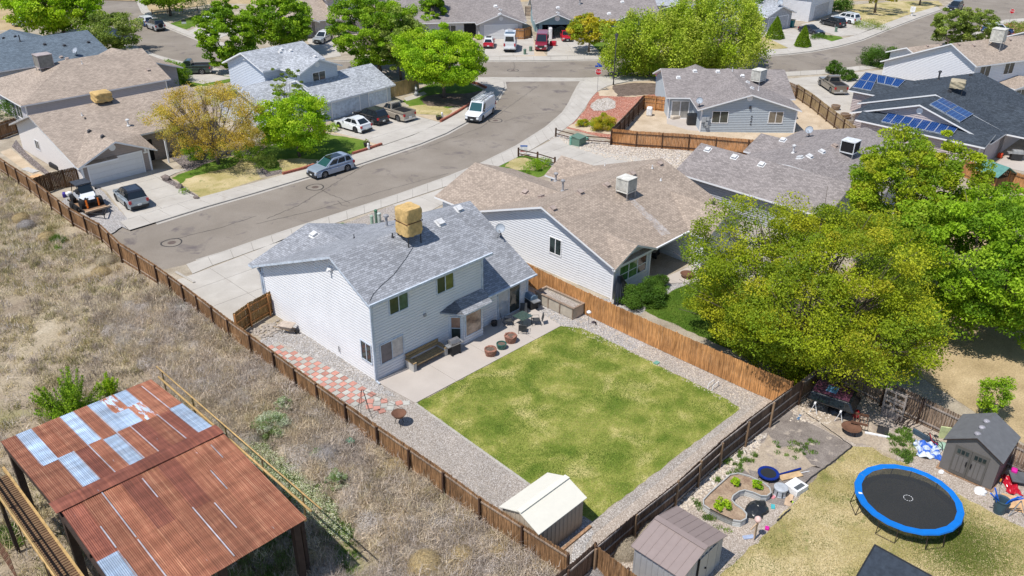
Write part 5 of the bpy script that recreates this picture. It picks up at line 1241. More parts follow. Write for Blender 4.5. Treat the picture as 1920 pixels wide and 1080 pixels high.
for k, (a, c) in enumerate(((.48, 1.29), (1.31, 2.12))):
    f = MB(); f.box(-.05, -.01, a, c, .08, 1.86); d = f.obj('door', RESD, t)
    for j in range(3): g = MB(); g.box(-.075, -.045, a+.12+j*.2, a+.27+j*.2, 1.45, 1.68); g.obj('pane', GLASS, d)
    for j in range(3): g = MB(); g.box(-.06, -.045, a+.1+j*.22, a+.28+j*.22, .3, 1.3); g.obj('door_panel', RES, d)
    g = MB(); g.box(-.12, -.05, (c-.14 if k == 0 else a+.08), (c-.08 if k == 0 else a+.14), .85, 1.1); g.obj('handle', DARK, d)
b = MB(); b.box(-.12, W_+.05, -.1, D_+.1, -.02, .05); b.obj('base', wood('beam', (.30, .19, .12)), t)
# green-roofed playhouse
c = G(1857, 352); t = thing('playhouse', 'small timber playhouse with green gabled roof beyond the right-hand tree', 'playhouse', (*c, 0), R(-20))
for x in (-.9, .9):
    for y in (-.9, .9): b = MB(); b.box(x-.05, x+.05, y-.05, y+.05, 0, 1.9); b.obj('post', W_CED, t)
b = MB(); b.box(-.9, .9, -.9, .9, .6, 1.3); b.obj('wall', W_OLD, t)
for sg in (-1, 1):
    b = MB(); P = [Vector((sg*1.35, -1.3, 1.7)), Vector((0, -1.3, 2.5)), Vector((0, 1.3, 2.5)), Vector((sg*1.35, 1.3, 1.7))]; P = P if sg < 0 else P[::-1]
    b.poly(P[::-1]); b.poly([p-Vector((0, 0, .06)) for p in P]); [b.poly([a, c_, c_-Vector((0, 0, .06)), a-Vector((0, 0, .06))]) for a, c_ in zip(P, P[1:]+P[:1])]
    b.obj('roof_panel', simple('green_roof', (.10, .24, .21), .6), t)
# ------------------------------------------------------------------ vehicles
TYRE = simple('tyre_rubber', (.022, .022, .024), .85); RIMA = simple('alloy_rim', (.32, .33, .34), .35, .6); RIMB = simple('black_rim', (.05, .05, .055), .4, .3); PLAS = simple('black_plastic', (.03, .03, .032), .6)
CGL = base('car_glass', .05, 0, .9)[0]; CGL.node_tree.nodes['Principled BSDF'].inputs['Base Color'].default_value = (.012, .018, .022, 1)
CGLT = base('teal_windscreen', .08, 0, .9)[0]; CGLT.node_tree.nodes['Principled BSDF'].inputs['Base Color'].default_value = (.02, .075, .08, 1)
LRED = simple('tail_lamp', (.42, .015, .02), .2, 0, .6); LWHT = simple('head_lamp', (.62, .64, .66), .1, .2, .8); CHR = simple('chrome', (.55, .56, .58), .2, .9); PLATE = simple('number_plate', (.62, .64, .62), .5)
AMB = simple('amber_lamp', (.55, .22, .03), .25)
P_WHITE = paint('paint_white', (.72, .74, .76)); P_SILVER = paint('paint_silverblue', (.36, .43, .54), .35, .3); P_GREY = paint('paint_lightgrey', (.34, .38, .40), .3, .3); P_BLACK = paint('paint_black', (.015, .017, .022)); P_TAN = paint('paint_sand', (.42, .37, .30), .2)
P_GREEN = paint('paint_darkgreen', (.06, .085, .07), .3); P_BLUE = paint('paint_blue', (.015, .06, .19), .2); P_RED = paint('paint_red', (.46, .012, .03)); P_MAR = paint('paint_maroon', (.22, .012, .03)); P_NAVY = paint('paint_navy', (.02, .028, .045)); P_BRONZE = paint('paint_bronze', (.28, .245, .20), .4, .3); P_LSIL = paint('paint_silver', (.45, .47, .48), .4, .3)
def arc(cx, r, zs, n=7):
    a0 = math.asin(min(1, max(-1, (zs-r*.98)/r))) if False else 0
    return [(cx+r*math.cos(t), zs+ (r)*math.sin(t)) for t in [math.pi*k/n for k in range(n+1)]]
def car(label, cat, fw, rw, side, kind='suv', body=P_WHITE, roof=None, L=4.6, W=1.86, H=1.68, wr=.35, name='parked_car', glass=None, rim=RIMA, clad=True, rails=False, zoff=0., pos=None, head=None, wheels=True, group=None, lift=0):
    roof = roof or body; glass = glass or CGL; belt = {'suv': .62, 'sedan': .63, 'pickup': .60, 'van': .55, 'tallvan': .46, 'hatch': .62}[kind]*H; ground = .24*(H/1.68)+lift
    if pos is None:
        a, b = Vector(G(*fw, zoff)), Vector(G(*rw, zoff)); hd = (a-b).normalized(); left = Vector((-hd.y, hd.x)); mid = (a+b)/2
        c = mid-left*(W/2-.1)*(1 if side == 'L' else -1)
    else: c = Vector(pos); hd = Vector((math.cos(head), math.sin(head)))
    t = thing(name, label, cat, (c.x, c.y, zoff), math.atan2(hd.y, hd.x), group)
    hl = L/2; wb = {'pickup': .62, 'van': .60, 'tallvan': .62}.get(kind, .585)*L; xf = {'pickup': .318, 'van': .31, 'tallvan': .34}.get(kind, .295)*L; xr = xf-wb; ra = wr+.06
    nose = {'suv': (.86, .78), 'sedan': (.78, .62), 'pickup': (.96, .88), 'van': (.86, .72), 'tallvan': (.8, .62), 'hatch': (.82, .7)}[kind]
    cow = {'suv': .24, 'sedan': .2, 'pickup': .20, 'van': .30, 'tallvan': .36, 'hatch': .26}[kind]*L
    rz_ = belt*(1.04 if kind in ('suv', 'hatch') else 1.02)
    up = [(-hl, ground+.12), (-hl-.02, belt*.62), (-hl+.03, belt*.8), (-hl+.07, rz_), (-hl*.5, belt*1.01), (0, belt), (cow, belt*.985), ((cow+hl)/2, belt*(nose[0]+1)/2*.99), (hl*.90, belt*nose[0]), (hl-.03, belt*nose[1]), (hl+.02, belt*.5), (hl, ground+.1), (hl-.1, ground)]
    low = [(xf+ra, ground)]+[(xf+ra*math.cos(k), max(ground, wr+ra*math.sin(k))) for k in [math.pi*i/8 for i in range(1, 8)]]+[(xf-ra, ground), (xr+ra, ground)]+[(xr+ra*math.cos(k), max(ground, wr+ra*math.sin(k))) for k in [math.pi*i/8 for i in range(1, 8)]]+[(xr-ra, ground), (-hl+.08, ground)]
    def hw(x, z):
        f = 1-.05*max(0, (z-belt*.55)/(belt*.45))**2-.03*max(0, (belt*.4-z)/(belt*.4)); e = abs(x)/hl
        return W/2*f*(1-.16*max(0, (e-.78)/.22)**2)
    pr = up+low; b = MB(); n = len(pr)
    Lf = [(x, hw(x, z), z) for x, z in pr]; Rt = [(x, -hw(x, z), z) for x, z in pr]
    def ear(P): return tessellate_polygon([[Vector((p[0], p[1], 0)) for p in P]])
    tr = ear(pr); k0 = len(b.v); b.v += Lf+Rt
    for q in tr:
        a_ = _area([pr[i] for i in q]); q = q if a_ < 0 else q[::-1]
        b.f.append(tuple(k0+i for i in q)); b.m.append(0); b.f.append(tuple(k0+n+i for i in q[::-1])); b.m.append(0)
    for i in range(n):
        j = (i+1) % n; b.f.append((k0+i, k0+j, k0+n+j, k0+n+i)[::-1]); b.m.append(0 if i < len(up)-1 else 1)
    o = b.obj('body', [body, PLAS], t)
    m = o.modifiers.new('bevel', 'BEVEL'); m.width = .045; m.segments = 2; m.limit_method = 'ANGLE'; m.angle_limit = R(32)
    # greenhouse
    g = {'suv': (-hl+.10, -hl+.42, cow-.95, cow-.02), 'sedan': (-hl+.62, -hl+1.35, cow-1.05, cow), 'pickup': (-L*.085, -L*.06, cow-.72, cow), 'van': (-hl+.05, -hl+.16, cow-.55, cow+.05), 'tallvan': (-hl+.04, -hl+.10, cow-.75, cow+.15), 'hatch': (-hl+.08, -hl+.4, cow-.85, cow)}[kind]
    if cat == 'coupe': g = (-hl+.25, -hl+1.05, cow-.95, cow)
    xb0, xt0, xt1, xb1 = g; wb_ = hw(0, belt)-.03; wt = wb_*(.80 if kind not in ('van', 'tallvan') else .90); zb = belt*.985; zt = H
    A = [Vector((xb0, wb_*.97, zb)), Vector((xt0, wt*.95, zt-.06)), Vector((xt0+.25, wt, zt)), Vector((xt1-.25, wt, zt)), Vector((xt1, wt*.96, zt-.05)), Vector((xb1, wb_*.96, zb))]
    B = [Vector((p.x, -p.y, p.z)) for p in A]; b = MB(); b.poly(A[::1]); b.poly(B[::-1])
    for i in range(5): b.poly([A[i], B[i], B[i+1], A[i+1]][::-1] if False else [A[i+1], B[i+1], B[i], A[i]][::-1])
    o = b.obj('cabin', roof, t); m = o.modifiers.new('bevel', 'BEVEL'); m.width = .05; m.segments = 2; m.limit_method = 'ANGLE'; m.angle_limit = R(28)
    def quad(nm, P, mat, n, off=.012):
        n = Vector(n).normalized(); b = MB(); P = [p+n*off for p in P]; q = P
        if (P[1]-P[0]).cross(P[2]-P[0]).dot(n) < 0: q = P[::-1]
        b.poly(q); b.poly([p-n*.03 for p in q][::-1])
        for a_, c_ in zip(q, q[1:]+q[:1]): b.poly([a_, a_-n*.03, c_-n*.03, c_])
        return b.obj(nm, mat, t)
    def lerp4(a, b_, c_, d, u, v): return (a*(1-u)+b_*u)*(1-v)+(d*(1-u)+c_*u)*v
    f = [A[5], B[5], B[4], A[4]]; quad('windshield', [lerp4(*f, u, v) for u, v in ((.06, .04), (.94, .04), (.93, .97), (.07, .97))], glass, (A[4]-A[5]).cross(B[5]-A[5])*-1 if ((A[4]-A[5]).cross(B[5]-A[5])).x < 0 else (A[4]-A[5]).cross(B[5]-A[5]))
    f = [A[0], B[0], B[1], A[1]]; nr = (A[1]-A[0]).cross(B[0]-A[0]); nr = nr if nr.x < 0 else -nr; lo = .12 if kind not in ('tallvan',) else .35
    quad('rear_window', [lerp4(*f, u, v) for u, v in ((.09, lo), (.91, lo), (.88, .86), (.12, .86))], CGL, nr)
    for S, sg in ((A, 1), (B, -1)):
        nn = (S[2]-S[0]).cross(S[5]-S[0]); nn = nn if nn.y*sg > 0 else -nn
        def at(fx, v):
            x0 = S[0].x*(1-v)+S[1].x*v; x1 = S[5].x*(1-v)+S[4].x*v; bx = S[0]*(1-v)+S[2]*v; y = S[0].y*(1-v)+S[2].y*v; z = S[0].z*(1-v)+S[2].z*v
            return Vector((x0+(x1-x0)*fx, y, z))
        spans = {'suv': ((.06, .27), (.31, .60), (.64, .92)), 'hatch': ((.06, .24), (.30, .60), (.64, .92)), 'sedan': ((.12, .47), (.51, .90)), 'pickup': ((.08, .46), (.52, .90)), 'van': ((.80, .95),), 'tallvan': ((.45, .60), (.80, .95))}[kind]
        for a_, c_ in spans: quad('side_window', [at(a_, .14), at(c_, .14), at(c_-.01, .80), at(a_+.01, .80)], CGL, nn, .010)
    if kind == 'pickup':
        b = MB(); b.box(-hl+.12, xb0-.08, -W/2+.14, W/2-.14, belt*.985, belt*1.03); b.obj('bed_liner', DARK, t)
        for y in (-W/2+.09, W/2-.09): b = MB(); b.box(-hl+.04, xb0-.02, y-.06, y+.06, belt*.97, belt*1.12); b.obj('bed_side', body, t)
        b = MB(); b.box(-hl+.02, -hl+.1, -W/2+.1, W/2-.1, belt*.6, belt*1.11); b.obj('tailgate', body, t)
    if wheels:
        for x in (xf, xr):
            for y in (-1, 1):
                Mx = Matrix.Translation((x, y*(W/2-.13), wr)) @ Matrix.Rotation(-y*math.pi/2, 4, 'X')
                b = MB(); b.lathe([(wr*.6, -.1), (wr*.93, -.11), (wr, -.08), (wr, .08), (wr*.93, .11), (wr*.62, .11)], 20, (0, 0, 0), 0, Mx); wo = b.obj('wheel', TYRE, t)
                b = MB(); b.lathe([(wr*.66, .09), (wr*.66, .118), (wr*.56, .10), (wr*.12, .09)], 18, (0, 0, 0), 0, Mx)
                for k in range(5): b.box(-.03, .03, wr*.1, wr*.6, .09, .125, 0, Mx @ Matrix.Rotation(2*math.pi*k/5, 4, 'Z'))
                b.obj('rim', rim, wo)
    for y in (-1, 1):
        b = MB(); b.box(hl-.16, hl-.005, y*W*.36-.16, y*W*.36+.16, belt*.60, belt*.76); b.obj('headlight', LWHT, t)
        b = MB(); tz = (belt*.68, belt*.93) if kind not in ('van', 'tallvan') else (belt*.8, belt*1.15); b.box(-hl-.02, -hl+.14, y*W*.41-.11, y*W*.41+.11, *tz); b.obj('taillight', LRED, t)
        b = MB(); b.box(cow-.35, cow-.2, y*(W/2+.02)-.09, y*(W/2+.02)+.09, belt*1.0, belt*1.0+.14); b.obj('mirror', body if kind != 'van' else PLAS, t)
    b = MB(); b.box(hl-.09, hl+.035, -W*.27, W*.27, belt*.44, belt*.70); b.obj('grille', PLAS, t)
    b = MB(); b.box(hl-.14, hl+.06, -W*.43, W*.43, ground, belt*.42); b.obj('bumper', PLAS if clad else body, t)
    b = MB(); b.box(-hl-.07, -hl+.14, -W*.43, W*.43, ground+.04, belt*.45); b.obj('bumper', (PLAS if clad else body) if kind not in ('pickup', 'tallvan') else (CHR if kind == 'pickup' else PLAS), t)
    b = MB(); b.box(-hl-.085, -hl-.03, -.17, .17, belt*.46, belt*.60); b.obj('license_plate', PLATE, t)
    b = MB(); b.box(hl+.055, hl+.075, -.17, .17, ground+.12, ground+.24); b.obj('license_plate', PLATE, t)
    if clad:
        for y in (-1, 1): b = MB(); b.box(xr+ra, xf-ra, y*(W/2-.03)-.02, y*(W/2-.03)+.02, ground-.01, ground+.14); b.obj('side_skirt', PLAS, t)
    if kind in ('suv', 'sedan', 'hatch', 'pickup'):
        for y in (-1, 1):
            for x in ((xb1+xb0)/2+.05,): b = MB(); b.box(x+.15, x+.30, y*(W/2-.035)-.018, y*(W/2-.035)+.018, belt*.84, belt*.88); b.box(x-.85, x-.70, y*(W/2-.035)-.018, y*(W/2-.035)+.018, belt*.84, belt*.88) if False else None; b.obj('door_handle', CHR, t)
    if rails:
        for y in (-1, 1): b = MB(); b.tube([(xt0+.25, y*wt*.9, H+.0), (xt0+.4, y*wt*.9, H+.06), (xt1-.4, y*wt*.9, H+.06), (xt1-.25, y*wt*.9, H)], .022, 6); b.obj('roof_rail', PLAS, t)
    return t
def roofpanel(t, L, W, H, x0, x1, m, name='sunroof'):
    b = MB(); b.box(x0, x1, -W, W, H+.002, H+.012); b.obj(name, m, t)
c = car('silver-blue crossover with black roof panel parked along the kerb', 'car', (606,335), (655,320), 'L', 'suv', P_SILVER, None, 4.65, 1.87, 1.66, .36, 'parked_crossover', CGLT, zoff=-.09); roofpanel(c, 0, .52, 1.66, -1.2, .35, CGL)
c = car('light grey SUV with black roof on the driveway of the tan garage', 'car', (217.5,375), (243,396), 'L', 'suv', P_GREY, P_BLACK, 4.4, 1.86, 1.76, .37, 'parked_suv', rim=RIMB, rails=True); 
c = car('white sloping-roof coupe on the wide driveway', 'coupe', (634,240), (671,250.5), 'L', 'sedan', P_WHITE, None, 4.6, 1.86, 1.58, .38, 'parked_coupe', rim=RIMB)
c = car('black SUV between the white coupe and the sand pickup', 'car', (665,224), (706,237), 'L', 'suv', P_BLACK, None, 4.7, 1.9, 1.75, .38, 'parked_suv', rails=True)
c = car('sand coloured crew-cab pickup nose-in to the double garage', 'pickup', (708,216), (751,229.5), 'L', 'pickup', P_TAN, None, 5.7, 2.0, 1.95, .42, 'pickup_truck')
c = car('white work van with ladders on its roof, facing down the street', 'van', (902,230), (926.5,211.5), 'L', 'van', P_WHITE, None, 5.7, 2.0, 2.12, .38, 'work_van', CGLT, zoff=-.09, clad=True)
for y in (-.55, .5):
    l = MB()
    for yy in (y-.17, y+.17): l.bar((-2.7, yy, 2.42), (1.2, yy, 2.42), .05, .09)
    for k in range(13): l.bar((-2.6+k*.31, y-.17, 2.42), (-2.6+k*.31, y+.17, 2.42), .035, .035)
    o = l.obj('ladder', simple('aluminium', (.55, .56, .57), .35, .7)); o.location = c.location; o.rotation_euler = c.rotation_euler; tag(o, 'aluminium ladder strapped on the van roof, %s one' % ('kerb-side' if y < 0 else 'street-side'), 'ladder')
for x in (-2.2, -.6, .8): b = MB(); b.bar((x, -.85, 2.33), (x, .85, 2.33), .05, .06); b.bar((x, -.85, 2.1), (x, -.85, 2.33), .05, .05); b.bar((x, .85, 2.1), (x, .85, 2.33), .05, .05); b.obj('roof_rack', CHR, c)
c = car('dark green crew-cab pickup behind the yellow tree', 'pickup', (333,141), (377,140), 'L', 'pickup', P_GREEN, None, 5.9, 2.0, 1.95, .42, 'pickup_truck', CGLT)
c = car('blue SUV with white roof parked ahead of the grey off-roader', 'car', (258,46), (270,50), 'L', 'suv', P_BLUE, P_WHITE, 4.5, 1.85, 1.7, .37, 'parked_suv', zoff=-.09)
c = car('grey boxy off-roader with spare wheel on its tailgate', 'car', (277,54), (290,59), 'L', 'suv', P_LSIL, P_NAVY, 4.7, 1.9, 1.85, .42, 'off_roader', zoff=-.09, rim=RIMB)
b = MB(); b.lathe([(.1, 0), (.4, 0), (.42, .05), (.42, .2), (.36, .24), (.05, .22)], 18, (0, 0, 0), 0, Matrix.Translation((-2.36, 0, 1.05)) @ Matrix.Rotation(-math.pi/2, 4, 'Y')); b.obj('spare_wheel', TYRE, c)
c = car('white service van with ladder rack and printed side at top left', 'van', (428,44), (397,60.5), 'R', 'van', P_WHITE, None, 5.9, 2.0, 2.3, .38, 'service_van')
for k in range(4): b = MB(); b.bar((-2.4+k*1.1, -.85, 2.45), (-2.4+k*1.1, .85, 2.45), .06, .06); b.obj('roof_rack', CHR, c)
for y in (-.85, .85): b = MB(); b.bar((-2.6, y, 2.47), (1.2, y, 2.47), .06, .06); b.obj('roof_rack', CHR, c)
b = MB(); b.box(-1.6, -.7, -1.005, -.995, 1.35, 1.6); b.obj('side_graphic', simple('red_print', (.45, .05, .05), .5), c); b = MB(); b.box(-2.2, -.5, -1.005, -.995, 1.1, 1.25); b.obj('side_graphic', simple('blue_print', (.05, .15, .42), .5), c)
c = car('white and silver SUV half hidden behind the leafy tree', 'car', (588,82), (607,73), 'R', 'suv', P_LSIL, P_WHITE, 4.6, 1.85, 1.65, .36, 'parked_suv')
c = car('bright red compact with white roof on the grey garage driveway', 'car', (927,83), (924.5,92), 'R', 'hatch', P_RED, P_WHITE, 3.9, 1.75, 1.6, .34, 'compact_car'); roofpanel(c, 0, .4, 1.6, -.9, .3, CGL)
c = car('white high-roof camper van beside the red compact', 'van', (968.5,84), (966,100), 'R', 'tallvan', P_WHITE, None, 5.9, 2.02, 2.75, .38, 'camper_van'); roofpanel(c, 0, .75, 2.75, -1.9, -.5, CGL, 'roof_solar_panel'); roofpanel(c, 0, .4, 2.75, -.1, .5, RIMA, 'roof_vent')
c = car('maroon and white conversion van facing the street', 'van', (1024,99), (1029,82), 'L', 'van', P_MAR, None, 5.6, 2.0, 2.45, .38, 'conversion_van', clad=False)
c = car('red car parked inside the open garage', 'car', None, None, 'L', 'sedan', P_RED, None, 4.5, 1.8, 1.4, .34, 'parked_car', pos=G(1061, 74), head=R(228))
c = car('dark blue-grey sedan beside the small garden bed at top right', 'car', (1529.5,67.5), (1499,60), 'R', 'sedan', P_NAVY, None, 4.8, 1.85, 1.45, .34, 'parked_sedan')
c = car('black crossover in front of the white gabled house', 'car', (1539,46), (1571,53), 'L', 'suv', P_BLACK, None, 4.7, 1.9, 1.7, .37, 'parked_crossover')
c = car('white SUV beyond the black crossover', 'car', (1563,40), (1595,46), 'L', 'suv', P_WHITE, None, 5.2, 2.0, 1.9, .38, 'parked_suv', rails=True)
c = car('black SUV parked at the kerb at the top right, facing the camera', 'car', (1790,24), (1806,17.5), 'L', 'suv', P_BLACK, None, 4.9, 1.95, 1.85, .4, 'parked_suv', zoff=-.09)
c = car('white-roofed dark blue SUV behind the rooftop cooler at the right edge', 'car', None, None, 'L', 'suv', P_BLUE, P_WHITE, 5.0, 2.0, 1.9, .38, 'parked_suv', pos=G(1868, 64, 0), head=R(-42), rails=True)
c = car('bronze crew-cab pickup on the driveway beside the solar house', 'pickup', (1537,161.5), (1557.5,175.5), 'L', 'pickup', P_BRONZE, None, 5.9, 2.0, 1.95, .42, 'pickup_truck')
c = car('dark car in the shade of the willow', 'car', None, None, 'L', 'sedan', P_BLUE, None, 4.6, 1.8, 1.45, .34, 'parked_sedan', pos=G(1238, 138), head=R(-50), zoff=-.09)
c = car('white car with dark windows beside the small brown house at top left', 'car', None, None, 'L', 'sedan', P_WHITE, None, 4.6, 1.8, 1.45, .34, 'parked_car', pos=G(46, 46), head=R(40))

# side-by-side buggy on a trailer
t = thing('utility_trailer', 'flat utility trailer carrying the off-road buggy', 'trailer', (23.15, 75.2), R(-90))
b = MB(); b.box(-2.1, 2.1, -.95, .95, .42, .5); b.obj('deck', wood('beam', (.30, .19, .12)), t)
for y in (-1, 1): b = MB(); b.bar((-2.1, y*.97, .5), (2.1, y*.97, .5), .06, .14); b.obj('frame', PLAS, t); b = MB(); b.bar((2.1, y*.8, .45), (3.5, 0, .45), .09, .1); b.obj('tongue', PLAS, t)
b = MB(); b.tube([(3.4, 0, 0), (3.4, 0, .8)], .04, 8); b.obj('jack', PLAS, t); b = MB(); b.box(2.0, 2.15, -1.05, 1.05, .46, .6); b.obj('end_plank', simple('pale_plank', (.50, .36, .24), .8), t)
for x in (-.8, .1):
    for y in (-1.12, 1.12): b = MB(); b.lathe([(.15, -.1), (.34, -.1), (.34, .1), (.15, .1)], 16, (0, 0, 0), 0, Matrix.Translation((x, y, .34)) @ Matrix.Rotation(math.pi/2, 4, 'X')); b.obj('wheel', TYRE, t)
z0 = .52; t = thing('off_road_buggy', 'white and orange side-by-side buggy with black roof on a trailer', 'buggy', (23.15, 75.4, z0), R(-90))
OR = simple('orange_metal', (.72, .17, .02), .35, 0, .5); WB = paint('buggy_white', (.74, .76, .78))
b = MB(); P = [(-1.3, .55), (-1.2, .95), (-.2, 1.0), (.35, 1.05), (1.0, .95), (1.45, .72), (1.5, .5), (.9, .4), (-1.2, .4)]
for y in (-.55, .55): q = [(x, y, z) for x, z in P]; b.poly(q if y < 0 else q[::-1])
for i in range(len(P)): a_, c_ = P[i], P[(i+1) % len(P)]; b.poly([(a_[0], -.55, a_[1]), (a_[0], .55, a_[1]), (c_[0], .55, c_[1]), (c_[0], -.55, c_[1])])
o = b.obj('body', PLAS, t)
b = MB(); b.poly([(.45, -.6, 1.12), (1.25, -.45, .98), (1.25, .45, .98), (.45, .6, 1.12)]); b.poly([(1.25, -.45, .98), (1.5, -.25, .74), (1.5, .25, .74), (1.25, .45, .98)]); b.poly([(.45, -.6, 1.12), (.5, -.75, .8), (1.2, -.6, .75), (1.25, -.45, .98)]); b.poly([(.45, .6, 1.12), (1.25, .45, .98), (1.2, .6, .75), (.5, .75, .8)]); b.obj('hood', WB, t)
for y in (-1, 1):
    b = MB(); b.poly([(-.1, y*.72, .5), (.5, y*.74, .5), (.5, y*.72, 1.05), (-.5, y*.72, 1.1), (-.9, y*.72, .7)]); b.obj('side_panel', WB, t)
    b = MB(); b.tube([(.55, y*.62, 1.05), (.15, y*.6, 1.75), (-1.0, y*.58, 1.78), (-1.35, y*.6, .9)], .035, 8); b.obj('roll_cage', PLAS, t)
    b = MB(); b.box(1.26, 1.42, y*.38-.13, y*.38+.13, .78, .9); b.obj('headlight', CGL, t); b = MB(); b.box(.5, .6, y*.82-.07, y*.82+.07, 1.2, 1.36); b.obj('mirror', PLAS, t)
    for x in (1.05, -.95):
        b = MB(); b.lathe([(.16, -.15), (.38, -.16), (.4, -.1), (.4, .1), (.38, .16), (.16, .15)], 16, (0, 0, 0), 0, Matrix.Translation((x, y*.78, .36)) @ Matrix.Rotation(math.pi/2, 4, 'X')); b.obj('wheel', TYRE, t)
        b = MB(); b.tube([(x, y*.35, .62), (x, y*.66, .3)], .05, 8); b.obj('suspension_arm', OR, t)
    b = MB(); b.tube([(1.5, y*.48, 0.05), (1.42, y*.5, .75)], .085, 10); b.obj('orange_strut', OR, t)
b = MB(); b.box(-1.15, .25, -.66, .66, 1.74, 1.84); b.obj('roof', simple('dusty_black', (.05, .055, .065), .5, 0, .3, .5, 5), t)
b = MB(); b.poly([(.58, -.55, 1.14), (.58, .55, 1.14), (.2, .55, 1.72), (.2, -.55, 1.72)]); b.obj('windshield', CGL, t)
b = MB(); b.box(-.7, -.2, -.5, .5, .75, 1.2); b.obj('seat', PLAS, t)
# ------------------------------------------------------------------ trees and shrubs
LEAF = attr_mat('leaf', .65, .28, (1.15, 1.2, .5)); DRY = attr_mat('dry_stems', .85, .12, (1, 1, 1)); GRS = attr_mat('grass_blades', .7, .25, (1.1, 1.2, .6))
BARK = simple('grey_bark', (.15, .12, .10), .9, 0, .2, .4, 4, .8, 20)
PAL = {
 'locust': ([(.32, .38, .014), (.38, .40, .018), (.23, .31, .014), (.42, .40, .025), (.16, .25, .014)], [.3, .22, .22, .1, .16]),
 'lgreen': ([(.28, .39, .014), (.36, .43, .018), (.17, .29, .014), (.42, .42, .03)], [.35, .25, .25, .15]),
 'green': ([(.21, .36, .014), (.28, .44, .018), (.12, .24, .012), (.34, .48, .03)], [.35, .3, .2, .15]),
 'bright': ([(.31, .50, .014), (.40, .56, .02), (.20, .37, .012), (.46, .58, .04)], [.35, .3, .2, .15]),
 'willow': ([(.34, .45, .025), (.42, .50, .05), (.24, .35, .02), (.48, .53, .08)], [.35, .3, .2, .15]),
 'yellow': ([(.42, .40, .02), (.52, .42, .02), (.26, .36, .02), (.58, .46, .04)], [.3, .25, .3, .15]),
 'orange': ([(.52, .35, .05), (.60, .44, .07), (.44, .31, .06), (.38, .38, .06), (.58, .50, .13)], [.3, .25, .2, .15, .1]),
 'olive': ([(.22, .30, .05), (.30, .38, .07), (.14, .20, .035), (.38, .42, .13)], [.35, .3, .2, .15]),
 'dark': ([(.065, .14, .015), (.10, .20, .02), (.045, .10, .012), (.14, .25, .03)], [.35, .3, .2, .15]),
 'pale': ([(.44, .50, .34), (.55, .58, .46), (.24, .34, .12), (.14, .24, .05)], [.3, .3, .25, .15]),
}
def tree(label, cat, base_xy, H, rx, zb, pal, nclu, nleaf, leaf, ry=None, shape='round', name='tree', trunk=.16, clump=.17, sparse=0., rz=0, limbs=9, group=None, squash=.55, off=(0, 0), tiprag=1.):
    """crown = many leaf cards in clumps spread over an uneven ellipsoid shell; trunk and limbs are tapered tubes"""
    ry = ry or rx; bx, by = base_xy; t = thing(name, label, cat, (bx, by, 0), rz, group)
    cz = (H+zb)/2; hz = (H-zb)/2
    u = RNG.normal(size=(nclu, 3)); u /= np.linalg.norm(u, axis=1)[:, None]; r = RNG.uniform(.45, 1.0, nclu)**.5
    az = np.arctan2(u[:, 1], u[:, 0]); k = 1+.12*np.sin(az*3+bx)+.09*np.sin(az*5+by*2)+.07*np.sin(u[:, 2]*6+az*2)
    C = u*(r*k)[:, None]
    if shape == 'cone': sc = 1-.82*((C[:, 2]+1)/2); C[:, 0] *= sc*1.15; C[:, 1] *= sc*1.15
    if shape == 'dome': C[:, 2] = np.where(C[:, 2] < 0, C[:, 2]*.75, C[:, 2])
    if shape == 'vase': sc = .65+.4*((C[:, 2]+1)/2); C[:, 0] *= sc; C[:, 1] *= sc
    C = C*np.array([rx, ry, hz])+np.array([off[0], off[1], cz])
    keep = np.ones(nclu, bool)
    if sparse: keep = RNG.uniform(size=nclu) > sparse*.5
    C = C[keep]; n = len(C); per = max(4, int(nleaf/n)); cr = (rx+ry)/2*clump*RNG.uniform(.6, 1.45, n)
    g = RNG.normal(size=(n, per, 3)); g /= np.linalg.norm(g, axis=2)[:, :, None]; g *= (RNG.uniform(.2, 1, (n, per, 1))**.45)
    if shape == 'willow': g[:, :, 2] -= RNG.uniform(0, 1.6, (n, per)); g[:, :, :2] *= .8
    P = C[:, None, :]+g*cr[:, None, None]*np.array([1, 1, squash]); cols, wt = PAL[pal]
    cc = palette(n, cols, .2, wt)[:, None, :]*RNG.uniform(.88, 1.12, (n, per, 1)); cc = .84*cc+.16*palette(n*per, cols, .15, wt).reshape(n, per, 3)
    P = P.reshape(-1, 3); cc = cc.reshape(-1, 3); ok = P[:, 2] > .15; P = P[ok]; cc = cc[ok]
    V, F, Cc = leafcards(P, leaf, cc)
    npmesh('crown', V, F, LEAF, Cc, t)
    if trunk:
        tm = MB(); h0 = zb+hz*.35; bend = random.uniform(-.25, .25)
        tm.tube([(0, 0, -.1), (bend*.3, .05, h0*.4), (bend, .1, h0)], [trunk*1.5, trunk, trunk*.8], 9); tm.obj('trunk', BARK, t, smooth=True)
        idx = RNG.choice(n, min(limbs, n), replace=False)
        for i in idx:
            e = Vector(C[i]); s0 = Vector((bend, .1, h0*random.uniform(.6, 1.0))); mid = s0.lerp(e, .45)+Vector((0, 0, -.06*(e-s0).length)); lm = MB(); lm.tube([s0, mid, s0.lerp(e, .95)], [trunk*.55, trunk*.32, trunk*.1], 6, 0, False); lm.obj('limb', BARK, t, smooth=True)
            if limbs > 12:
                for _ in range(2):
                    e2 = e+Vector((random.uniform(-1, 1), random.uniform(-1, 1), random.uniform(0, .8)))*rx*.22; lm = MB(); lm.tube([mid.lerp(e, .3), e2], [trunk*.2, trunk*.05], 5, 0, False); lm.obj('branch', BARK, t)
    return t
tree('big yellow-green locust tree overhanging the cedar fence', 'tree', (45.7, 18.0), 10.0, 7.4, .0, 'locust', 520, 215000, .135, 7.2, 'round', trunk=.24, clump=.122, limbs=64, squash=.62)
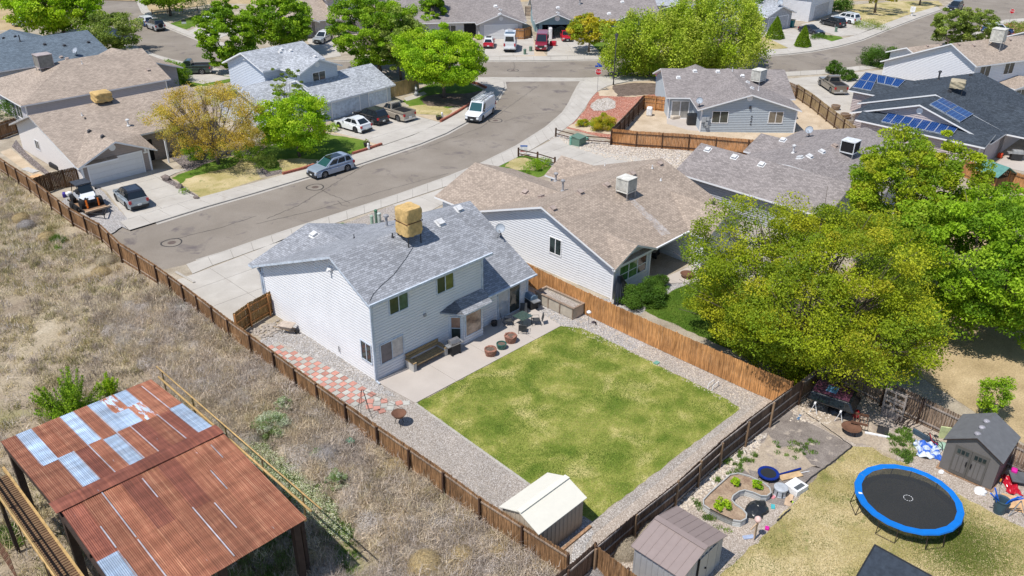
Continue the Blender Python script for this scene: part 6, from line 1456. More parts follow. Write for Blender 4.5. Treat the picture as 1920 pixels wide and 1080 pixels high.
tree('yellow-green tree behind the big locust, in front of the solar house', 'tree', (62.0, 19.2), 11.0, 5.4, 2.2, 'lgreen', 320, 80000, .18, 5.0, 'vase', trunk=.22, clump=.125, limbs=24)
tree('dense deep green maple at the right edge', 'tree', (57.6, 11.6), 9.4, 6.3, .8, 'green', 430, 110000, .19, 6.6, 'round', trunk=.25, clump=.12, limbs=16)
tree('green tree crown at the far right edge below the playhouse', 'tree', (66, 11), 7.5, 4.8, 1.5, 'green', 200, 38000, .2, trunk=.2, clump=.17)
tree('round bright green street tree with mulch ring near the work van', 'tree', G(833, 183), 8.6, 5.5, 1.2, 'bright', 330, 78000, .22, shape='dome', trunk=.2, clump=.155, limbs=14)
tree('large mid-green tree between the blue-roofed house and the round tree', 'tree', G(712, 140), 10.8, 6.4, 1.6, 'green', 300, 58000, .26, trunk=.28, clump=.125, limbs=16, sparse=.3)
tree('narrow dark green tree in front of the far grey house', 'tree', G(815, 66), 9.0, 2.9, 1.0, 'green', 110, 16000, .3, shape='cone', trunk=.15)
tree('low leafy tree at the right of the large mid-green tree', 'tree', G(752, 150), 9.0, 4.0, 2.2, 'olive', 130, 16000, .28, trunk=.15)
tree('fresh green round tree on the lawn before the blue-roofed house', 'tree', G(562, 294), 6.9, 3.6, 1.1, 'bright', 200, 36000, .19, trunk=.13, clump=.18, limbs=12)
tree('sparse grey-green young tree poking up by the dormer wall', 'tree', G(545, 235), 7.2, 2.0, 2.0, 'olive', 50, 3500, .18, trunk=.07, sparse=.5)
tree('orange-yellow tree in front of the tan garage house', 'tree', G(410, 308), 8.2, 5.3, 1.3, 'orange', 280, 36000, .125, trunk=.14, clump=.13, sparse=.4, limbs=40, squash=.8)
tree('tall green tree behind the blue-roofed house, left one', 'tree', G(440, 138), 9.5, 3.7, 1.0, 'green', 190, 28000, .3, trunk=.2)
tree('tall green tree behind the blue-roofed house, right one', 'tree', G(535, 100), 8.8, 4.7, 1.0, 'green', 210, 30000, .32, trunk=.2)
tree('big bright green tree at the top left beside the tan roofs', 'tree', G(122, 72), 9.6, 6.6, 1.5, 'bright', 300, 42000, .38, trunk=.3, limbs=14)
tree('loose olive-green tree beside the top-left street', 'tree', G(215, 99), 6.0, 4.3, .6, 'olive', 150, 15000, .28, trunk=.13, sparse=.4, limbs=14)
tree('green tree by the far rail fence at the top left', 'tree', G(320, 30), 8.5, 6.5, 2.0, 'green', 170, 18000, .42, trunk=.22)
tree('left trunk of the sprawling lime-green willow at the corner', 'willow', G(1225, 138), 9.0, 7.4, 1.2, 'willow', 340, 55000, .27, 7.0, 'willow', 'willow_tree', .3, .14, limbs=14, squash=.9)
tree('right half of the sprawling lime-green willow above the street', 'willow', G(1332, 132), 11.2, 8.2, 1.0, 'willow', 360, 60000, .27, 7.6, 'willow', 'willow_tree', .3, .14, limbs=14, squash=.9)
tree('round yellow-green maple beside the open garage driveway', 'tree', G(1104, 98), 5.6, 3.6, 1.5, 'yellow', 130, 15000, .27, trunk=.12)
tree('dark green tree top behind the willow', 'tree', G(1415, 42), 7, 3.6, 1.5, 'dark', 80, 7000, .35, trunk=.15)
tree('twin leafy tree behind the white two-storey house, left crown', 'tree', G(1775, 92), 6.6, 3.2, .5, 'olive', 130, 13000, .28, trunk=.14, sparse=.3)
tree('twin leafy tree behind the white two-storey house, right crown', 'tree', G(1822, 92), 6.6, 3.0, .8, 'olive', 110, 10000, .28, trunk=.12, sparse=.3)
tree('small thin tree on the dry lawn at the top right', 'tree', G(1640, 24), 6.5, 5.0, 2.2, 'yellow', 60, 4500, .35, trunk=.2, sparse=.5)
tree('small tree at the top edge near the far kerb', 'tree', G(1724, 10), 6, 3.0, 2.2, 'olive', 40, 2500, .35, trunk=.15, sparse=.5)
tree('leafless twiggy tree at the very top left', 'tree', G(20, 12), 6, 3.6, 2.0, 'orange', 40, 900, .25, trunk=.18, sparse=.5, limbs=22)
tree('young green tree in the straw yard behind the resin shed', 'tree', G(1853, 782), 2.9, .85, .25, 'green', 60, 5000, .11, trunk=.04, clump=.3)
def shoots(label, q, R_, H, n, pal, leaf):
    x, y = G(*q); t = thing('bush', label, 'bush', (x, y, 0)); L = []; sm = MB()
    for _ in range(n):
        a = random.uniform(0, 6.28); d = random.uniform(0, 1)**.6*R_; e = Vector((math.cos(a)*d, math.sin(a)*d*.8, H*random.uniform(.5, 1.05)*(1-.35*d/R_))); s0 = Vector((e.x*.3, e.y*.3, 0)); sm.tube([s0, s0.lerp(e, .5)+Vector((0, 0, .1)), e], [.02, .012, .004], 4, 0, False)
        k = 330; f = RNG.uniform(.15, 1, k)[:, None]; P = np.array(s0)*(1-f)+np.array(e)*f+RNG.normal(0, .13, (k, 3))*(1.25-f); L.append(P)
    P = np.concatenate(L); cols, wt = PAL[pal]; V, F, C = leafcards(P, leaf, palette(len(P), cols, .2, wt)); npmesh('crown', V, F, LEAF, C, t); sm.obj('stems', BARK, t, kind='stuff')
shoots('feathery green bush growing behind the rusty barn', (140, 782), 2.1, 3.3, 62, 'green', .085)
shoots('tall spiky green shoots at the barn roof corner', (205, 742), .7, 1.9, 12, 'bright', .08)
def bush(label, q, H, rx, pal, n=3000, leaf=.1, ry=None, shape='round', cat='shrub', clump=.28, rz=0, squash=.8):
    return tree(label, cat, G(*q), H, rx, -H*.25, pal, 60, n, leaf, ry, shape, 'shrub', 0, clump, rz=rz, squash=squash)
def conifer(label, q, H, r):
    x, y = G(*q); t = thing('conifer', label, 'conifer', (x, y, 0)); n = 16000; f = RNG.uniform(0, 1, n)**.8; f = 1-f; a = RNG.uniform(0, 6.283, n); rr = r*(1-f)**.8*(1+.1*np.sin(a*5+f*9))*RNG.uniform(.75, 1.03, n)
    P = np.column_stack([rr*np.cos(a), rr*np.sin(a), f*H+.1]); cols, wt = PAL['green']; V, F, C = leafcards(P, .13, palette(n, [tuple(v*.75 for v in c) for c in cols], .25, wt)); npmesh('crown', V, F, LEAF, C, t); b = MB(); b.tube([(0, 0, -.1), (0, 0, H*.6)], .08, 6); b.obj('trunk', BARK, t)
conifer('small conical conifer beside the garage at top right, upper one', (1452, 72), 3.6, 1.6); conifer('small conical conifer on the driveway edge at top right, lower one', (1504, 87), 3.3, 1.35)
bush('broad round clipped hedge bush left of the white gable', (1654, 124), 2.6, 3.0, 'dark', 26000, .15); bush('round dark shrub beyond the bronze pickup, left', (1562, 137), 1.6, 1.15, 'dark', 9000, .13); bush('round dark shrub beyond the bronze pickup, right', (1588, 150), 1.6, 1.15, 'dark', 9000, .13)
bush('bushy green shrub at the nose of the green pickup', (318, 155), 2.8, 2.6, 'green', 16000, .14)
bush('small low bright juniper on the red gravel', (1094, 236), .8, 1.0, 'yellow', 9000, .08, .6); bush('larger spreading bright juniper beside the cedar fence corner', (1130, 241), 1.5, 1.7, 'yellow', 20000, .09, 1.2)
bush('long low juniper hedge by the brown bungalow wall', (1212, 560), 1.1, 2.6, 'dark', 60000, .085, 1.2, rz=R(2), clump=.24); bush('deep green shrub below the orange-yellow tree', (378, 296), 1.5, 1.6, 'green', 9000, .09)
bush('yellow flowering shrub right of the orange-yellow tree', (478, 275), 2.2, 1.7, 'yellow', 7000, .1); bush('green shrub right of the yellow flowering one', (468, 296), 1.2, 1.6, 'green', 6000, .09)
bush('low grey-green shrub near the silver crossover', (497, 312), 1.3, 1.2, 'olive', 6000, .08); bush('small dark bush on the shaded lawn by the driveway', (582, 262), 1.1, .8, 'dark', 3000, .08); bush('spiky light green clump beside the coupe', (625, 246), .9, .7, 'bright', 2500, .08)
bush('small green clump by the dark gravel strip', (347, 363), .6, .45, 'green', 1500, .06); bush('olive bush at the corner of the far right garden', (1905, 60), 1.6, 2.2, 'olive', 3000, .2)
bush('grey twiggy shrub at the far rail fence, left', (366, 22), 3.6, 1.5, 'pale', 1500, .16, cat='bare shrub'); bush('grey twiggy shrub at the far rail fence, right', (397, 22), 3.8, 1.9, 'pale', 1800, .16, cat='bare shrub')
bush('dark hedge at the corner of the white gabled house', (1573, 20), 2.2, 2.4, 'dark', 4000, .25); bush('low sage clumps on the dry lawn corner', (1630, 52), 1.0, 2.8, 'olive', 3500, .14)
bush('green climbing leaves by the red garden beyond the fence', (1385, 505), 1.4, .8, 'olive', 2500, .07); bush('small bush on the left side yard of the tan hipped house', (18, 222), 2.2, 2.0, 'dark', 4500, .14)
bush('low ornamental planting along the small driveway', (1535, 72), .5, 2.4, 'dark', 3500, .12, 1.0, rz=R(-20)); bush('long green hedge mound beside the small front lawn', (1005, 316), .8, 1.9, 'green', 8000, .08, .9)
for lb, q, r_ in (('white flowering shrub in the dry field between barn rail and fence', (512, 812), .85), ('smaller white flowering clump left of the burn barrel', (532, 770), .5), ('pale flowering clump in the middle of the brush', (632, 912), .5), ('tiny pale flowering clump above it', (596, 866), .35)): bush(lb, q, 1.1*r_+.35, r_*1.05, 'pale', int(11000*r_), .06)

# ------------------------------------------------------------------ the dry field: stems, straw and weeds (nobody could count them)
FIELD = [G(*p) for p in [(-60, 264), (0, 322), (60, 366), (100, 398), (145, 430), (210, 470), (300, 541), (400, 614), (520, 711), (640, 793), (712, 850), (835, 940), (902, 990), (1066, 1098), (1060, 1300), (-60, 1500), (-400, 700)]]
EXCL = [[G(*p) for p in q] for q in ([(455, 830), (505, 835), (560, 875), (625, 935), (690, 1010), (740, 1075), (640, 1100), (575, 985), (520, 920), (420, 800)], [(485, 790), (515, 775), (545, 800), (530, 840), (490, 835)], [(610, 890), (635, 885), (665, 925), (640, 945), (610, 920)], [(0, 560), (60, 555), (55, 585), (10, 600)], [(-20, 720), (20, 690), (60, 700), (55, 740), (10, 770), (-30, 760)], [(380, 625), (410, 650), (450, 690), (430, 700), (390, 665)], [(60, 600), (110, 600), (120, 640), (70, 650)])]
def tuftcloud(n, poly, rmin, rmax, per, h, wd, cols, wt, dome=.5, lean=1.1, smin=0, use_ex=True):
    C = scatter_in(poly, n)
    for ex in EXCL: C = C[~(inpoly(C, ex) & (RNG.uniform(size=len(C)) < .93))] if use_ex else C
    f1 = np.sin(C[:, 0]*.55+1.7*np.sin(C[:, 1]*.31))+np.sin(C[:, 1]*.62+C[:, 0]*.23)+.8*np.sin(C[:, 0]*1.7-C[:, 1]*1.3)
    if smin: C = C[(f1 > smin-3)|(RNG.uniform(size=len(C)) < .25)]; f1 = np.sin(C[:, 0]*.55+1.7*np.sin(C[:, 1]*.31))+np.sin(C[:, 1]*.62+C[:, 0]*.23)+.8*np.sin(C[:, 0]*1.7-C[:, 1]*1.3)
    n = len(C); r = RNG.uniform(rmin, rmax, n); ca = np.array(cols); ix = np.clip(((f1/2.8*.5+.5)*len(ca)+RNG.normal(0, .8, n)).astype(int), 0, len(ca)-1); c0 = ca[ix]*RNG.uniform(.8, 1.2, (n, 1))
    a = RNG.uniform(0, 2*np.pi, (n, per)); q = np.sqrt(RNG.uniform(0, 1, (n, per)))
    x = C[:, :1]+r[:, None]*q*np.cos(a); y = C[:, 1:]+r[:, None]*q*np.sin(a); z = dome*r[:, None]*(1-q*q)*RNG.uniform(.2, 1, (n, per))
    P = np.stack([x, y, z], 2).reshape(-1, 3); cc = (c0[:, None, :]*RNG.uniform(.6, 1.4, (n, per, 1))).reshape(-1, 3)
    return blades(P, h, wd, np.clip(cc, 0, 1), lean)
NEAR = [G(*p) for p in [(300, 545), (400, 616), (520, 713), (640, 795), (712, 852), (835, 942), (902, 992), (1066, 1100), (900, 1180), (560, 1180), (575, 980), (400, 790), (280, 690), (180, 600)]]
dead = [(.44, .37, .31), (.54, .47, .405), (.62, .51, .38), (.34, .28, .22)]; straw = [(.66, .54, .34), (.58, .48, .29), (.72, .62, .42), (.44, .38, .20)]
PATHS = []
V, F, C = join_np([tuftcloud(1500, NEAR, .4, 1.1, 190, .36, .02, dead+[(.62, .51, .35)], [.3, .25, .15, .2, .1], .95, 1.5), tuftcloud(380, NEAR, .25, .6, 150, .5, .02, straw, [.3, .3, .25, .15], 1.0, 1.2)])
o = npmesh('dry_brush', V, F, DRY, C, kind='stuff'); tag(o, 'thick grey and straw tumbleweed brush filling the field along the fence', 'brush', kind='stuff')
MID = FIELD
mc = scatter_in(NEAR, 260); L = []
for c in mc:
    if any(inpoly(c[None], ex)[0] for ex in EXCL): continue
    r = RNG.uniform(.35, .95); k = int(900*r); u = RNG.normal(size=(k, 3)); u /= np.linalg.norm(u, axis=1)[:, None]; u[:, 2] = np.abs(u[:, 2]); rr = RNG.uniform(.5, 1, k)[:, None]**.4*r
    A = u*rr*np.array([1, 1, .7])+np.array([c[0], c[1], 0]); T = np.cross(u, RNG.normal(size=(k, 3))); T /= np.linalg.norm(T, axis=1)[:, None]; B = A+T*r*RNG.uniform(.15, .5, (k, 1)); W = np.cross(T, u)*.007
    cc = np.array([(.55, .50, .46), (.60, .55, .51), (.46, .41, .36), (.68, .57, .42)][RNG.integers(0, 4)])*RNG.uniform(.75, 1.2, (k, 1)); L.append((np.stack([A-W, A+W, B], 1).reshape(-1, 3), np.arange(3*k).reshape(-1, 3), np.repeat(cc, 3, axis=0)))
V, F, C = join_np(L); o = npmesh('tangled_mounds', V, F, DRY, C, kind='stuff'); tag(o, 'grey rounded mounds of tangled tumbleweed stems along the fence', 'brush', kind='stuff')
V, F, C = join_np([tuftcloud(5200, MID, .2, .8, 34, .32, .035, [(.33, .29, .13), (.46, .38, .20), (.26, .24, .095), (.54, .46, .28), (.38, .32, .26)], [.25, .2, .2, .15, .2], .35, 1.2, 2.2), tuftcloud(900, MID, .3, .9, 60, .4, .03, dead, None, .6, 1.3), tuftcloud(420, MID, .2, .6, 60, .45, .03, straw, None, .8)])
o = npmesh('field_grass', V, F, DRY, C, kind='stuff'); tag(o, 'sparse tan and olive dry grass tufts over the open field', 'dry grass', kind='stuff')
def weeds(label, poly, n, per, h, wd, cols, rr=(.1, .35), dome=.3, cat='weeds', m=None):
    V, F, C = tuftcloud(n, [G(*p) for p in poly], rr[0], rr[1], per, h, wd, cols, None, dome, .9, 0, False); o = npmesh('weeds', V, F, m or GRS, C, kind='stuff'); tag(o, label, cat, kind='stuff')
gr = [(.13, .24, .035), (.18, .29, .05), (.10, .19, .03), (.24, .31, .09)]
weeds('green weed patch in the field near the gate fence', [(270, 548), (330, 560), (370, 592), (330, 600), (280, 575)], 40, 60, .25, .04, gr)
weeds('green undergrowth between the barn rail and the brush', [(440, 830), (500, 800), (560, 860), (610, 930), (690, 1040), (640, 1060), (560, 950), (470, 860)], 220, 60, .22, .035, gr)
weeds('shaded green ground cover under the barn edge', [(570, 985), (700, 1100), (600, 1300), (450, 1120), (420, 1040)], 170, 60, .3, .04, gr)
weeds('green weeds left of the barn', [(-20, 1000), (30, 985), (60, 1010), (20, 1030)], 25, 70, .3, .04, gr)
weeds('dark green weed clumps in the open field', [(90, 450), (110, 445), (140, 455), (135, 470), (100, 472)], 8, 90, .45, .035, gr)
# pale flowers under the yellow rail
fl = scatter_in([G(*p) for p in [(455, 838), (500, 845), (560, 895), (620, 950), (660, 1005), (650, 1030), (600, 1000), (540, 940), (470, 870)]], 420)
P = np.concatenate([np.column_stack([c[0]+RNG.normal(0, .1, 26), c[1]+RNG.normal(0, .1, 26), RNG.uniform(.2, .55, 26)]) for c in fl])
V, F, C = leafcards(P, .06, palette(len(P), [(.70, .72, .50), (.60, .64, .38), (.16, .26, .06), (.75, .75, .60)], .1), .8); o = npmesh('pale_flowers', V, F, LEAF, C, kind='stuff'); tag(o, 'cream flowering ground cover growing under the yellow barn rail', 'flowers', kind='stuff')
# clipped turf blades on the main lawn and rougher grass elsewhere
def turf(label, poly, n, h, wd, cols, wt=None):
    S = scatter_in([G(*p) for p in poly], n); S = S+RNG.normal(0, .06, S.shape); nz = (.9*np.sin(S[:, 0]*.8+1.6*np.sin(S[:, 1]*.6)+1)+.6*np.sin(S[:, 0]*3.7+2*np.sin(S[:, 1]*2.9))*np.sin(S[:, 1]*4.1)+np.sin(S[:, 1]*1.3+S[:, 0]*.5)+.7*np.sin(S[:, 0]*2.9+S[:, 1]*2.2))/2.7
    cols = np.array(cols); k = np.clip((nz*.75+.56)*(len(cols)-1)+RNG.normal(0, .8, len(S)), 0, len(cols)-1.001); i = k.astype(int); f = (k-i)[:, None]
    cc = cols[i]*(1-f)+cols[np.minimum(i+1, len(cols)-1)]*f; cc = cc*RNG.uniform(.75, 1.25, (len(S), 1))
    V, F, C = blades(np.column_stack([S, np.full(len(S), .02)]), h, wd, np.clip(cc, 0, 1), .9); o = npmesh('grass', V, F, GRS, C, kind='stuff'); tag(o, label, 'grass', kind='stuff')
turf('short patchy green and yellowing turf of the square back lawn', [(781, 757), (990, 904), (1110, 976), (1386, 765), (1350, 743), (1200, 669), (1125, 631), (1088, 615), (1053, 612)], 105000, .055, .024, [(.085, .16, .02), (.12, .21, .03), (.22, .275, .045), (.38, .39, .10), (.58, .52, .20)])
turf('darker turf of the neighbouring garden lawn', [(1208, 583), (1262, 545), (1300, 530), (1345, 520), (1420, 600), (1420, 690), (1380, 660)], 40000, .07, .03, [(.09, .18, .02), (.13, .22, .025), (.18, .26, .04)])
turf('scruffy half-dead turf around the trampoline', [(1345, 1075), (1440, 1000), (1520, 902), (1595, 840), (1640, 840), (1700, 872), (1800, 932), (1920, 992), (1960, 1100), (1300, 1110)], 60000, .06, .025, [(.12, .17, .03), (.22, .23, .07), (.42, .35, .17), (.54, .45, .26), (.58, .49, .30)])
weeds('leafy weeds spreading beside the blue tarp', [(1660, 820), (1700, 800), (1715, 830), (1720, 850), (1700, 870), (1670, 845)], 45, 70, .16, .045, gr, (.1, .3))
weeds('weeds on the rocky strip by the back fence', [(1335, 880), (1400, 840), (1420, 855), (1370, 905), (1340, 905)], 22, 60, .2, .04, gr, (.1, .25))
weeds('small weeds in the bare dirt patch', [(1440, 830), (1530, 825), (1545, 850), (1490, 860), (1450, 850)], 22, 50, .12, .04, gr, (.1, .25))
weeds('weeds around the raised bed and brown shed', [(1290, 930), (1330, 960), (1370, 1000), (1330, 985)], 14, 50, .15, .04, gr, (.1, .25))
def softgrass(label, q, sx, sy, n, cols):
    x, y = G(*q); P = np.column_stack([x+RNG.normal(0, sx, n), y+RNG.normal(0, sy, n), np.full(n, .02)]); V, F, C = blades(P, .06, .03, palette(n, cols, .25), .9); o = npmesh('grass', V, F, GRS, C, kind='stuff'); tag(o, label, 'grass', kind='stuff')
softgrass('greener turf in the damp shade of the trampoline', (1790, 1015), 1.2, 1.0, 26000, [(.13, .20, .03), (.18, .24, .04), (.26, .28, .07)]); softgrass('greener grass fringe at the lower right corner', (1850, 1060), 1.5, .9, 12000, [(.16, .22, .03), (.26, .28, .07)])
# tumbleweed balls: big enough to pick out one by one
def tumble(label, q, r, cols, n=2600, squash=.75):
    x, y = G(*q); t = bpy.data.objects.new('tumbleweed', None); u = RNG.normal(size=(n, 3)); u /= np.linalg.norm(u, axis=1)[:, None]; u[:, 2] = np.abs(u[:, 2]); rr = RNG.uniform(.55, 1, n)[:, None]**.4*r
    A = u*rr*np.array([1, 1, squash]); T = np.cross(u, RNG.normal(size=(n, 3))); T /= np.linalg.norm(T, axis=1)[:, None]; B = A+T*r*RNG.uniform(.15, .5, (n, 1)); W = np.cross(T, u)*.006
    V = np.stack([A-W, A+W, B], 1).reshape(-1, 3); F = np.arange(3*n).reshape(-1, 3); o = npmesh('tumbleweed', V, F, DRY, np.repeat(palette(n, cols, .25), 3, axis=0)); o.location = (x, y, 0); tag(o, label, 'tumbleweed')
    bpy.data.objects.remove(t)
g0 = [(.52, .40, .20), (.58, .46, .26), (.44, .33, .17)]; g1 = [(.38, .35, .33), (.46, .43, .42), (.30, .27, .25)]
tumble('large golden tumbleweed at the bottom edge, left of two', (798, 1068), .95, g0, 4200, 1.0); tumble('large golden tumbleweed at the bottom edge, right of two', (868, 1048), .85, g0, 3600)
tumble('golden tumbleweed against the fence foot', (742, 878), .75, g0, 2600); tumble('pale tumbleweed near the fence at the bottom', (935, 1040), .7, g0, 2400); tumble('straw tumbleweed caught between the shed fence and dark fence', (1170, 1030), .9, [(.42, .36, .27), (.5, .43, .33)], 3200)
tumble('pale tumbleweed piled by the grey shed', (1215, 1000), .8, [(.42, .36, .27), (.5, .43, .33)], 2600); tumble('silvery grey tumbleweed in mid brush', (775, 985), .6, g1); tumble('grey tumbleweed mound above the pale flowers', (610, 862), 1.0, g1, 3600, .8)
tumble('small golden grass ball in the open field', (88, 448), .8, g0); tumble('tan round tuft in the upper left field', (40, 412), .8, g0); tumble('grey tangle in the open field', (50, 425), .8, g1); tumble('grey tumbleweed below the fence corner stub', (1120, 1075), .7, g1); tumble('tan tangle near the fence by the drain', (200, 490), .9, [(.45, .38, .27)], 2600, .6); tumble('straw tuft beside the field edge', (190, 512), .8, g0, 2000, .6); tumble('pale tangle at the lower left of the gate', (352, 640), .8, g1, 2400, .5)
# ------------------------------------------------------------------ signs, lamp, boxes, hydrant
def textmesh(s, size, m, parent, M, ext=.004):
    c = bpy.data.curves.new('lettering', 'FONT'); c.body = s; c.size = size; c.align_x = 'CENTER'; c.align_y = 'CENTER'; c.extrude = ext
    o = bpy.data.objects.new('tmp', c); COL.objects.link(o); bpy.context.view_layer.update()
    me = bpy.data.meshes.new_from_object(o.evaluated_get(bpy.context.evaluated_depsgraph_get())); bpy.data.objects.remove(o)
    me.transform(M); me.materials.clear(); me.materials.append(m); q = bpy.data.objects.new('lettering', me); COL.objects.link(q); q.parent = parent; return q
SRED = simple('sign_red', (.50, .015, .02), .45); SWH = simple('sign_white', (.75, .75, .75), .5)
def facecam(p): return math.atan2(-p[1], -p[0])
def stop_sign(q, hgt, label, street=False, yaw=None):
    c = G(*q); a = facecam(c) if yaw is None else yaw; t = thing('stop_sign', label, 'sign', (*c, 0), a)
    b = MB(); b.box(-.03, .03, -.03, .03, 0, hgt+.35); b.obj('post', GALV, t)
    Rm = Matrix.Translation((.05, 0, hgt)) @ Matrix.Rotation(math.pi/2, 4, 'Y')
    for nm, r, m, z0, z1 in (('border', .44, SWH, -.012, .0), ('face', .405, SRED, -.004, .012)):
        b = MB(); P = [(r*math.cos(math.pi/8+k*math.pi/4), r*math.sin(math.pi/8+k*math.pi/4)) for k in range(8)]; b.prism(P, z0, z1); o = b.obj(nm, m, t); o.data.transform(Rm)
    textmesh('STOP', .33, SWH, t, Matrix.Translation((.066, 0, hgt)) @ Matrix.Rotation(math.pi/2, 4, 'Z') @ Matrix.Rotation(math.pi/2, 4, 'X'))
    if street:
        for k, an in ((.72, .25), (.95, -1.1)):
            b = MB(); b.box(-.015, .015, -.48, .48, hgt+k-.11, hgt+k+.11, 0, Matrix.Rotation(an, 4, 'Z')); b.obj('street_name_plate', simple('sign_blue', (.01, .08, .42), .4), t)
        b = MB(); b.box(-.025, .025, -.025, .025, hgt+.3, hgt+1.1); b.obj('post', GALV, t)
stop_sign((1120, 171), 2.6, 'red stop sign under blue street plates at the near corner', True)
stop_sign((1891, 46), 2.4, 'red stop sign beside the fire hydrant at the top right')
c = G(1150, 159); t = thing('street_lamp', 'tall black post lamp beside the willow at the corner', 'street lamp', (*c, 0)); 
b = MB(); b.tube([(0, 0, 0), (0, 0, .5), (0, 0, 6.1)], [.11, .08, .06], 10); b.obj('pole', PLAS, t, smooth=True); b = MB(); b.lathe([(.06, 6.05), (.16, 6.15), (.14, 6.2), (.24, 6.65)], 10); b.obj('lantern', simple('smoked_lens', (.12, .13, .13), .2, 0, .6), t); b = MB(); b.lathe([(.3, 6.65), (.3, 6.7), (.12, 6.85), (.03, 7.0)], 10); b.obj('lamp_cap', PLAS, t)
c = G(1894, 50); t = thing('fire_hydrant', 'red fire hydrant at the foot of the far stop sign', 'hydrant', (*c, 0)); b = MB(); b.lathe([(.18, 0), (.18, .06), (.12, .08), (.12, .6), (.16, .62), (.14, .72), (.05, .82), (.03, .9)], 12); b.obj('barrel', SRED, t)
for y in (-1, 1): b = MB(); b.tube([(0, 0, .5), (0, y*.22, .5)], .07, 8); b.obj('nozzle', SRED, t)
GRN = simple('utility_green', (.13, .21, .16), .6, 0, .3, .1); TEALP = simple('pedestal_teal', (.16, .34, .27), .55)
c = G(1084, 272); t = thing('utility_box', 'green transformer box behind the low rail fence', 'utility box', (*c, 0), R(8)); b = MB(); b.box(-.85, .85, -.7, .7, 0, .1); b.obj('pad', GM['concrete'], t)
b = MB(); b.prism([(-.7, -.55), (.7, -.55), (.7, .55), (-.7, .55)], .1, .95); b.obj('cabinet', GRN, t); b = MB(); b.poly([(-.74, -.6, .95), (.74, -.6, .95), (.74, .6, 1.1), (-.74, .6, 1.1)]); b.box(-.74, .74, -.6, .6, .92, .96); b.obj('lid', GRN, t)
def ped(q, label, h=.85, r=.13, m=TEALP, cap=None):
    c = G(*q); t = thing('utility_pedestal', label, 'pedestal', (*c, 0)); b = MB(); b.lathe([(r, 0), (r, h)], 12); b.obj('tube', m, t); b = MB(); b.lathe([(r*1.12, h-.1), (r*1.12, h), (r*.6, h+.06)], 12); b.obj('cap', cap or m, t)
ped((1070, 273), 'teal pedestal beside the green transformer box', 1.0, .16); ped((698, 423), 'pale green pedestal in front of the front roof, left one', .9, .14, simple('pedestal_sage', (.30, .42, .33), .6)); ped((706, 418), 'dark green topped pedestal, right behind the other', 1.2, .13, GRN, simple('cap_green', (.04, .14, .08), .5)); ped((712, 421), 'light grey pedestal with green cap on the tan gravel', 1.05, .16, simple('pedestal_grey', (.42, .48, .44), .6))
ped((1072+28, 262), 'short teal valve cover on the pale rocks', .3, .2); ped((984, 102), 'small green pedestal between the camper and the conversion van', .8, .22, GRN); ped((1567, 60), 'small dark green pedestal on the far driveway edge', .8, .22, GRN); ped((995, 96), 'green bin-like pedestal next to the maroon van', .7, .25, GRN)
def yard_sign(q, label, cols):
    c = G(*q); t = thing('yard_sign', label, 'sign', (*c, 0), facecam(c)); 
    for y in (-.3, .3): b = MB(); b.box(-.015, .015, y-.015, y+.015, 0, 1.0); b.obj('stake', GALV, t)
    for i, (z0, z1, m) in enumerate(cols): b = MB(); b.box(-.01, .02, -.38, .38, z0, z1); b.obj('panel', m, t)
BLU = simple('sign_blue2', (.03, .13, .42), .5)
yard_sign((982, 292), 'blue and white yard sign by the dark rail fence', [(.55, 1.0, SWH), (1.0, 1.15, BLU), (.45, .55, SRED)]); yard_sign((346, 49), 'dark and white yard sign on the far green lawn', [(.4, .75, SWH), (.75, 1.1, PLAS)])
c = G(1709, 30); t = thing('mailbox_cluster', 'white cluster mailbox on a pedestal by the far kerb', 'mailbox', (*c, 0), facecam(c)); b = MB(); b.box(-.3, .3, -.45, .45, .0, .08); b.obj('pad', GM['concrete'], t); b = MB(); b.box(-.1, .1, -.12, .12, .08, .75); b.obj('pedestal', SWH, t); b = MB(); b.box(-.3, .3, -.45, .45, .75, 1.7); b.obj('cabinet', SWH, t)
def bin_(q, label, m, lid, z=1.0, rz=0, w=.3):
    c = G(*q) if len(q) == 2 else q; t = thing('wheelie_bin', label, 'bin', (c[0], c[1], 0), rz)
    b = MB(); n = len(b.v); P = [(-w*.8, -w*.8, .05), (w*.8, -w*.8, .05), (w*.8, w*.8, .05), (-w*.8, w*.8, .05), (-w, -w, z), (w, -w, z), (w, w, z), (-w, w, z)]; b.v += P
    for f in ((0,3,2,1),(4,5,6,7),(0,1,5,4),(1,2,6,5),(2,3,7,6),(3,0,4,7)): b.f.append(f); b.m.append(0)
    b.obj('tub', m, t); b = MB(); b.box(-w*1.08, w*1.1, -w*1.08, w*1.08, z, z+.07); b.obj('lid', lid, t)
    for y in (-1, 1): b = MB(); b.lathe([(.1, -.03), (.1, .03)], 10, (0, 0, 0), 0, Matrix.Translation((-w*.85, y*w*.7, .1)) @ Matrix.Rotation(math.pi/2, 4, 'X')); b.obj('wheel', TYRE, t)
BT = simple('bin_teal', (.02, .17, .18), .5); BB = simple('bin_blue_lid', (.01, .20, .42), .4)
bin_((22.05, 71.0), 'teal wheelie bin with blue lid by the fence, the farther of two', BT, BB); bin_((22.2, 70.0), 'teal wheelie bin with blue lid by the fence, the nearer of two', BT, BB)
bin_((1483, 51), 'teal bin with tan lid beside the grey garage', BT, simple('tan_lid', (.45, .36, .18), .6), 1.3, 0, .45)
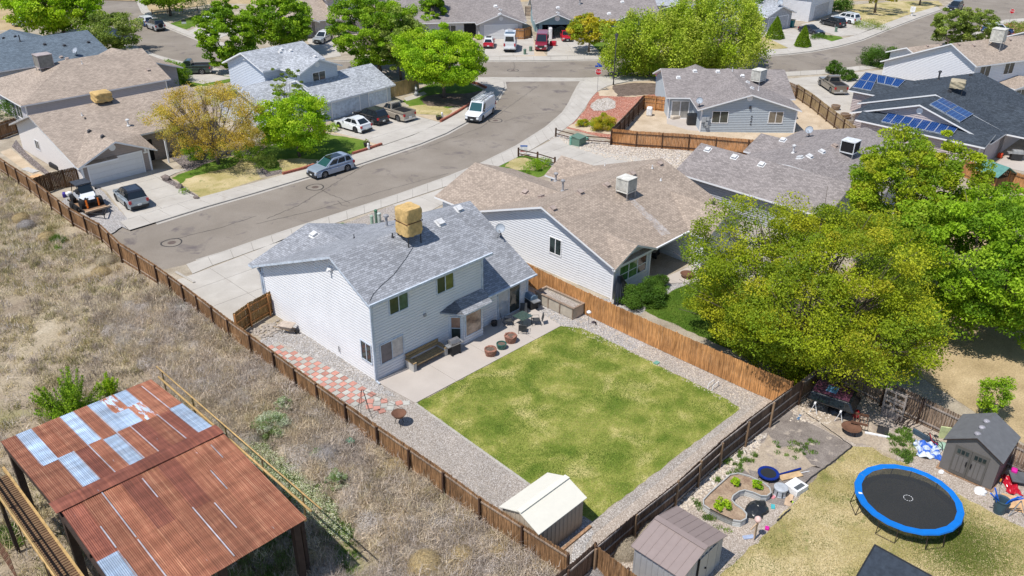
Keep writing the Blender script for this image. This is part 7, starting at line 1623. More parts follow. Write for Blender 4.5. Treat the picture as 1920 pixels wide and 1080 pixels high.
# ------------------------------------------------------------------ the main back garden
TIM = simple('sleeper_wood', (.36, .25, .13), .8, 0, .2, .3, 6, .4); GRYC = simple('grey_block', (.44, .43, .41), .85, 0, .2, .12, 6)
t = thing('timber_bench', 'long timber bench with grey block ends on the patio by the wall', 'bench', (28.3, 34.9, 0)); 
for x in (-1.3, 1.3):
    b = MB(); b.box(x-.12, x+.12, -.45, .35, 0, .62); b.obj('block_end', GRYC, t); b = MB(); b.box(x-.13, x+.13, -.48, .38, .62, .68); b.obj('armrest', TIM, t)
for k in range(4): b = MB(); b.box(-1.2, 1.2, -.42+k*.19, -.26+k*.19, .4, .47); b.obj('seat_slat', TIM, t)
for k in range(2): b = MB(); b.box(-1.35, 1.3, .3+k*.03, .38+k*.03, .62+k*.2, .79+k*.2); b.obj('back_slat', TIM, t)
def grill(p, label, rz, s=1., hood=PLAS):
    t = thing('gas_grill', label, 'grill', (*p, 0), rz)
    b = MB(); b.box(-.4*s, .4*s, -.28*s, .28*s, .12, .75); b.obj('cart', PLAS, t); b = MB(); b.box(-.7*s, .7*s, -.28*s, .28*s, .75, .82); b.obj('side_shelf', GALV, t)
    b = MB(); P = [(-.27, .82), (-.27, .98), (-.15, 1.12), (.1, 1.15), (.25, 1.05), (.27, .82)]
    for x in (-.38*s, .38*s): q = [(x, y*s, z) for y, z in P]; b.poly(q if x > 0 else q[::-1])
    for i in range(len(P)): a_, c_ = P[i], P[(i+1) % len(P)]; b.poly([(-.38*s, a_[0]*s, a_[1]), (.38*s, a_[0]*s, a_[1]), (.38*s, c_[0]*s, c_[1]), (-.38*s, c_[0]*s, c_[1])][::-1])
    b.obj('hood', hood, t); b = MB(); b.tube([(-.3*s, -.33*s, .98), (.3*s, -.33*s, .98)], .02, 6); b.obj('handle', CHR, t)
    for x in (-.35*s, .35*s): b = MB(); b.lathe([(.1, -.03), (.1, .03)], 10, (0, 0, 0), 0, Matrix.Translation((x, -.25*s, .1)) @ Matrix.Rotation(math.pi/2, 4, 'Y')); b.obj('wheel', TYRE, t)
grill((30.15, 34.35), 'black gas grill with grey hood beside the timber bench', R(-5), .9, simple('grill_grey', (.20, .20, .21), .4, .3)); grill((38.1, 35.0), 'dark gas grill with blue-grey hood by the sliding door', R(80), 1.1, simple('grill_blue', (.12, .19, .27), .35, .3))
def pot(p, label, r, h, m, rough=0., soil=True, cat='planter'):
    t = thing('planter_pot', label, cat, (p[0], p[1], 0)); b = MB(); n = 18
    prof = [(r*.78, 0), (r*.95, h*.5), (r*1.02, h*.92), (r, h), (r*.8, h), (r*.78, h*.86)]
    b.lathe(prof, n); 
    if rough: b.v = [(x*(1+random.uniform(-rough, rough)), y*(1+random.uniform(-rough, rough)), z*(1+random.uniform(-rough, rough)*.5)) for x, y, z in b.v]
    b.obj('pot', m, t); b = MB(); b.lathe([(r*.77, h*.86), (r*.1, h*.9)], 12); b.obj('soil', GM['mulch'], t); return t
LAVA = simple('red_rock', (.30, .15, .11), .95, 0, .15, .4, 9, 1., 30)
pot((31.7, 32.55), 'round red lava-rock planter, nearer the timber bench', .42, .5, LAVA, .09); pot((32.75, 32.6), 'dark green glazed flower pot between two red rock planters', .34, .42, simple('green_glaze', (.03, .11, .09), .25, 0, .5)); pot((33.75, 32.75), 'round red lava-rock planter, nearer the glass table', .42, .55, LAVA, .09)
pot((34.45, 35.0), 'small black pot by the wall beside the sliding door', .22, .38, PLAS)
# glass table with chairs
t = thing('patio_table', 'glass topped patio table with four dark chairs round it', 'table', (35.95, 33.75, 0)); b = MB(); b.box(-.5, .5, -.5, .5, .70, .72)
gm = base('table_glass', .05, 0, .8)[0]; gm.node_tree.nodes['Principled BSDF'].inputs['Base Color'].default_value = (.10, .16, .14, 1); gm.node_tree.nodes['Principled BSDF'].inputs['Transmission Weight'].default_value = .5
b.obj('tabletop', gm, t); [MB()]
for x in (-.45, .45):
    for y in (-.45, .45): b = MB(); b.tube([(x, y, 0), (x*.9, y*.9, .7)], .02, 6); b.obj('leg', PLAS, t)
MESHF = simple('dark_mesh_fabric', (.055, .058, .062), .8)
def chair(p, rz, label):
    t = thing('patio_chair', label, 'chair', (*p, 0), rz, 'chairs round the glass patio table')
    b = MB(); b.box(-.24, .24, -.24, .24, .40, .43); b.obj('seat', MESHF, t); b = MB(); b.box(-.24, .24, .22, .25, .43, .95, 0, Matrix.Translation((0, .1, -.03)) @ Matrix.Rotation(R(-12), 4, 'X')); b.obj('backrest', MESHF, t)
    for x in (-.27, .27):
        b = MB(); b.tube([(x, -.28, 0), (x, -.24, .62), (x, .22, .62), (x, .34, .02)], .015, 6); b.obj('side_frame', PLAS, t)
for p, a, l in (((35.25, 33.05), 130, 'dark mesh patio chair nearest the rock planters'), ((36.6, 33.1), -130, 'dark mesh patio chair on the lawn side of the glass table'), ((35.2, 34.4), 50, 'dark mesh patio chair between table and house wall'), ((36.75, 34.4), -45, 'dark mesh patio chair nearest the raised timber bed')): chair(p, R(a), l)
# raised plywood planter at the fence
t = thing('raised_planter', 'long pale timber raised planter against the cedar fence', 'planter', (39.45, 33.35, 0)); PL = simple('pale_ply', (.42, .37, .30), .8, 0, .2, .15, 2)
for a in ((-.55, -.5, -1.65, 1.9), (.5, .55, -1.65, 1.9), (-.5, .5, -1.65, -1.6), (-.5, .5, 1.85, 1.9)): b = MB(); b.box(*a, .05, .88); b.obj('side_board', PL, t)
for a in ((-.62, -.45, -1.7, 1.95), (.45, .62, -1.7, 1.95), (-.45, .45, -1.7, -1.55), (-.45, .45, 1.8, 1.95)): b = MB(); b.box(*a, .88, .93); b.obj('cap_board', W_RAIL, t)
b = MB(); b.box(-.5, .5, -1.6, 1.85, .1, .72); b.obj('soil', GM['tangravel'], t)
for y in (-1.6, -.4, .7, 1.85): b = MB(); b.box(-.60, -.55, y-.04, y+.04, 0, .88); b.obj('batten', W_RAIL, t)
# checkerboard stepping stones
PAVR = simple('paver_red', (.46, .23, .185), .85, 0, .2, .12, 3, .2, 30, .18); PAVG = simple('paver_grey', (.42, .41, .375), .85, 0, .2, .1, 3, .2, 30, .15)
pth = tess([[(21.95, 43.6), (21.95, 40.5), (22.2, 34.1), (23.2, 32.6), (24.6, 31.9), (24.7, 32.5), (23.7, 34.9), (23.6, 37.5), (22.9, 43.6)][::-1]], .021, 'stepping_path', GM['tangravel'])
def paver(x, y, a, red, s=.395):
    b = MB(); Mx = Matrix.Translation((x, y, 0)) @ Matrix.Rotation(a, 4, 'Z'); b.box(-s/2, s/2, -s/2, s/2, .02, .062, 0, Mx); b.obj('paver', PAVR if red else PAVG, pth)
cl = [(22.35, 43.3), (22.4, 41.5), (22.55, 39.5), (22.75, 37.5), (22.85, 35.6), (22.95, 34.4)]; Q = resample(cl, 21)
for i, q in enumerate(Q):
    d = (Q[min(i+1, len(Q)-1)]-Q[max(i-1, 0)]).normalized(); nn = Vector((-d.y, d.x)); wdt = 2 if i < 3 else (3 if i < 6 else 4)
    for k in range(wdt): o = (k-(wdt-1)/2)*.43; p = q+nn*o; paver(p.x, p.y, math.atan2(d.y, d.x)+random.uniform(-.04, .04), (i+k) % 2 == 0)
for i, (x, y) in enumerate(((23.1, 33.95), (23.55, 33.8), (22.75, 33.55), (23.25, 33.45), (22.95, 33.1), (23.4, 33.0), (23.7, 33.4), (23.85, 32.85), (24.2, 32.6), (24.5, 32.3), (23.0, 32.7), (23.5, 32.55))): paver(x, y, random.uniform(-.3, .3)-.6, i % 2 == 0)
# fire bowl, tripod trellis, wheelbarrow, rocks
c = (22.95, 31.0); t = thing('fire_bowl', 'rusty fire bowl on a thin stand near the long fence', 'fire bowl', (*c, 0)); b = MB(); b.lathe([(.05, .55), (.3, .62), (.42, .8), (.44, .82), (.4, .8), (.28, .68), (.02, .62)], 18); b.obj('bowl', RST, t, smooth=True)
for k in range(3): a = k*2.1; b = MB(); b.tube([(.3*math.cos(a), .3*math.sin(a), 0), (.1*math.cos(a), .1*math.sin(a), .6)], .018, 6); b.obj('leg', PLAS, t)
c = (22.0, 33.0); t = thing('wire_obelisk', 'thin dark wire garden obelisk by the checkered path', 'trellis', (*c, 0))
for k in range(4): a = k*math.pi/2+.4; b = MB(); b.tube([(.5*math.cos(a), .5*math.sin(a), 0), (.05*math.cos(a), .05*math.sin(a), 1.9)], .014, 5); b.obj('leg', PLAS, t)
b = MB(); b.tube([(.05, 0, 1.85), (2.0, -1.2, .1)], .01, 5); b.obj('guy_wire', PLAS, t)
t = thing('wheelbarrow', 'tan wheelbarrow tipped by the gable wall on the rocks', 'wheelbarrow', (24.0, 44.2, 0), R(-60)); b = MB(); n_ = 0
b.v = [(-.3, -.25, .35), (.3, -.25, .35), (.3, .25, .35), (-.3, .25, .35), (-.5, -.38, .65), (.5, -.38, .62), (.5, .38, .62), (-.5, .38, .65)]; b.f = [(4,5,6,7),(0,1,5,4)[::1],(1,2,6,5),(2,3,7,6),(3,0,4,7)]; b.m = [0]*5; b.obj('tray', simple('tan_tray', (.45, .38, .32), .7), t)
for y in (-.25, .25): b = MB(); b.tube([(-.9, y, .5), (.2, y, .3), (.65, 0, .2)], .022, 6); b.obj('handle', TIM, t); b = MB(); b.tube([(-.2, y, .32), (-.35, y, 0)], .018, 6); b.obj('leg', PLAS, t)
b = MB(); b.lathe([(.18, -.04), (.18, .04)], 12, (0, 0, 0), 0, Matrix.Translation((.68, 0, .18)) @ Matrix.Rotation(math.pi/2, 4, 'X')); b.obj('wheel', TYRE, t)
def rock(b, p, s, sq=.7, M0=None):
    k = len(b.v); ico = [(0,0,1),(.89,0,.45),(.28,.85,.45),(-.72,.53,.45),(-.72,-.53,.45),(.28,-.85,.45),(.72,.53,-.45),(-.28,.85,-.45),(-.89,0,-.45),(-.28,-.85,-.45),(.72,-.53,-.45),(0,0,-1)]
    for v in ico: r = s*random.uniform(.7, 1.2); b.v.append((p[0]+v[0]*r, p[1]+v[1]*r, p[2]+v[2]*r*sq))
    for f in ((0,1,2),(0,2,3),(0,3,4),(0,4,5),(0,5,1),(1,6,2),(2,7,3),(3,8,4),(4,9,5),(5,10,1),(6,7,2),(7,8,3),(8,9,4),(9,10,5),(10,6,1),(11,7,6),(11,8,7),(11,9,8),(11,10,9),(11,6,10)): b.f.append(tuple(k+i for i in f)); b.m.append(0)
RKS = simple('grey_rubble', (.36, .32, .28), .9, 0, .15, .3, 5); RKT = simple('tan_rubble', (.54, .47, .39), .9, 0, .15, .25, 4); RKD = simple('dark_boulder', (.19, .155, .14), .9, 0, .15, .3, 4)
def rubble(label, poly, n, s0, s1, m, cat='stones', world=False):
    P = scatter_in(poly if world else [G(*p) for p in poly], n); b = MB()
    for x, y in P: s = random.uniform(s0, s1); rock(b, (x, y, s*.3), s)
    o = b.obj('loose_stones', m); tag(o, label, cat, kind='stuff')
rubble('pile of grey rubble below the gate fence by the wheelbarrow', [(22.2, 46.2), (22.4, 44.4), (24.3, 44.9), (24.4, 46.0)], 150, .06, .15, RKS, world=True)
rubble('pale stones thrown along the foot of the leaning back fence', [(1235, 950), (1320, 872), (1400, 822), (1430, 815), (1420, 850), (1340, 915), (1290, 965)], 900, .03, .09, RKT)
rubble('loose pale stones in the corner by the truck topper', [(1495, 750), (1560, 735), (1560, 800), (1480, 790)], 260, .03, .09, RKT)
rubble('pebbles strewn over the front bed of the tan roofed bungalow', [(1045, 256), (1145, 268), (1290, 284), (1340, 318), (1300, 326), (1130, 295), (1060, 270)], 1500, .05, .13, RKT)
rubble('coarser stones among the grey gravel of the side yard', [(500, 630), (545, 602), (706, 718), (780, 762), (980, 905), (900, 950), (712, 820), (600, 735)], 1500, .025, .06, RKS)
rubble('scattered stones along the cedar fence gravel strip', [(1000, 580), (1052, 613), (1200, 671), (1385, 768), (1440, 745), (1345, 702), (1101, 594)], 1200, .025, .055, RKT)
for i, (q, s, l) in enumerate((((312, 337), .5, 'large brown boulder at the corner of the drive strip'), ((336, 352), .42, 'brown boulder in the middle of the dark gravel strip'), ((369, 372), .3, 'small boulder at the street end of the dark gravel strip'), ((322, 292), .45, 'boulder at the porch end of the planting bed'))):
    b = MB(); rock(b, (0, 0, s*.35), s); o = b.obj('boulder', RKD); o.location = (*G(*q), 0); tag(o, l, 'boulder')
# brick edging walls by the sidewalk
BRK = simple('red_brick', (.36, .13, .09), .9, 0, .2, .35, 6, .4, 30)
for l, P in (('low red block wall along the kerb by the silver crossover', [(530, 328), (572, 317), (590, 311)]), ('low red block wall beside the sidewalk past the front lawn', [(661, 290), (690, 281), (716, 272)]), ('low red block wall curving in front of the work van', [(826, 229), (845, 219), (868, 205), (890, 190)]), ('low red block wall at the corner beyond the work van', [(912, 166), (895, 158), (876, 154)])):
    Q = [Vector(p) for p in px(*P)]; L_ = sum((a-b_).length for a, b_ in zip(Q, Q[1:])); q = resample(Q, max(3, int(L_/.42))); t = thing('block_wall', l, 'low wall', (*Q[0], 0)); o3 = Vector((*Q[0], 0))
    for a, b_ in zip(q, q[1:]):
        b = MB(); b.bar(Vector((*a.lerp(b_, .03), .14))-o3, Vector((*a.lerp(b_, .97), .14))-o3, .24, .26); b.obj('block', BRK, t)
for q, l in (((688, 275), 'dark pot with a plant on the wall end by the front lawn'), ((823, 225), 'dark pot with a plant on the corner of the wide driveway')): pot(G(*q), l, .35, .5, PLAS); bush('plant growing in the '+('nearer' if q[0] < 700 else 'farther')+' dark driveway pot', q, .95, .3, 'olive', 500, .08)
for q, l in (((691, 281), 'small white garden figure on the low wall by the front lawn'), ((829, 222), 'small white garden figure beside the driveway corner pot')):
    c = G(*q); t = thing('garden_figure', l, 'ornament', (*c, .1)); b = MB(); b.lathe([(.15, 0), (.17, .2), (.1, .4), (.13, .5), (.1, .62), (.02, .68)], 10); b.obj('body', SWH, t, smooth=True)
t = thing('garden_lighthouse', 'striped white ornamental lighthouse by the pine fence path', 'ornament', (*G(781, 180), 0)); 
for k in range(5): b = MB(); b.lathe([(.3-.04*k, k*.3), (.26-.04*k, k*.3+.3)], 12); b.obj('band', SWH if k % 2 else simple('grey_band', (.2, .2, .22), .6), t)
pot(G(606, 252), 'red flower pot at the driveway corner by the spiky clump', .28, .4, simple('red_pot', (.36, .07, .05), .6))
c = G(1103, 609); t = thing('bird_bath', 'thin white post lamp with a round head by the cedar fence', 'garden ornament', (*c, 0)); b = MB(); b.tube([(0, 0, 0), (0, 0, .9)], .02, 6); b.obj('post', GALV, t); b = MB(); b.lathe([(.05, .9), (.17, .98), (.17, 1.04), (.06, 1.12)], 12); b.obj('head', SWH, t, smooth=True)
def bit(name, label, cat, q, size, m, rz=0, z=0.):
    c = G(*q); b = MB(); sx, sy, sz = size; b.box(-sx/2, sx/2, -sy/2, sy/2, 0, sz); o = b.obj(name, m); o.location = (*c, z); o.rotation_euler = (0, 0, rz); tag(o, label, cat)
    md = o.modifiers.new('bevel', 'BEVEL'); md.width = min(size)*.25; md.segments = 2
t = thing('small_stand', 'small white wire stand on the gravel near the fence end', 'stand', (*G(1341, 728), 0)); b = MB(); b.tube([(-.35, 0, 0), (-.3, 0, .35), (.3, 0, .35), (.35, 0, 0)], .025, 6); b.obj('frame', SWH, t); b = MB(); b.tube([(-.35, .3, 0), (-.3, .3, .35), (.3, .3, .35), (.35, .3, 0)], .025, 6); b.obj('frame', SWH, t)
bit('valve_cover', 'round teal valve cover at the lawn edge by the gravel strip', 'valve cover', (1231, 681), (.35, .3, .08), TEALP); bit('shadow_slat', 'dark slat standing in for the post head shadow on the gravel', 'scrap', (1117, 607), (.45, .12, .04), PLAS, .8)  # the dark slat is added as the cast shadow of the post head
bit('green_crate', 'green crate half buried in the brush near the fence', 'crate', (656, 836), (.5, .5, .42), simple('green_crate', (.02, .30, .17), .5)); bit('pale_block', 'pale block lying in the green undergrowth', 'block', (592, 908), (.35, .18, .1), RKT, .3)
# tarp draped at the bungalow wall corner
t = thing('draped_tarp', 'black tarp draped over the fence corner by the brown bungalow', 'tarp', (43.6, 31.6, 0)); b = MB(); N = 26
for i in range(N+1):
    a = -2.6+2.2*i/N; f = 1+.16*math.sin(i*2.4); b.v.append((.25*math.cos(a), .25*math.sin(a), 1.9)); b.v.append((.75*f*math.cos(a), .75*f*math.sin(a), .9)); b.v.append((1.25*f*math.cos(a), 1.1*f*math.sin(a), .05))
for i in range(N):
    for k in range(2): a = i*3+k; b.f.append((a, a+3, a+4, a+1)); b.m.append(0)
b.obj('sheet', simple('black_plastic_sheet', (.02, .022, .026), .3, 0, .5), t, smooth=True)
t = thing('fire_pit', 'rusty round fire pit bowl by the bungalow porch', 'fire pit', (*G(1288, 520), 0)); b = MB(); b.lathe([(.4, 0), (.5, .3), (.55, .34), (.5, .34), (.42, .2), (.02, .16)], 18); b.obj('bowl', RST, t, smooth=True)
grill((51.2, 33.8), 'black covered grill in the bungalow porch', R(20), 1.3)
# ------------------------------------------------------------------ corner house yard bits
bit('white_appliance', 'white appliance standing in the dirt yard near the round-top gate', 'appliance', (1217, 217), (.75, .7, 1.1), SWH, R(30))
bit('covered_grill', 'black covered grill by the french doors of the blue-grey house', 'grill', (1297, 234), (.8, 1.3, 1.4), simple('black_plastic_sheet', (.02, .022, .026), .3, 0, .5), R(44))
bit('pale_rocks', 'pale rock heap by the french doors', 'rock', (1268, 222), (1.5, .6, .4), RKT, R(-20)); pot(G(1566, 206), 'barrel planter on the bronze pickup driveway', .55, .6, simple('barrel_wood', (.26, .18, .12), .8)); pot(G(1584, 222), 'second barrel planter near the solar house corner', .6, .6, simple('barrel_wood', (.26, .18, .12), .8))
bit('red_bucket', 'orange-red bucket by the solar house back wall', 'bucket', (1874, 296), (.5, .5, .55), simple('orange_bucket', (.55, .06, .02), .5)); grill(G(1903, 300), 'steel barbecue on the solar house patio', R(120), 1.3, GALV); 
zone('patio_corner', 'patio', [(1868, 306), (1892, 288), (1960, 300), (1960, 330), (1900, 318)], 5)
# tools and bags by the buggy
bit('white_bag', 'white bag on the ground behind the trailer', 'bag', (129, 367), (.6, .5, .35), SWH, .4); bit('blue_bag', 'blue folded bag by the field fence', 'bag', (121, 369), (.6, .25, .4), simple('violet_bag', (.07, .05, .30), .5), 1.2)
bit('orange_boards', 'stacked orange and red boards in the tan house side bed', 'boards', (76, 334), (.9, 2.2, .12), simple('orange_board', (.58, .36, .19), .8), R(12)); bit('grey_boards', 'grey boards in the side bed behind the orange boards', 'boards', (57, 320), (.7, 2.0, .1), GRYC, R(12))
bit('coiled_hose', 'dark ladder frame leaning at the tan house side wall', 'frame', (104, 316), (.4, 1.9, .5), PLAS, R(5)); bit('end_board', 'grey gravel divider board at the drive corner', 'board', (347, 521), (.2, 2.6, .12), GM['kerb'], R(4))
bit('blue_toy', 'blue plastic item on the driveway by the gate fence', 'toy', (514, 572), (.9, .35, .45), simple('sky_blue_plastic', (.03, .28, .50), .4), .5); bit('cream_cushion', 'cream cushion on the driveway beyond the gate fence', 'cushion', (487, 588), (.7, .6, .3), simple('cream_fabric', (.55, .48, .34), .9), .2)
bit('red_mower', 'red mower standing by the maroon van', 'mower', (1037, 86), (.7, 1.1, .8), P_RED, .5); bit('white_cabinet_rack', 'white storage rack behind the maroon van', 'rack', (1031, 72), (.6, 2.0, 1.9), SWH, R(-43)); bit('teal_kayak', 'teal-green plastic bundle by the printed service van', 'bundle', (402, 62), (2.0, .9, .6), simple('teal_plastic', (.02, .35, .20), .5), .2)
# ------------------------------------------------------------------ trampoline yard
t = thing('trampoline', 'large round trampoline with blue pad and black mat on the patchy turf', 'trampoline', (36.25, 7.72, 0)); RR = 2.5; HH = .92
BPAD = simple('blue_pad', (.005, .16, .56), .45, 0, .4, .08); MAT = simple('black_mat', (.022, .024, .028), .7, 0, .3, .15, 2)
mm = base('mat_mesh', .8, 0, .2)[0]; mm.node_tree.nodes['Principled BSDF'].inputs['Base Color'].default_value = (.03, .032, .036, 1); mm.node_tree.nodes['Principled BSDF'].inputs['Alpha'].default_value = .86
N = 40; seg = 20
b = MB(); b.v = [(0, 0, HH-.03)]+[(RR*.875*math.cos(2*math.pi*k/N), RR*.875*math.sin(2*math.pi*k/N), HH-.01) for k in range(N)]; b.f = [(0, 1+k, 1+(k+1) % N) for k in range(N)]; b.m = [0]*N; b.obj('mat', mm, t)
for k in range(seg):
    b = MB(); a0, a1 = 2*math.pi*k/seg, 2*math.pi*(k+1)/seg
    def pt(r, a, z): return (r*math.cos(a), r*math.sin(a), z)
    j = random.uniform(-.008, .008)
    b.poly([pt(RR*.87, a0, HH+.015), pt(RR*1.0, a0, HH+.035+j), pt(RR*1.0, a1, HH+.035+j), pt(RR*.87, a1, HH+.015)]); b.poly([pt(RR*1.0, a0, HH+.035+j), pt(RR*1.01, a0, HH-.05), pt(RR*1.01, a1, HH-.05), pt(RR*1.0, a1, HH+.035+j)]); b.obj('pad', BPAD, t)
b = MB(); b.tube([(RR*.985*math.cos(2*math.pi*k/N), RR*.985*math.sin(2*math.pi*k/N), HH-.05) for k in range(N+1)], .028, 8); b.obj('rim_tube', GALV, t, smooth=True)
for k in range(7):
    a = 2*math.pi*k/7+.3; a2 = a+.36; b = MB(); b.tube([(RR*.97*math.cos(a), RR*.97*math.sin(a), HH-.06), (RR*1.02*math.cos(a), RR*1.02*math.sin(a), .03), (RR*1.02*math.cos(a2), RR*1.02*math.sin(a2), .03), (RR*.97*math.cos(a2), RR*.97*math.sin(a2), HH-.06)], .025, 8); b.obj('leg', DST, t)
for k in range(12):
    a0 = 2*math.pi*k/12; a1 = a0+.34; b = MB(); b.poly([pt(.20, a0, HH-.018), pt(.225, a0, HH-.018), pt(.225, a1, HH-.018), pt(.20, a1, HH-.018)][::1]); b.obj('centre_mark', SWH, t)
b = MB(); b.poly([pt(RR*.95, 2.2, HH+.045), pt(RR*.95, 2.25, HH+.045), pt(RR*.88, 2.25, HH+.03), pt(RR*.88, 2.2, HH+.03)][::-1]); b.obj('warning_patch', SWH, t)
# shade frame at the bottom edge
c0 = G(1640, 1022, .9); t = thing('shade_cover', 'dark tent-like cover at the bottom edge below the trampoline', 'cover', (*c0, 0)); TARPD = simple('dark_cover', (.035, .045, .06), .45, 0, .4, .3, 4)
A_ = [Vector((*G(1640, 1022, 1.1), 1.1)), Vector((*G(1760, 1088, .9), .9)), Vector((*G(1760, 1200, .2), .2)), Vector((*G(1560, 1160, .2), .2))]; o3 = Vector((*c0, 0)); b = MB(); N = 14
for i in range(N+1):
    for j in range(N+1):
        u, v = i/N, j/N; p = (A_[0]*(1-u)+A_[1]*u)*(1-v)+(A_[3]*(1-u)+A_[2]*u)*v; p = p+Vector((0, 0, .05*math.sin(u*17+3*v)*v)); b.v.append(tuple(p-o3))
for i in range(N):
    for j in range(N): a = i*(N+1)+j; b.f.append((a, a+1, a+N+2, a+N+1)[::-1]); b.m.append(0)
b.obj('sheet', TARPD, t, smooth=True)
for q, w_ in (((0, 1), 0), ((0, 3), 1)): b = MB(); b.tube([A_[q[0]]-o3+Vector((0, 0, .03)), A_[q[1]]-o3+Vector((0, 0, .03))], .03, 8); b.obj('frame_tube', PLAS, t)
# S-shaped corrugated raised bed
t = thing('raised_bed', 'curved white corrugated metal raised bed with plants', 'raised bed', (30.6, 13.9, 0)); o3 = Vector((30.6, 13.9, 0))
OUT = [(29.15, 14.5), (29.2, 13.9), (29.3, 13.3), (29.5, 12.98), (29.85, 12.9), (30.15, 13.05), (30.3, 13.35), (30.35, 13.8), (30.5, 14.1), (30.8, 14.2), (31.3, 14.15), (31.6, 14.0), (31.75, 13.6), (31.8, 13.2), (32.0, 12.98), (32.35, 12.95), (32.65, 13.2), (32.75, 13.6), (32.7, 14.4), (32.5, 14.9), (32.1, 15.15), (31.2, 15.15), (30.2, 15.15), (29.5, 15.1), (29.2, 14.9)]
GM['bedsoil'] = ground_mat('bed_soil', [(.3, (.24, .16, .11)), (.7, (.40, .30, .21))], 2.5, fine=14, fmul=.35, bmp=.6)
CORR = simple('pale_corrugated', (.56, .56, .54), .4, .3, .4, .06); n = len(OUT); prof = [(0, 0), (.02, .05), (0, .1), (.02, .15), (0, .2), (.02, .25), (0, .3), (.02, .35), (0, .4)]
for k in range(0, n, 3):
    b = MB(); idx = [(k+i) % n for i in range(4)]
    for i, j in zip(idx, idx[1:]):
        a_, c_ = Vector(OUT[i]), Vector(OUT[j]); d = (c_-a_).normalized(); nn = Vector((d.y, -d.x))*-1
        for (o0, z0_), (o1, z1_) in zip(prof, prof[1:]):
            q = [Vector((*(a_+nn*o0), z0_)), Vector((*(c_+nn*o0), z0_)), Vector((*(c_+nn*o1), z1_)), Vector((*(a_+nn*o1), z1_))]; b.poly([x-o3 for x in q])
        b.bar(Vector((*a_, .41))-o3, Vector((*c_, .41))-o3, .06, .03)
    b.obj('metal_panel', CORR, t)
soil = tess([[tuple(Vector(p)-o3.xy) for p in OUT]], .32, 'soil', GM['bedsoil'], None, t)
for q, r_, l in (((29.75, 14.2), .38, 'leafy green vegetables at the near end of the raised bed'), ((32.3, 13.7), .22, 'small green plant at the far end of the raised bed'), ((31.7, 14.6), .2, 'seedling clump in the middle of the raised bed')):
    x = tree(l, 'plant', q, .75, r_, .3, 'bright', 26, 1500, .09, name='vegetable_plant', trunk=0, clump=.35)
# black bag, mini trampoline, drum stool, cabinet, ball post
def lump(name, label, cat, q, s, m, z=0.):
    b = MB(); n, k = 16, 8
    for i in range(k+1):
        for j in range(n): a = 2*math.pi*j/n; e = math.pi/2*i/k; r = 1+.13*math.sin(j*1.9+i)+.1*math.sin(j*3.1-i*2); b.v.append((s[0]*r*math.cos(a)*math.cos(e), s[1]*r*math.sin(a)*math.cos(e), s[2]*math.sin(e)*(1+.1*math.sin(j*2+i))))
    for i in range(k):
        for j in range(n): a = i*n+j; c_ = i*n+(j+1) % n; b.f.append((a, c_, c_+n, a+n)); b.m.append(0)
    o = b.obj(name, m, smooth=True); o.location = (q[0], q[1], z); tag(o, label, cat)
BPL = MATS['black_plastic_sheet']
lump('plastic_bag', 'large crumpled black plastic bag beside the raised bed', 'bag', (31.1, 13.0), (.75, .5, .35), BPL)
t = thing('mini_trampoline', 'small round trampoline with dark blue rim behind the raised bed', 'trampoline', (33.75, 13.85, 0)); DBL = simple('navy_pad', (.006, .025, .19), .5)
b = MB(); b.lathe([(.3, .28), (.3, .285)], 4) if False else None; b.v = [(0, 0, .27)]+[(.42*math.cos(2*math.pi*k/24), .42*math.sin(2*math.pi*k/24), .28) for k in range(24)]; b.f = [(0, 1+k, 1+(k+1) % 24) for k in range(24)]; b.m = [0]*24; b.obj('mat', MAT, t)
b = MB(); b.lathe([(.4, .28), (.42, .31), (.55, .31), (.56, .26)], 24); b.f = b.f[:-2]; b.m = b.m[:-2]; b.obj('pad', DBL, t)
for k in range(5): a = k*1.256; b = MB(); b.tube([(.5*math.cos(a), .5*math.sin(a), .27), (.52*math.cos(a), .52*math.sin(a), 0)], .02, 6); b.obj('leg', PLAS, t)
t = thing('blue_scooter_bar', 'dark blue tubular frame lying behind the mini trampoline', 'frame', (34.6, 13.4, 0)); b = MB(); b.tube([(-.6, .2, .1), (.9, -.5, .12)], .05, 8); b.obj('tube', DBL, t); b = MB(); b.tube([(.4, -.5, .05), (1.1, -.9, .05)], .02, 6); b.obj('rod', SWH, t)
t = thing('drum_stool', 'round grey and white drum with clear sides near the cabinet', 'drum', (33.0, 12.75, 0)); b = MB(); b.lathe([(.33, 0), (.35, .06), (.33, .08), (.33, .4), (.36, .42), (.36, .5), (.3, .52)], 20); b.obj('shell', simple('drum_grey', (.42, .44, .47), .4), t)
for k in range(8): a = k*math.pi/4; b = MB(); b.box(.33, .36, -.02, .02, .08, .42, 0, Matrix.Rotation(a, 4, 'Z')); b.obj('strut', PLAS, t)
t = thing('white_cabinet', 'white plastic cabinet lying on its back beside the drum', 'cabinet', (33.9, 12.35, 0), R(-10)); b = MB(); b.box(-.45, .45, -.4, .4, 0, .34); b.obj('case', SWH, t); b = MB(); b.box(-.32, .32, -.3, -.05, .34, .345); b.obj('recess', simple('cab_dark', (.10, .11, .12), .4), t)
bit('plywood_sheet', 'tan plywood piece behind the white cabinet', 'board', (1482, 894), (1.3, .4, .04), simple('plywood', (.52, .36, .20), .8), R(-28), .05); bit('floor_board', 'pale board beside the drum', 'board', (1479, 938), (.9, .35, .05), simple('pale_plank', (.50, .36, .24), .8), R(20))
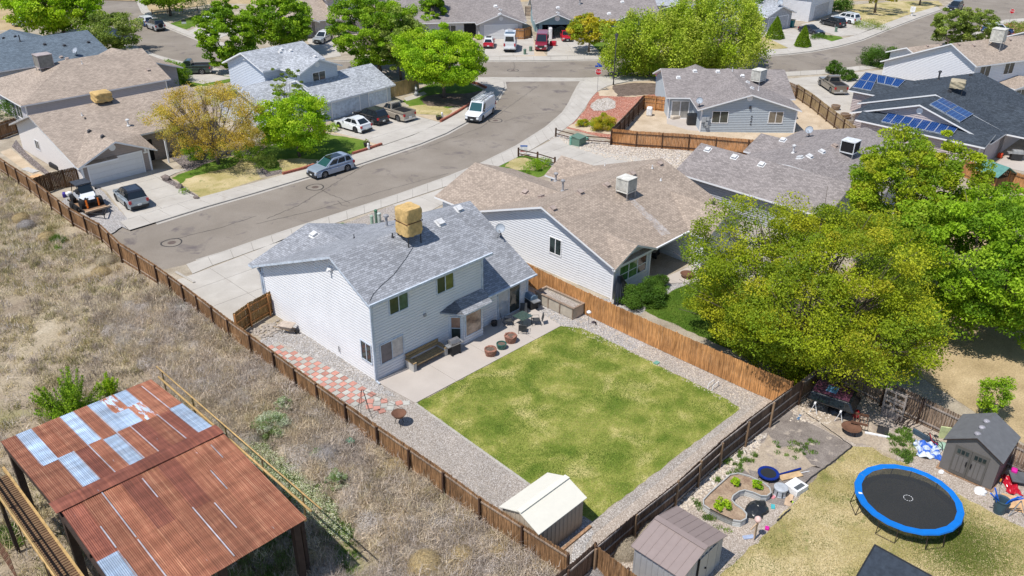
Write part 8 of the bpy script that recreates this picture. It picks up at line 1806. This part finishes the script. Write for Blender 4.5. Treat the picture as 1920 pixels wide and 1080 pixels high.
c = (29.35, 12.1); t = thing('ball_post', 'wooden post with a pink ball on top by the raised bed', 'post', (*c, 0)); b = MB(); b.box(-.04, .04, -.04, .04, 0, 1.05); b.obj('post', simple('pale_plank', (.5, .36, .24), .8), t); b = MB(); b.box(-.6, .1, -.03, .03, .95, 1.02); b.obj('arm', MATS['pale_plank'], t); b = MB(); b.lathe([(.02, 0), (.1, .03), (.16, .12), (.17, .18), (.15, .26), (.08, .33), (.02, .35)], 14, (0, 0, 1.04)); b.obj('ball', simple('pink_ball', (.66, .46, .42), .6), t, smooth=True)
PNK = simple('hot_pink', (.60, .02, .30), .5)
bit('pink_toy', 'small hot pink toy on the dirt below the black bag', 'toy', (1438, 992), (.22, .2, .12), PNK, .4); bit('crumpled_wrapper', 'blue and white crumpled sheet at the foot of the ball post', 'sheet', (1403, 1008), (.55, .22, .08), simple('blue_white', (.36, .42, .56), .5), -.6); bit('pink_scrap', 'pink scrap beside the drum', 'scrap', (1450, 933), (.25, .15, .06), simple('salmon', (.66, .25, .28), .6)); bit('teal_scrap', 'small teal and red toy by the black bag', 'toy', (1449, 951), (.3, .2, .08), simple('aqua', (.08, .42, .45), .5), .5)
bit('lime_scrap', 'lime green scrap in front of the drum', 'scrap', (1484, 942), (.2, .15, .05), simple('lime', (.40, .60, .05), .5))
def netline(label, pts, r=.03):
    P = [Vector((*G(*p), .04)) for p in pts]; Q = resample([p.xy for p in P], 20); b = MB(); b.tube([(q.x+random.uniform(-.03, .03)-P[0].x, q.y+random.uniform(-.03, .03)-P[0].y, .03) for q in Q], r, 6); o = b.obj('ground_edging', PLAS); o.location = (P[0].x, P[0].y, 0); tag(o, label, 'edging')
netline('dark plastic edging along the weed cloth and turf', [(1598, 838), (1560, 868), (1520, 897), (1505, 915)], .045); netline('thin dark edging at the far side of the bare plot', [(1500, 768), (1540, 795), (1598, 838)], .025); netline('dark edging stick beside the turf near the raised bed', [(1456, 978), (1482, 955)], .045); netline('curved pale hose below the leaning fence', [(1352, 862), (1372, 846), (1395, 843), (1402, 856)], .02)
# truck topper on sawhorses
t = thing('truck_topper', 'dark glossy pickup topper resting on white sawhorses under the tree', 'truck topper', (41.75, 14.15, .82), R(-80)); TP = simple('dusty_purple_top', (.10, .035, .06), .25, 0, .6, .6, 3)
b = MB(); l, w0, w1, h = 1.35, .98, .82, .55; b.v = [(-l, -w0, 0), (l, -w0, 0), (l, w0, 0), (-l, w0, 0), (-l+.12, -w1, h), (l-.35, -w1, h), (l-.35, w1, h), (-l+.12, w1, h)]; b.f = [(0,3,2,1),(4,5,6,7),(0,1,5,4),(1,2,6,5),(2,3,7,6),(3,0,4,7)]; b.m = [0]*6; o = b.obj('shell', simple('black_shell', (.012, .014, .018), .15, 0, .7), t); md = o.modifiers.new('bevel', 'BEVEL'); md.width = .08; md.segments = 3
b = MB(); b.box(-l+.2, l-.45, -w1+.1, w1-.1, h, h+.02); b.obj('roof_skin', TP, t)
for y in (-1, 1):
    for x0, x1 in ((-1.1, -.15), (-.05, .8)):
        b = MB(); f = lambda x, v: (x, y*(w0+(w1-w0)*v+.012), h*v); q = [f(x0, .25), f(x1, .25), f(x1, .82), f(x0, .82)]; b.poly(q if y < 0 else q[::-1]); b.obj('side_window', CGL, t)
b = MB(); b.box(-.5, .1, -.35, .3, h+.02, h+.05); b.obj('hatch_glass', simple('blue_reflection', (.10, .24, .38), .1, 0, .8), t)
for x in (-.8, .65):
    c_ = XF(t) @ Vector((x, 0, 0)); s_ = thing('sawhorse', 'white sawhorse under the %s end of the truck topper' % ('left' if x > 0 else 'right'), 'sawhorse', (c_.x, c_.y, 0), R(-80)); b = MB(); b.box(-.05, .05, -1.1, 1.1, .74, .82); b.obj('beam', SWH, s_)
    for y in (-.95, .95):
        for e in (-1, 1): b = MB(); b.bar((0, y, .74), (e*.22, y, 0), .07, .03); b.obj('leg', SWH, s_)
bit('red_fuel_can', 'red fuel can under the truck topper', 'fuel can', (1604, 781), (.45, .35, .4), P_RED, .4)
lump('black_bin_bag', 'black bag stuffed under the truck topper', 'bag', G(1570, 770), (.7, .5, .5), BPL)
c = G(1594, 812); t = thing('fire_pit', 'rusty round fire pit in front of the truck topper', 'fire pit', (*c, 0)); b = MB(); b.lathe([(.08, .2), (.35, .28), (.52, .42), (.56, .44), (.5, .42), (.3, .34), (.02, .3)], 20); b.obj('bowl', RST, t, smooth=True)
for k in range(3): a = k*2.1; b = MB(); b.tube([(.4*math.cos(a), .4*math.sin(a), 0), (.35*math.cos(a), .35*math.sin(a), .3)], .02, 6); b.obj('leg', DST, t)
c = G(1609, 800); t = thing('grate_stand', 'square rusty grate stand leaning behind the fire pit', 'grate', (*c, 0), R(20)); b = MB(); [b.bar((-.5, y, .5), (.5, y, .62), .025, .02) for y in (-.4, -.25, -.1, .05, .2, .35)]; b.obj('bars', RST, t, kind='stuff')
for a in ((-.5, -.45, -.45, .45), (.45, .5, -.45, .45)): b = MB(); b.box(*a, .48, .62); b.obj('frame', RST, t)
for x in (-.45, .45): b = MB(); b.box(x-.03, x+.03, -.03, .03, 0, .55); b.obj('leg', RST, t)
# leaning panel frame, boards, bent poles
t = thing('leaning_door', 'grey timber gate panel with open cells leaning on the old fence', 'door panel', (43.35, 11.3, 0), R(88)); GW = W_GREYRAIL; Mx = Matrix.Rotation(R(-8), 4, 'X')
for x0, x1, z0_, z1_ in ((-.62, -.52, 0, 2.05), (.52, .62, 0, 2.05), (-.05, .03, 0, 2.0)): b = MB(); b.box(x0, x1, -.03, .03, z0_, z1_, 0, Mx); b.obj('stile', GW, t)
for z in (0.0, .48, .75, 1.2, 1.45, 1.93): b = MB(); b.box(-.6, .6, -.035, .035, z, z+.13, 0, Mx); b.obj('rail', GW, t)
for x in (-.52, .03): b = MB(); b.box(x, x+.48, -.012, .012, .1, .5, 0, Mx); b.obj('panel', GW, t)
t = thing('bent_poles', 'bundle of dark bent branches leaning on the old fence', 'poles', (43.55, 10.3, 0))
for k in range(7): b = MB(); x = -.15+k*.05; y = .5-k*.13; b.tube([(-.5, y+.2, 0), (-.2, y+random.uniform(-.1, .1), .8), (.05, y-.15, 1.5), (.25, y-.1, 2.0)], .025, 6); b.obj('pole', DST, t)
bit('rubber_mat', 'black square panel lying on the dirt behind the turf', 'panel', (1655, 808), (.75, .6, .04), PLAS, R(15), .04); bit('white_pipe', 'white plastic pipe lying beside the black panel', 'pipe', (1644, 817), (.12, 1.3, .12), SWH, R(25)); bit('blue_wedge', 'dusty blue plastic strip near the corner fence', 'strip', (1498, 783), (.55, .14, .05), simple('dusty_blue', (.10, .18, .30), .6), .2)
# tarp, bike, bin by the resin shed
def drape(name, label, cat, q, s, m, rz=0, h=.2):
    b = MB(); N = 16
    for i in range(N+1):
        for j in range(N+1): u, v = i/N-.5, j/N-.5; b.v.append((u*s[0]*(1+.15*math.sin(v*9)), v*s[1]*(1+.15*math.sin(u*8)), .02+h*abs(math.sin(u*11+v*4)*math.cos(v*9-u*3))))
    for i in range(N):
        for j in range(N): a = i*(N+1)+j; b.f.append((a, a+N+1, a+N+2, a+1)); b.m.append(0)
    o = b.obj(name, m); o.location = (*G(*q), 0); o.rotation_euler = (0, 0, rz); tag(o, label, cat)
m, nt_, p_, v_ = base('blue_white_tarp', .5); nt_.links.new(ramp(nt_, noise(nt_, v_, 1.6, 3, .5, .8), [(.44, (.03, .12, .52)), (.5, (.42, .5, .66)), (.58, (.66, .70, .74))]), p_.inputs['Base Color'])
drape('tarp', 'crumpled blue and white tarp beside the resin shed', 'tarp', (1740, 846), (1.5, 1.3), m, .5, .22)
t = thing('bicycle', 'dark child bicycle propped on the fence by the shed', 'bicycle', (42.6, 8.75, 0), R(70))
for x in (-.4, .4):
    b = MB(); Mx = Matrix.Translation((x, 0, .28)) @ Matrix.Rotation(math.pi/2, 4, 'X'); b.tube([Mx @ Vector((.26*math.cos(a), .26*math.sin(a), 0)) for a in [2*math.pi*k/20 for k in range(21)]], .022, 6, 0, False); b.obj('wheel', TYRE, t)
b = MB(); b.tube([(-.4, 0, .28), (-.12, 0, .6), (.28, 0, .65), (.4, 0, .28)], .02, 6); b.obj('frame', PLAS, t); b = MB(); b.tube([(-.4, 0, .28), (.02, 0, .26), (.28, 0, .62)], .018, 6); b.obj('frame_stay', P_RED, t); b = MB(); b.tube([(.3, -.25, .85), (.27, 0, .78), (.3, .25, .85)], .016, 6); b.obj('handlebar', PLAS, t); b = MB(); b.box(-.25, -.02, -.06, .06, .68, .73); b.obj('saddle', PLAS, t)
bit('lime_board', 'pale lime board leaning beside the resin shed', 'board', (1768, 822), (.08, .55, .8), simple('pale_lime', (.50, .56, .30), .6), R(30)); lump('turtle_sandbox', 'green and white plastic sandbox lid by the shed wall', 'toy', G(1769, 838), (.35, .35, .22), simple('mint', (.30, .45, .36), .5)); bit('dark_trough', 'dark blue-grey trough standing on edge near the weeds', 'trough', (1730, 823), (.12, 1.3, .35), simple('slate_plastic', (.05, .08, .11), .5), R(-12))
t = thing('trash_can', 'blue-grey trash can stuffed with blue pool noodles', 'trash can', (39.55, 4.35, 0)); TC = simple('trash_slate', (.05, .09, .12), .5); b = MB(); b.lathe([(.24, 0), (.33, .8), (.36, .8), (.36, .85), (.33, .85), (.3, .8), (.23, .1)], 20); b.obj('can', TC, t)
for y in (-1, 1): b = MB(); b.box(-.09, .09, y*.34-.03, y*.34+.05, .62, .74); b.obj('handle', TC, t)
NOOD = ['longest blue pool noodle leaning left out of the trash can', 'left-leaning blue pool noodle just below the longest', 'lowest blue pool noodle leaning to the right from the can', 'right-leaning blue pool noodle with the lowest tip', 'upright blue pool noodle standing highest in the can', 'steep blue pool noodle at the right of the can']
for k, (dx, dy, dz) in enumerate(((-.6, .5, 1.3), (-.5, .3, 1.25), (.3, -.75, 1.2), (.45, -.65, 1.15), (-.25, .45, 1.45), (.1, -.55, 1.3))):
    b = MB(); b.tube([(dx*.12, dy*.12, .3), (dx*.5, dy*.5, .9), (dx, dy, dz)], .038, 8); o = b.obj('pool_noodle', simple('noodle_blue', (.01, .13, .60), .5)); o.location = t.location; tag(o, NOOD[k], 'pool noodle', 'pool noodles in the trash can')
t = thing('mop', 'mop with yellow top leaning in the trash can', 'mop', t.location); b = MB(); b.tube([(.05, .1, .2), (-.05, .35, 1.8)], .018, 6); b.obj('handle', GALV, t); b = MB(); b.box(-.08, -.02, .33, .39, 1.8, 1.95); b.obj('grip', AMB, t)
drape('red_sled', 'red plastic sled behind the trash can', 'sled', (1895, 910), (1.5, .7), P_RED, R(30), .12)
bit('grey_mat', 'dark grey tiled mat behind the red sled', 'mat', (1907, 903), (.9, .8, .1), simple('slate_mat', (.10, .11, .12), .7), .5, .25); bit('pink_toy_box', 'bright pink toy beside the shed side wall', 'toy', (1898, 893), (.35, .3, .3), PNK, .2, .2); bit('orange_ply', 'orange-tan plywood sheet on the gravel at the right edge', 'board', (1905, 945), (1.2, 1.2, .04), simple('orange_board', (.58, .36, .19), .8), .4)
lump('white_sheet', 'crumpled white plastic at the shed corner', 'bag', G(1838, 922), (.35, .3, .2), SWH); lump('white_helmet', 'small white toy on the gravel before the shed doors', 'toy', G(1765, 885), (.2, .14, .1), SWH)
t = thing('metal_stand', 'thin grey metal stand at the right edge below the trash can', 'stand', (*G(1905, 965), 0))
for k in range(3): a = k*2.1+.5; b = MB(); b.tube([(.45*math.cos(a), .45*math.sin(a), 0), (0, 0, .9)], .022, 6); b.obj('leg', GALV, t)
# ------------------------------------------------------------------ woman in pink on the corner
def limbs(name, pts, edges, rad, m, parent, sub=2):
    me = bpy.data.meshes.new(name); me.from_pydata(pts, edges, []); pass
    o = bpy.data.objects.new(name, me); COL.objects.link(o); o.parent = parent
    md = o.modifiers.new('skin', 'SKIN'); md.use_smooth_shade = True
    for i, r in enumerate(rad): me.skin_vertices[0].data[i].radius = (r, r*.8) if isinstance(r, float) else r
    me.skin_vertices[0].data[0].use_root = True
    s_ = o.modifiers.new('smooth', 'SUBSURF'); s_.levels = sub; s_.render_levels = sub; me.materials.append(m); return o
c = G(1231, 157); t = thing('person', 'woman in a bright pink top and blue jeans standing by the willow, seen from behind', 'person', (*c, 0), facecam(c)+R(165))
SK = simple('skin', (.50, .30, .22), .5); JN = simple('denim', (.04, .09, .24), .8); HR = simple('brown_hair', (.07, .04, .025), .7)
body = [(0, 0, .92), (0, 0, 1.12), (.02, 0, 1.34), (.03, 0, 1.46), (.05, 0, 1.6), (0, .09, .86), (.02, .1, .48), (0, .1, .08), (.12, .1, .03), (0, -.09, .86), (-.03, -.1, .48), (-.06, -.1, .08), (.06, -.1, .03), (.02, .17, 1.38), (.04, .22, 1.12), (.14, .2, .92), (.18, .2, .84), (.02, -.17, 1.38), (.06, -.22, 1.12), (.18, -.18, .94), (.22, -.17, .86)]
ed = [(0,1),(1,2),(2,3),(3,4),(0,5),(5,6),(6,7),(7,8),(0,9),(9,10),(10,11),(11,12),(2,13),(13,14),(14,15),(15,16),(2,17),(17,18),(18,19),(19,20)]
rd = [.13, .11, .12, .05, .095, .085, .06, .045, .035, .085, .06, .045, .035, .055, .042, .033, .03, .055, .042, .033, .03]; limbs('body', body, ed, rd, SK, t)
limbs('jeans', [body[i] for i in (0,5,6,7,9,10,11)], [(0,1),(1,2),(2,3),(0,4),(4,5),(5,6)], [.15, .11, .08, .065, .11, .08, .065], JN, t)
limbs('pink_top', [(0, 0, 1.0), (0, 0, 1.14), (.02, 0, 1.36), (.03, 0, 1.42), (.02, .18, 1.38), (.04, .225, 1.15), (.02, -.18, 1.38), (.06, -.225, 1.15)], [(0,1),(1,2),(2,3),(2,4),(4,5),(2,6),(6,7)], [.155, .14, .15, .09, .08, .065, .08, .065], PNK, t)
limbs('hair', [(.0, 0, 1.66), (-.04, 0, 1.56), (-.05, 0, 1.46)], [(0,1),(1,2)], [.105, .1, .06], HR, t)
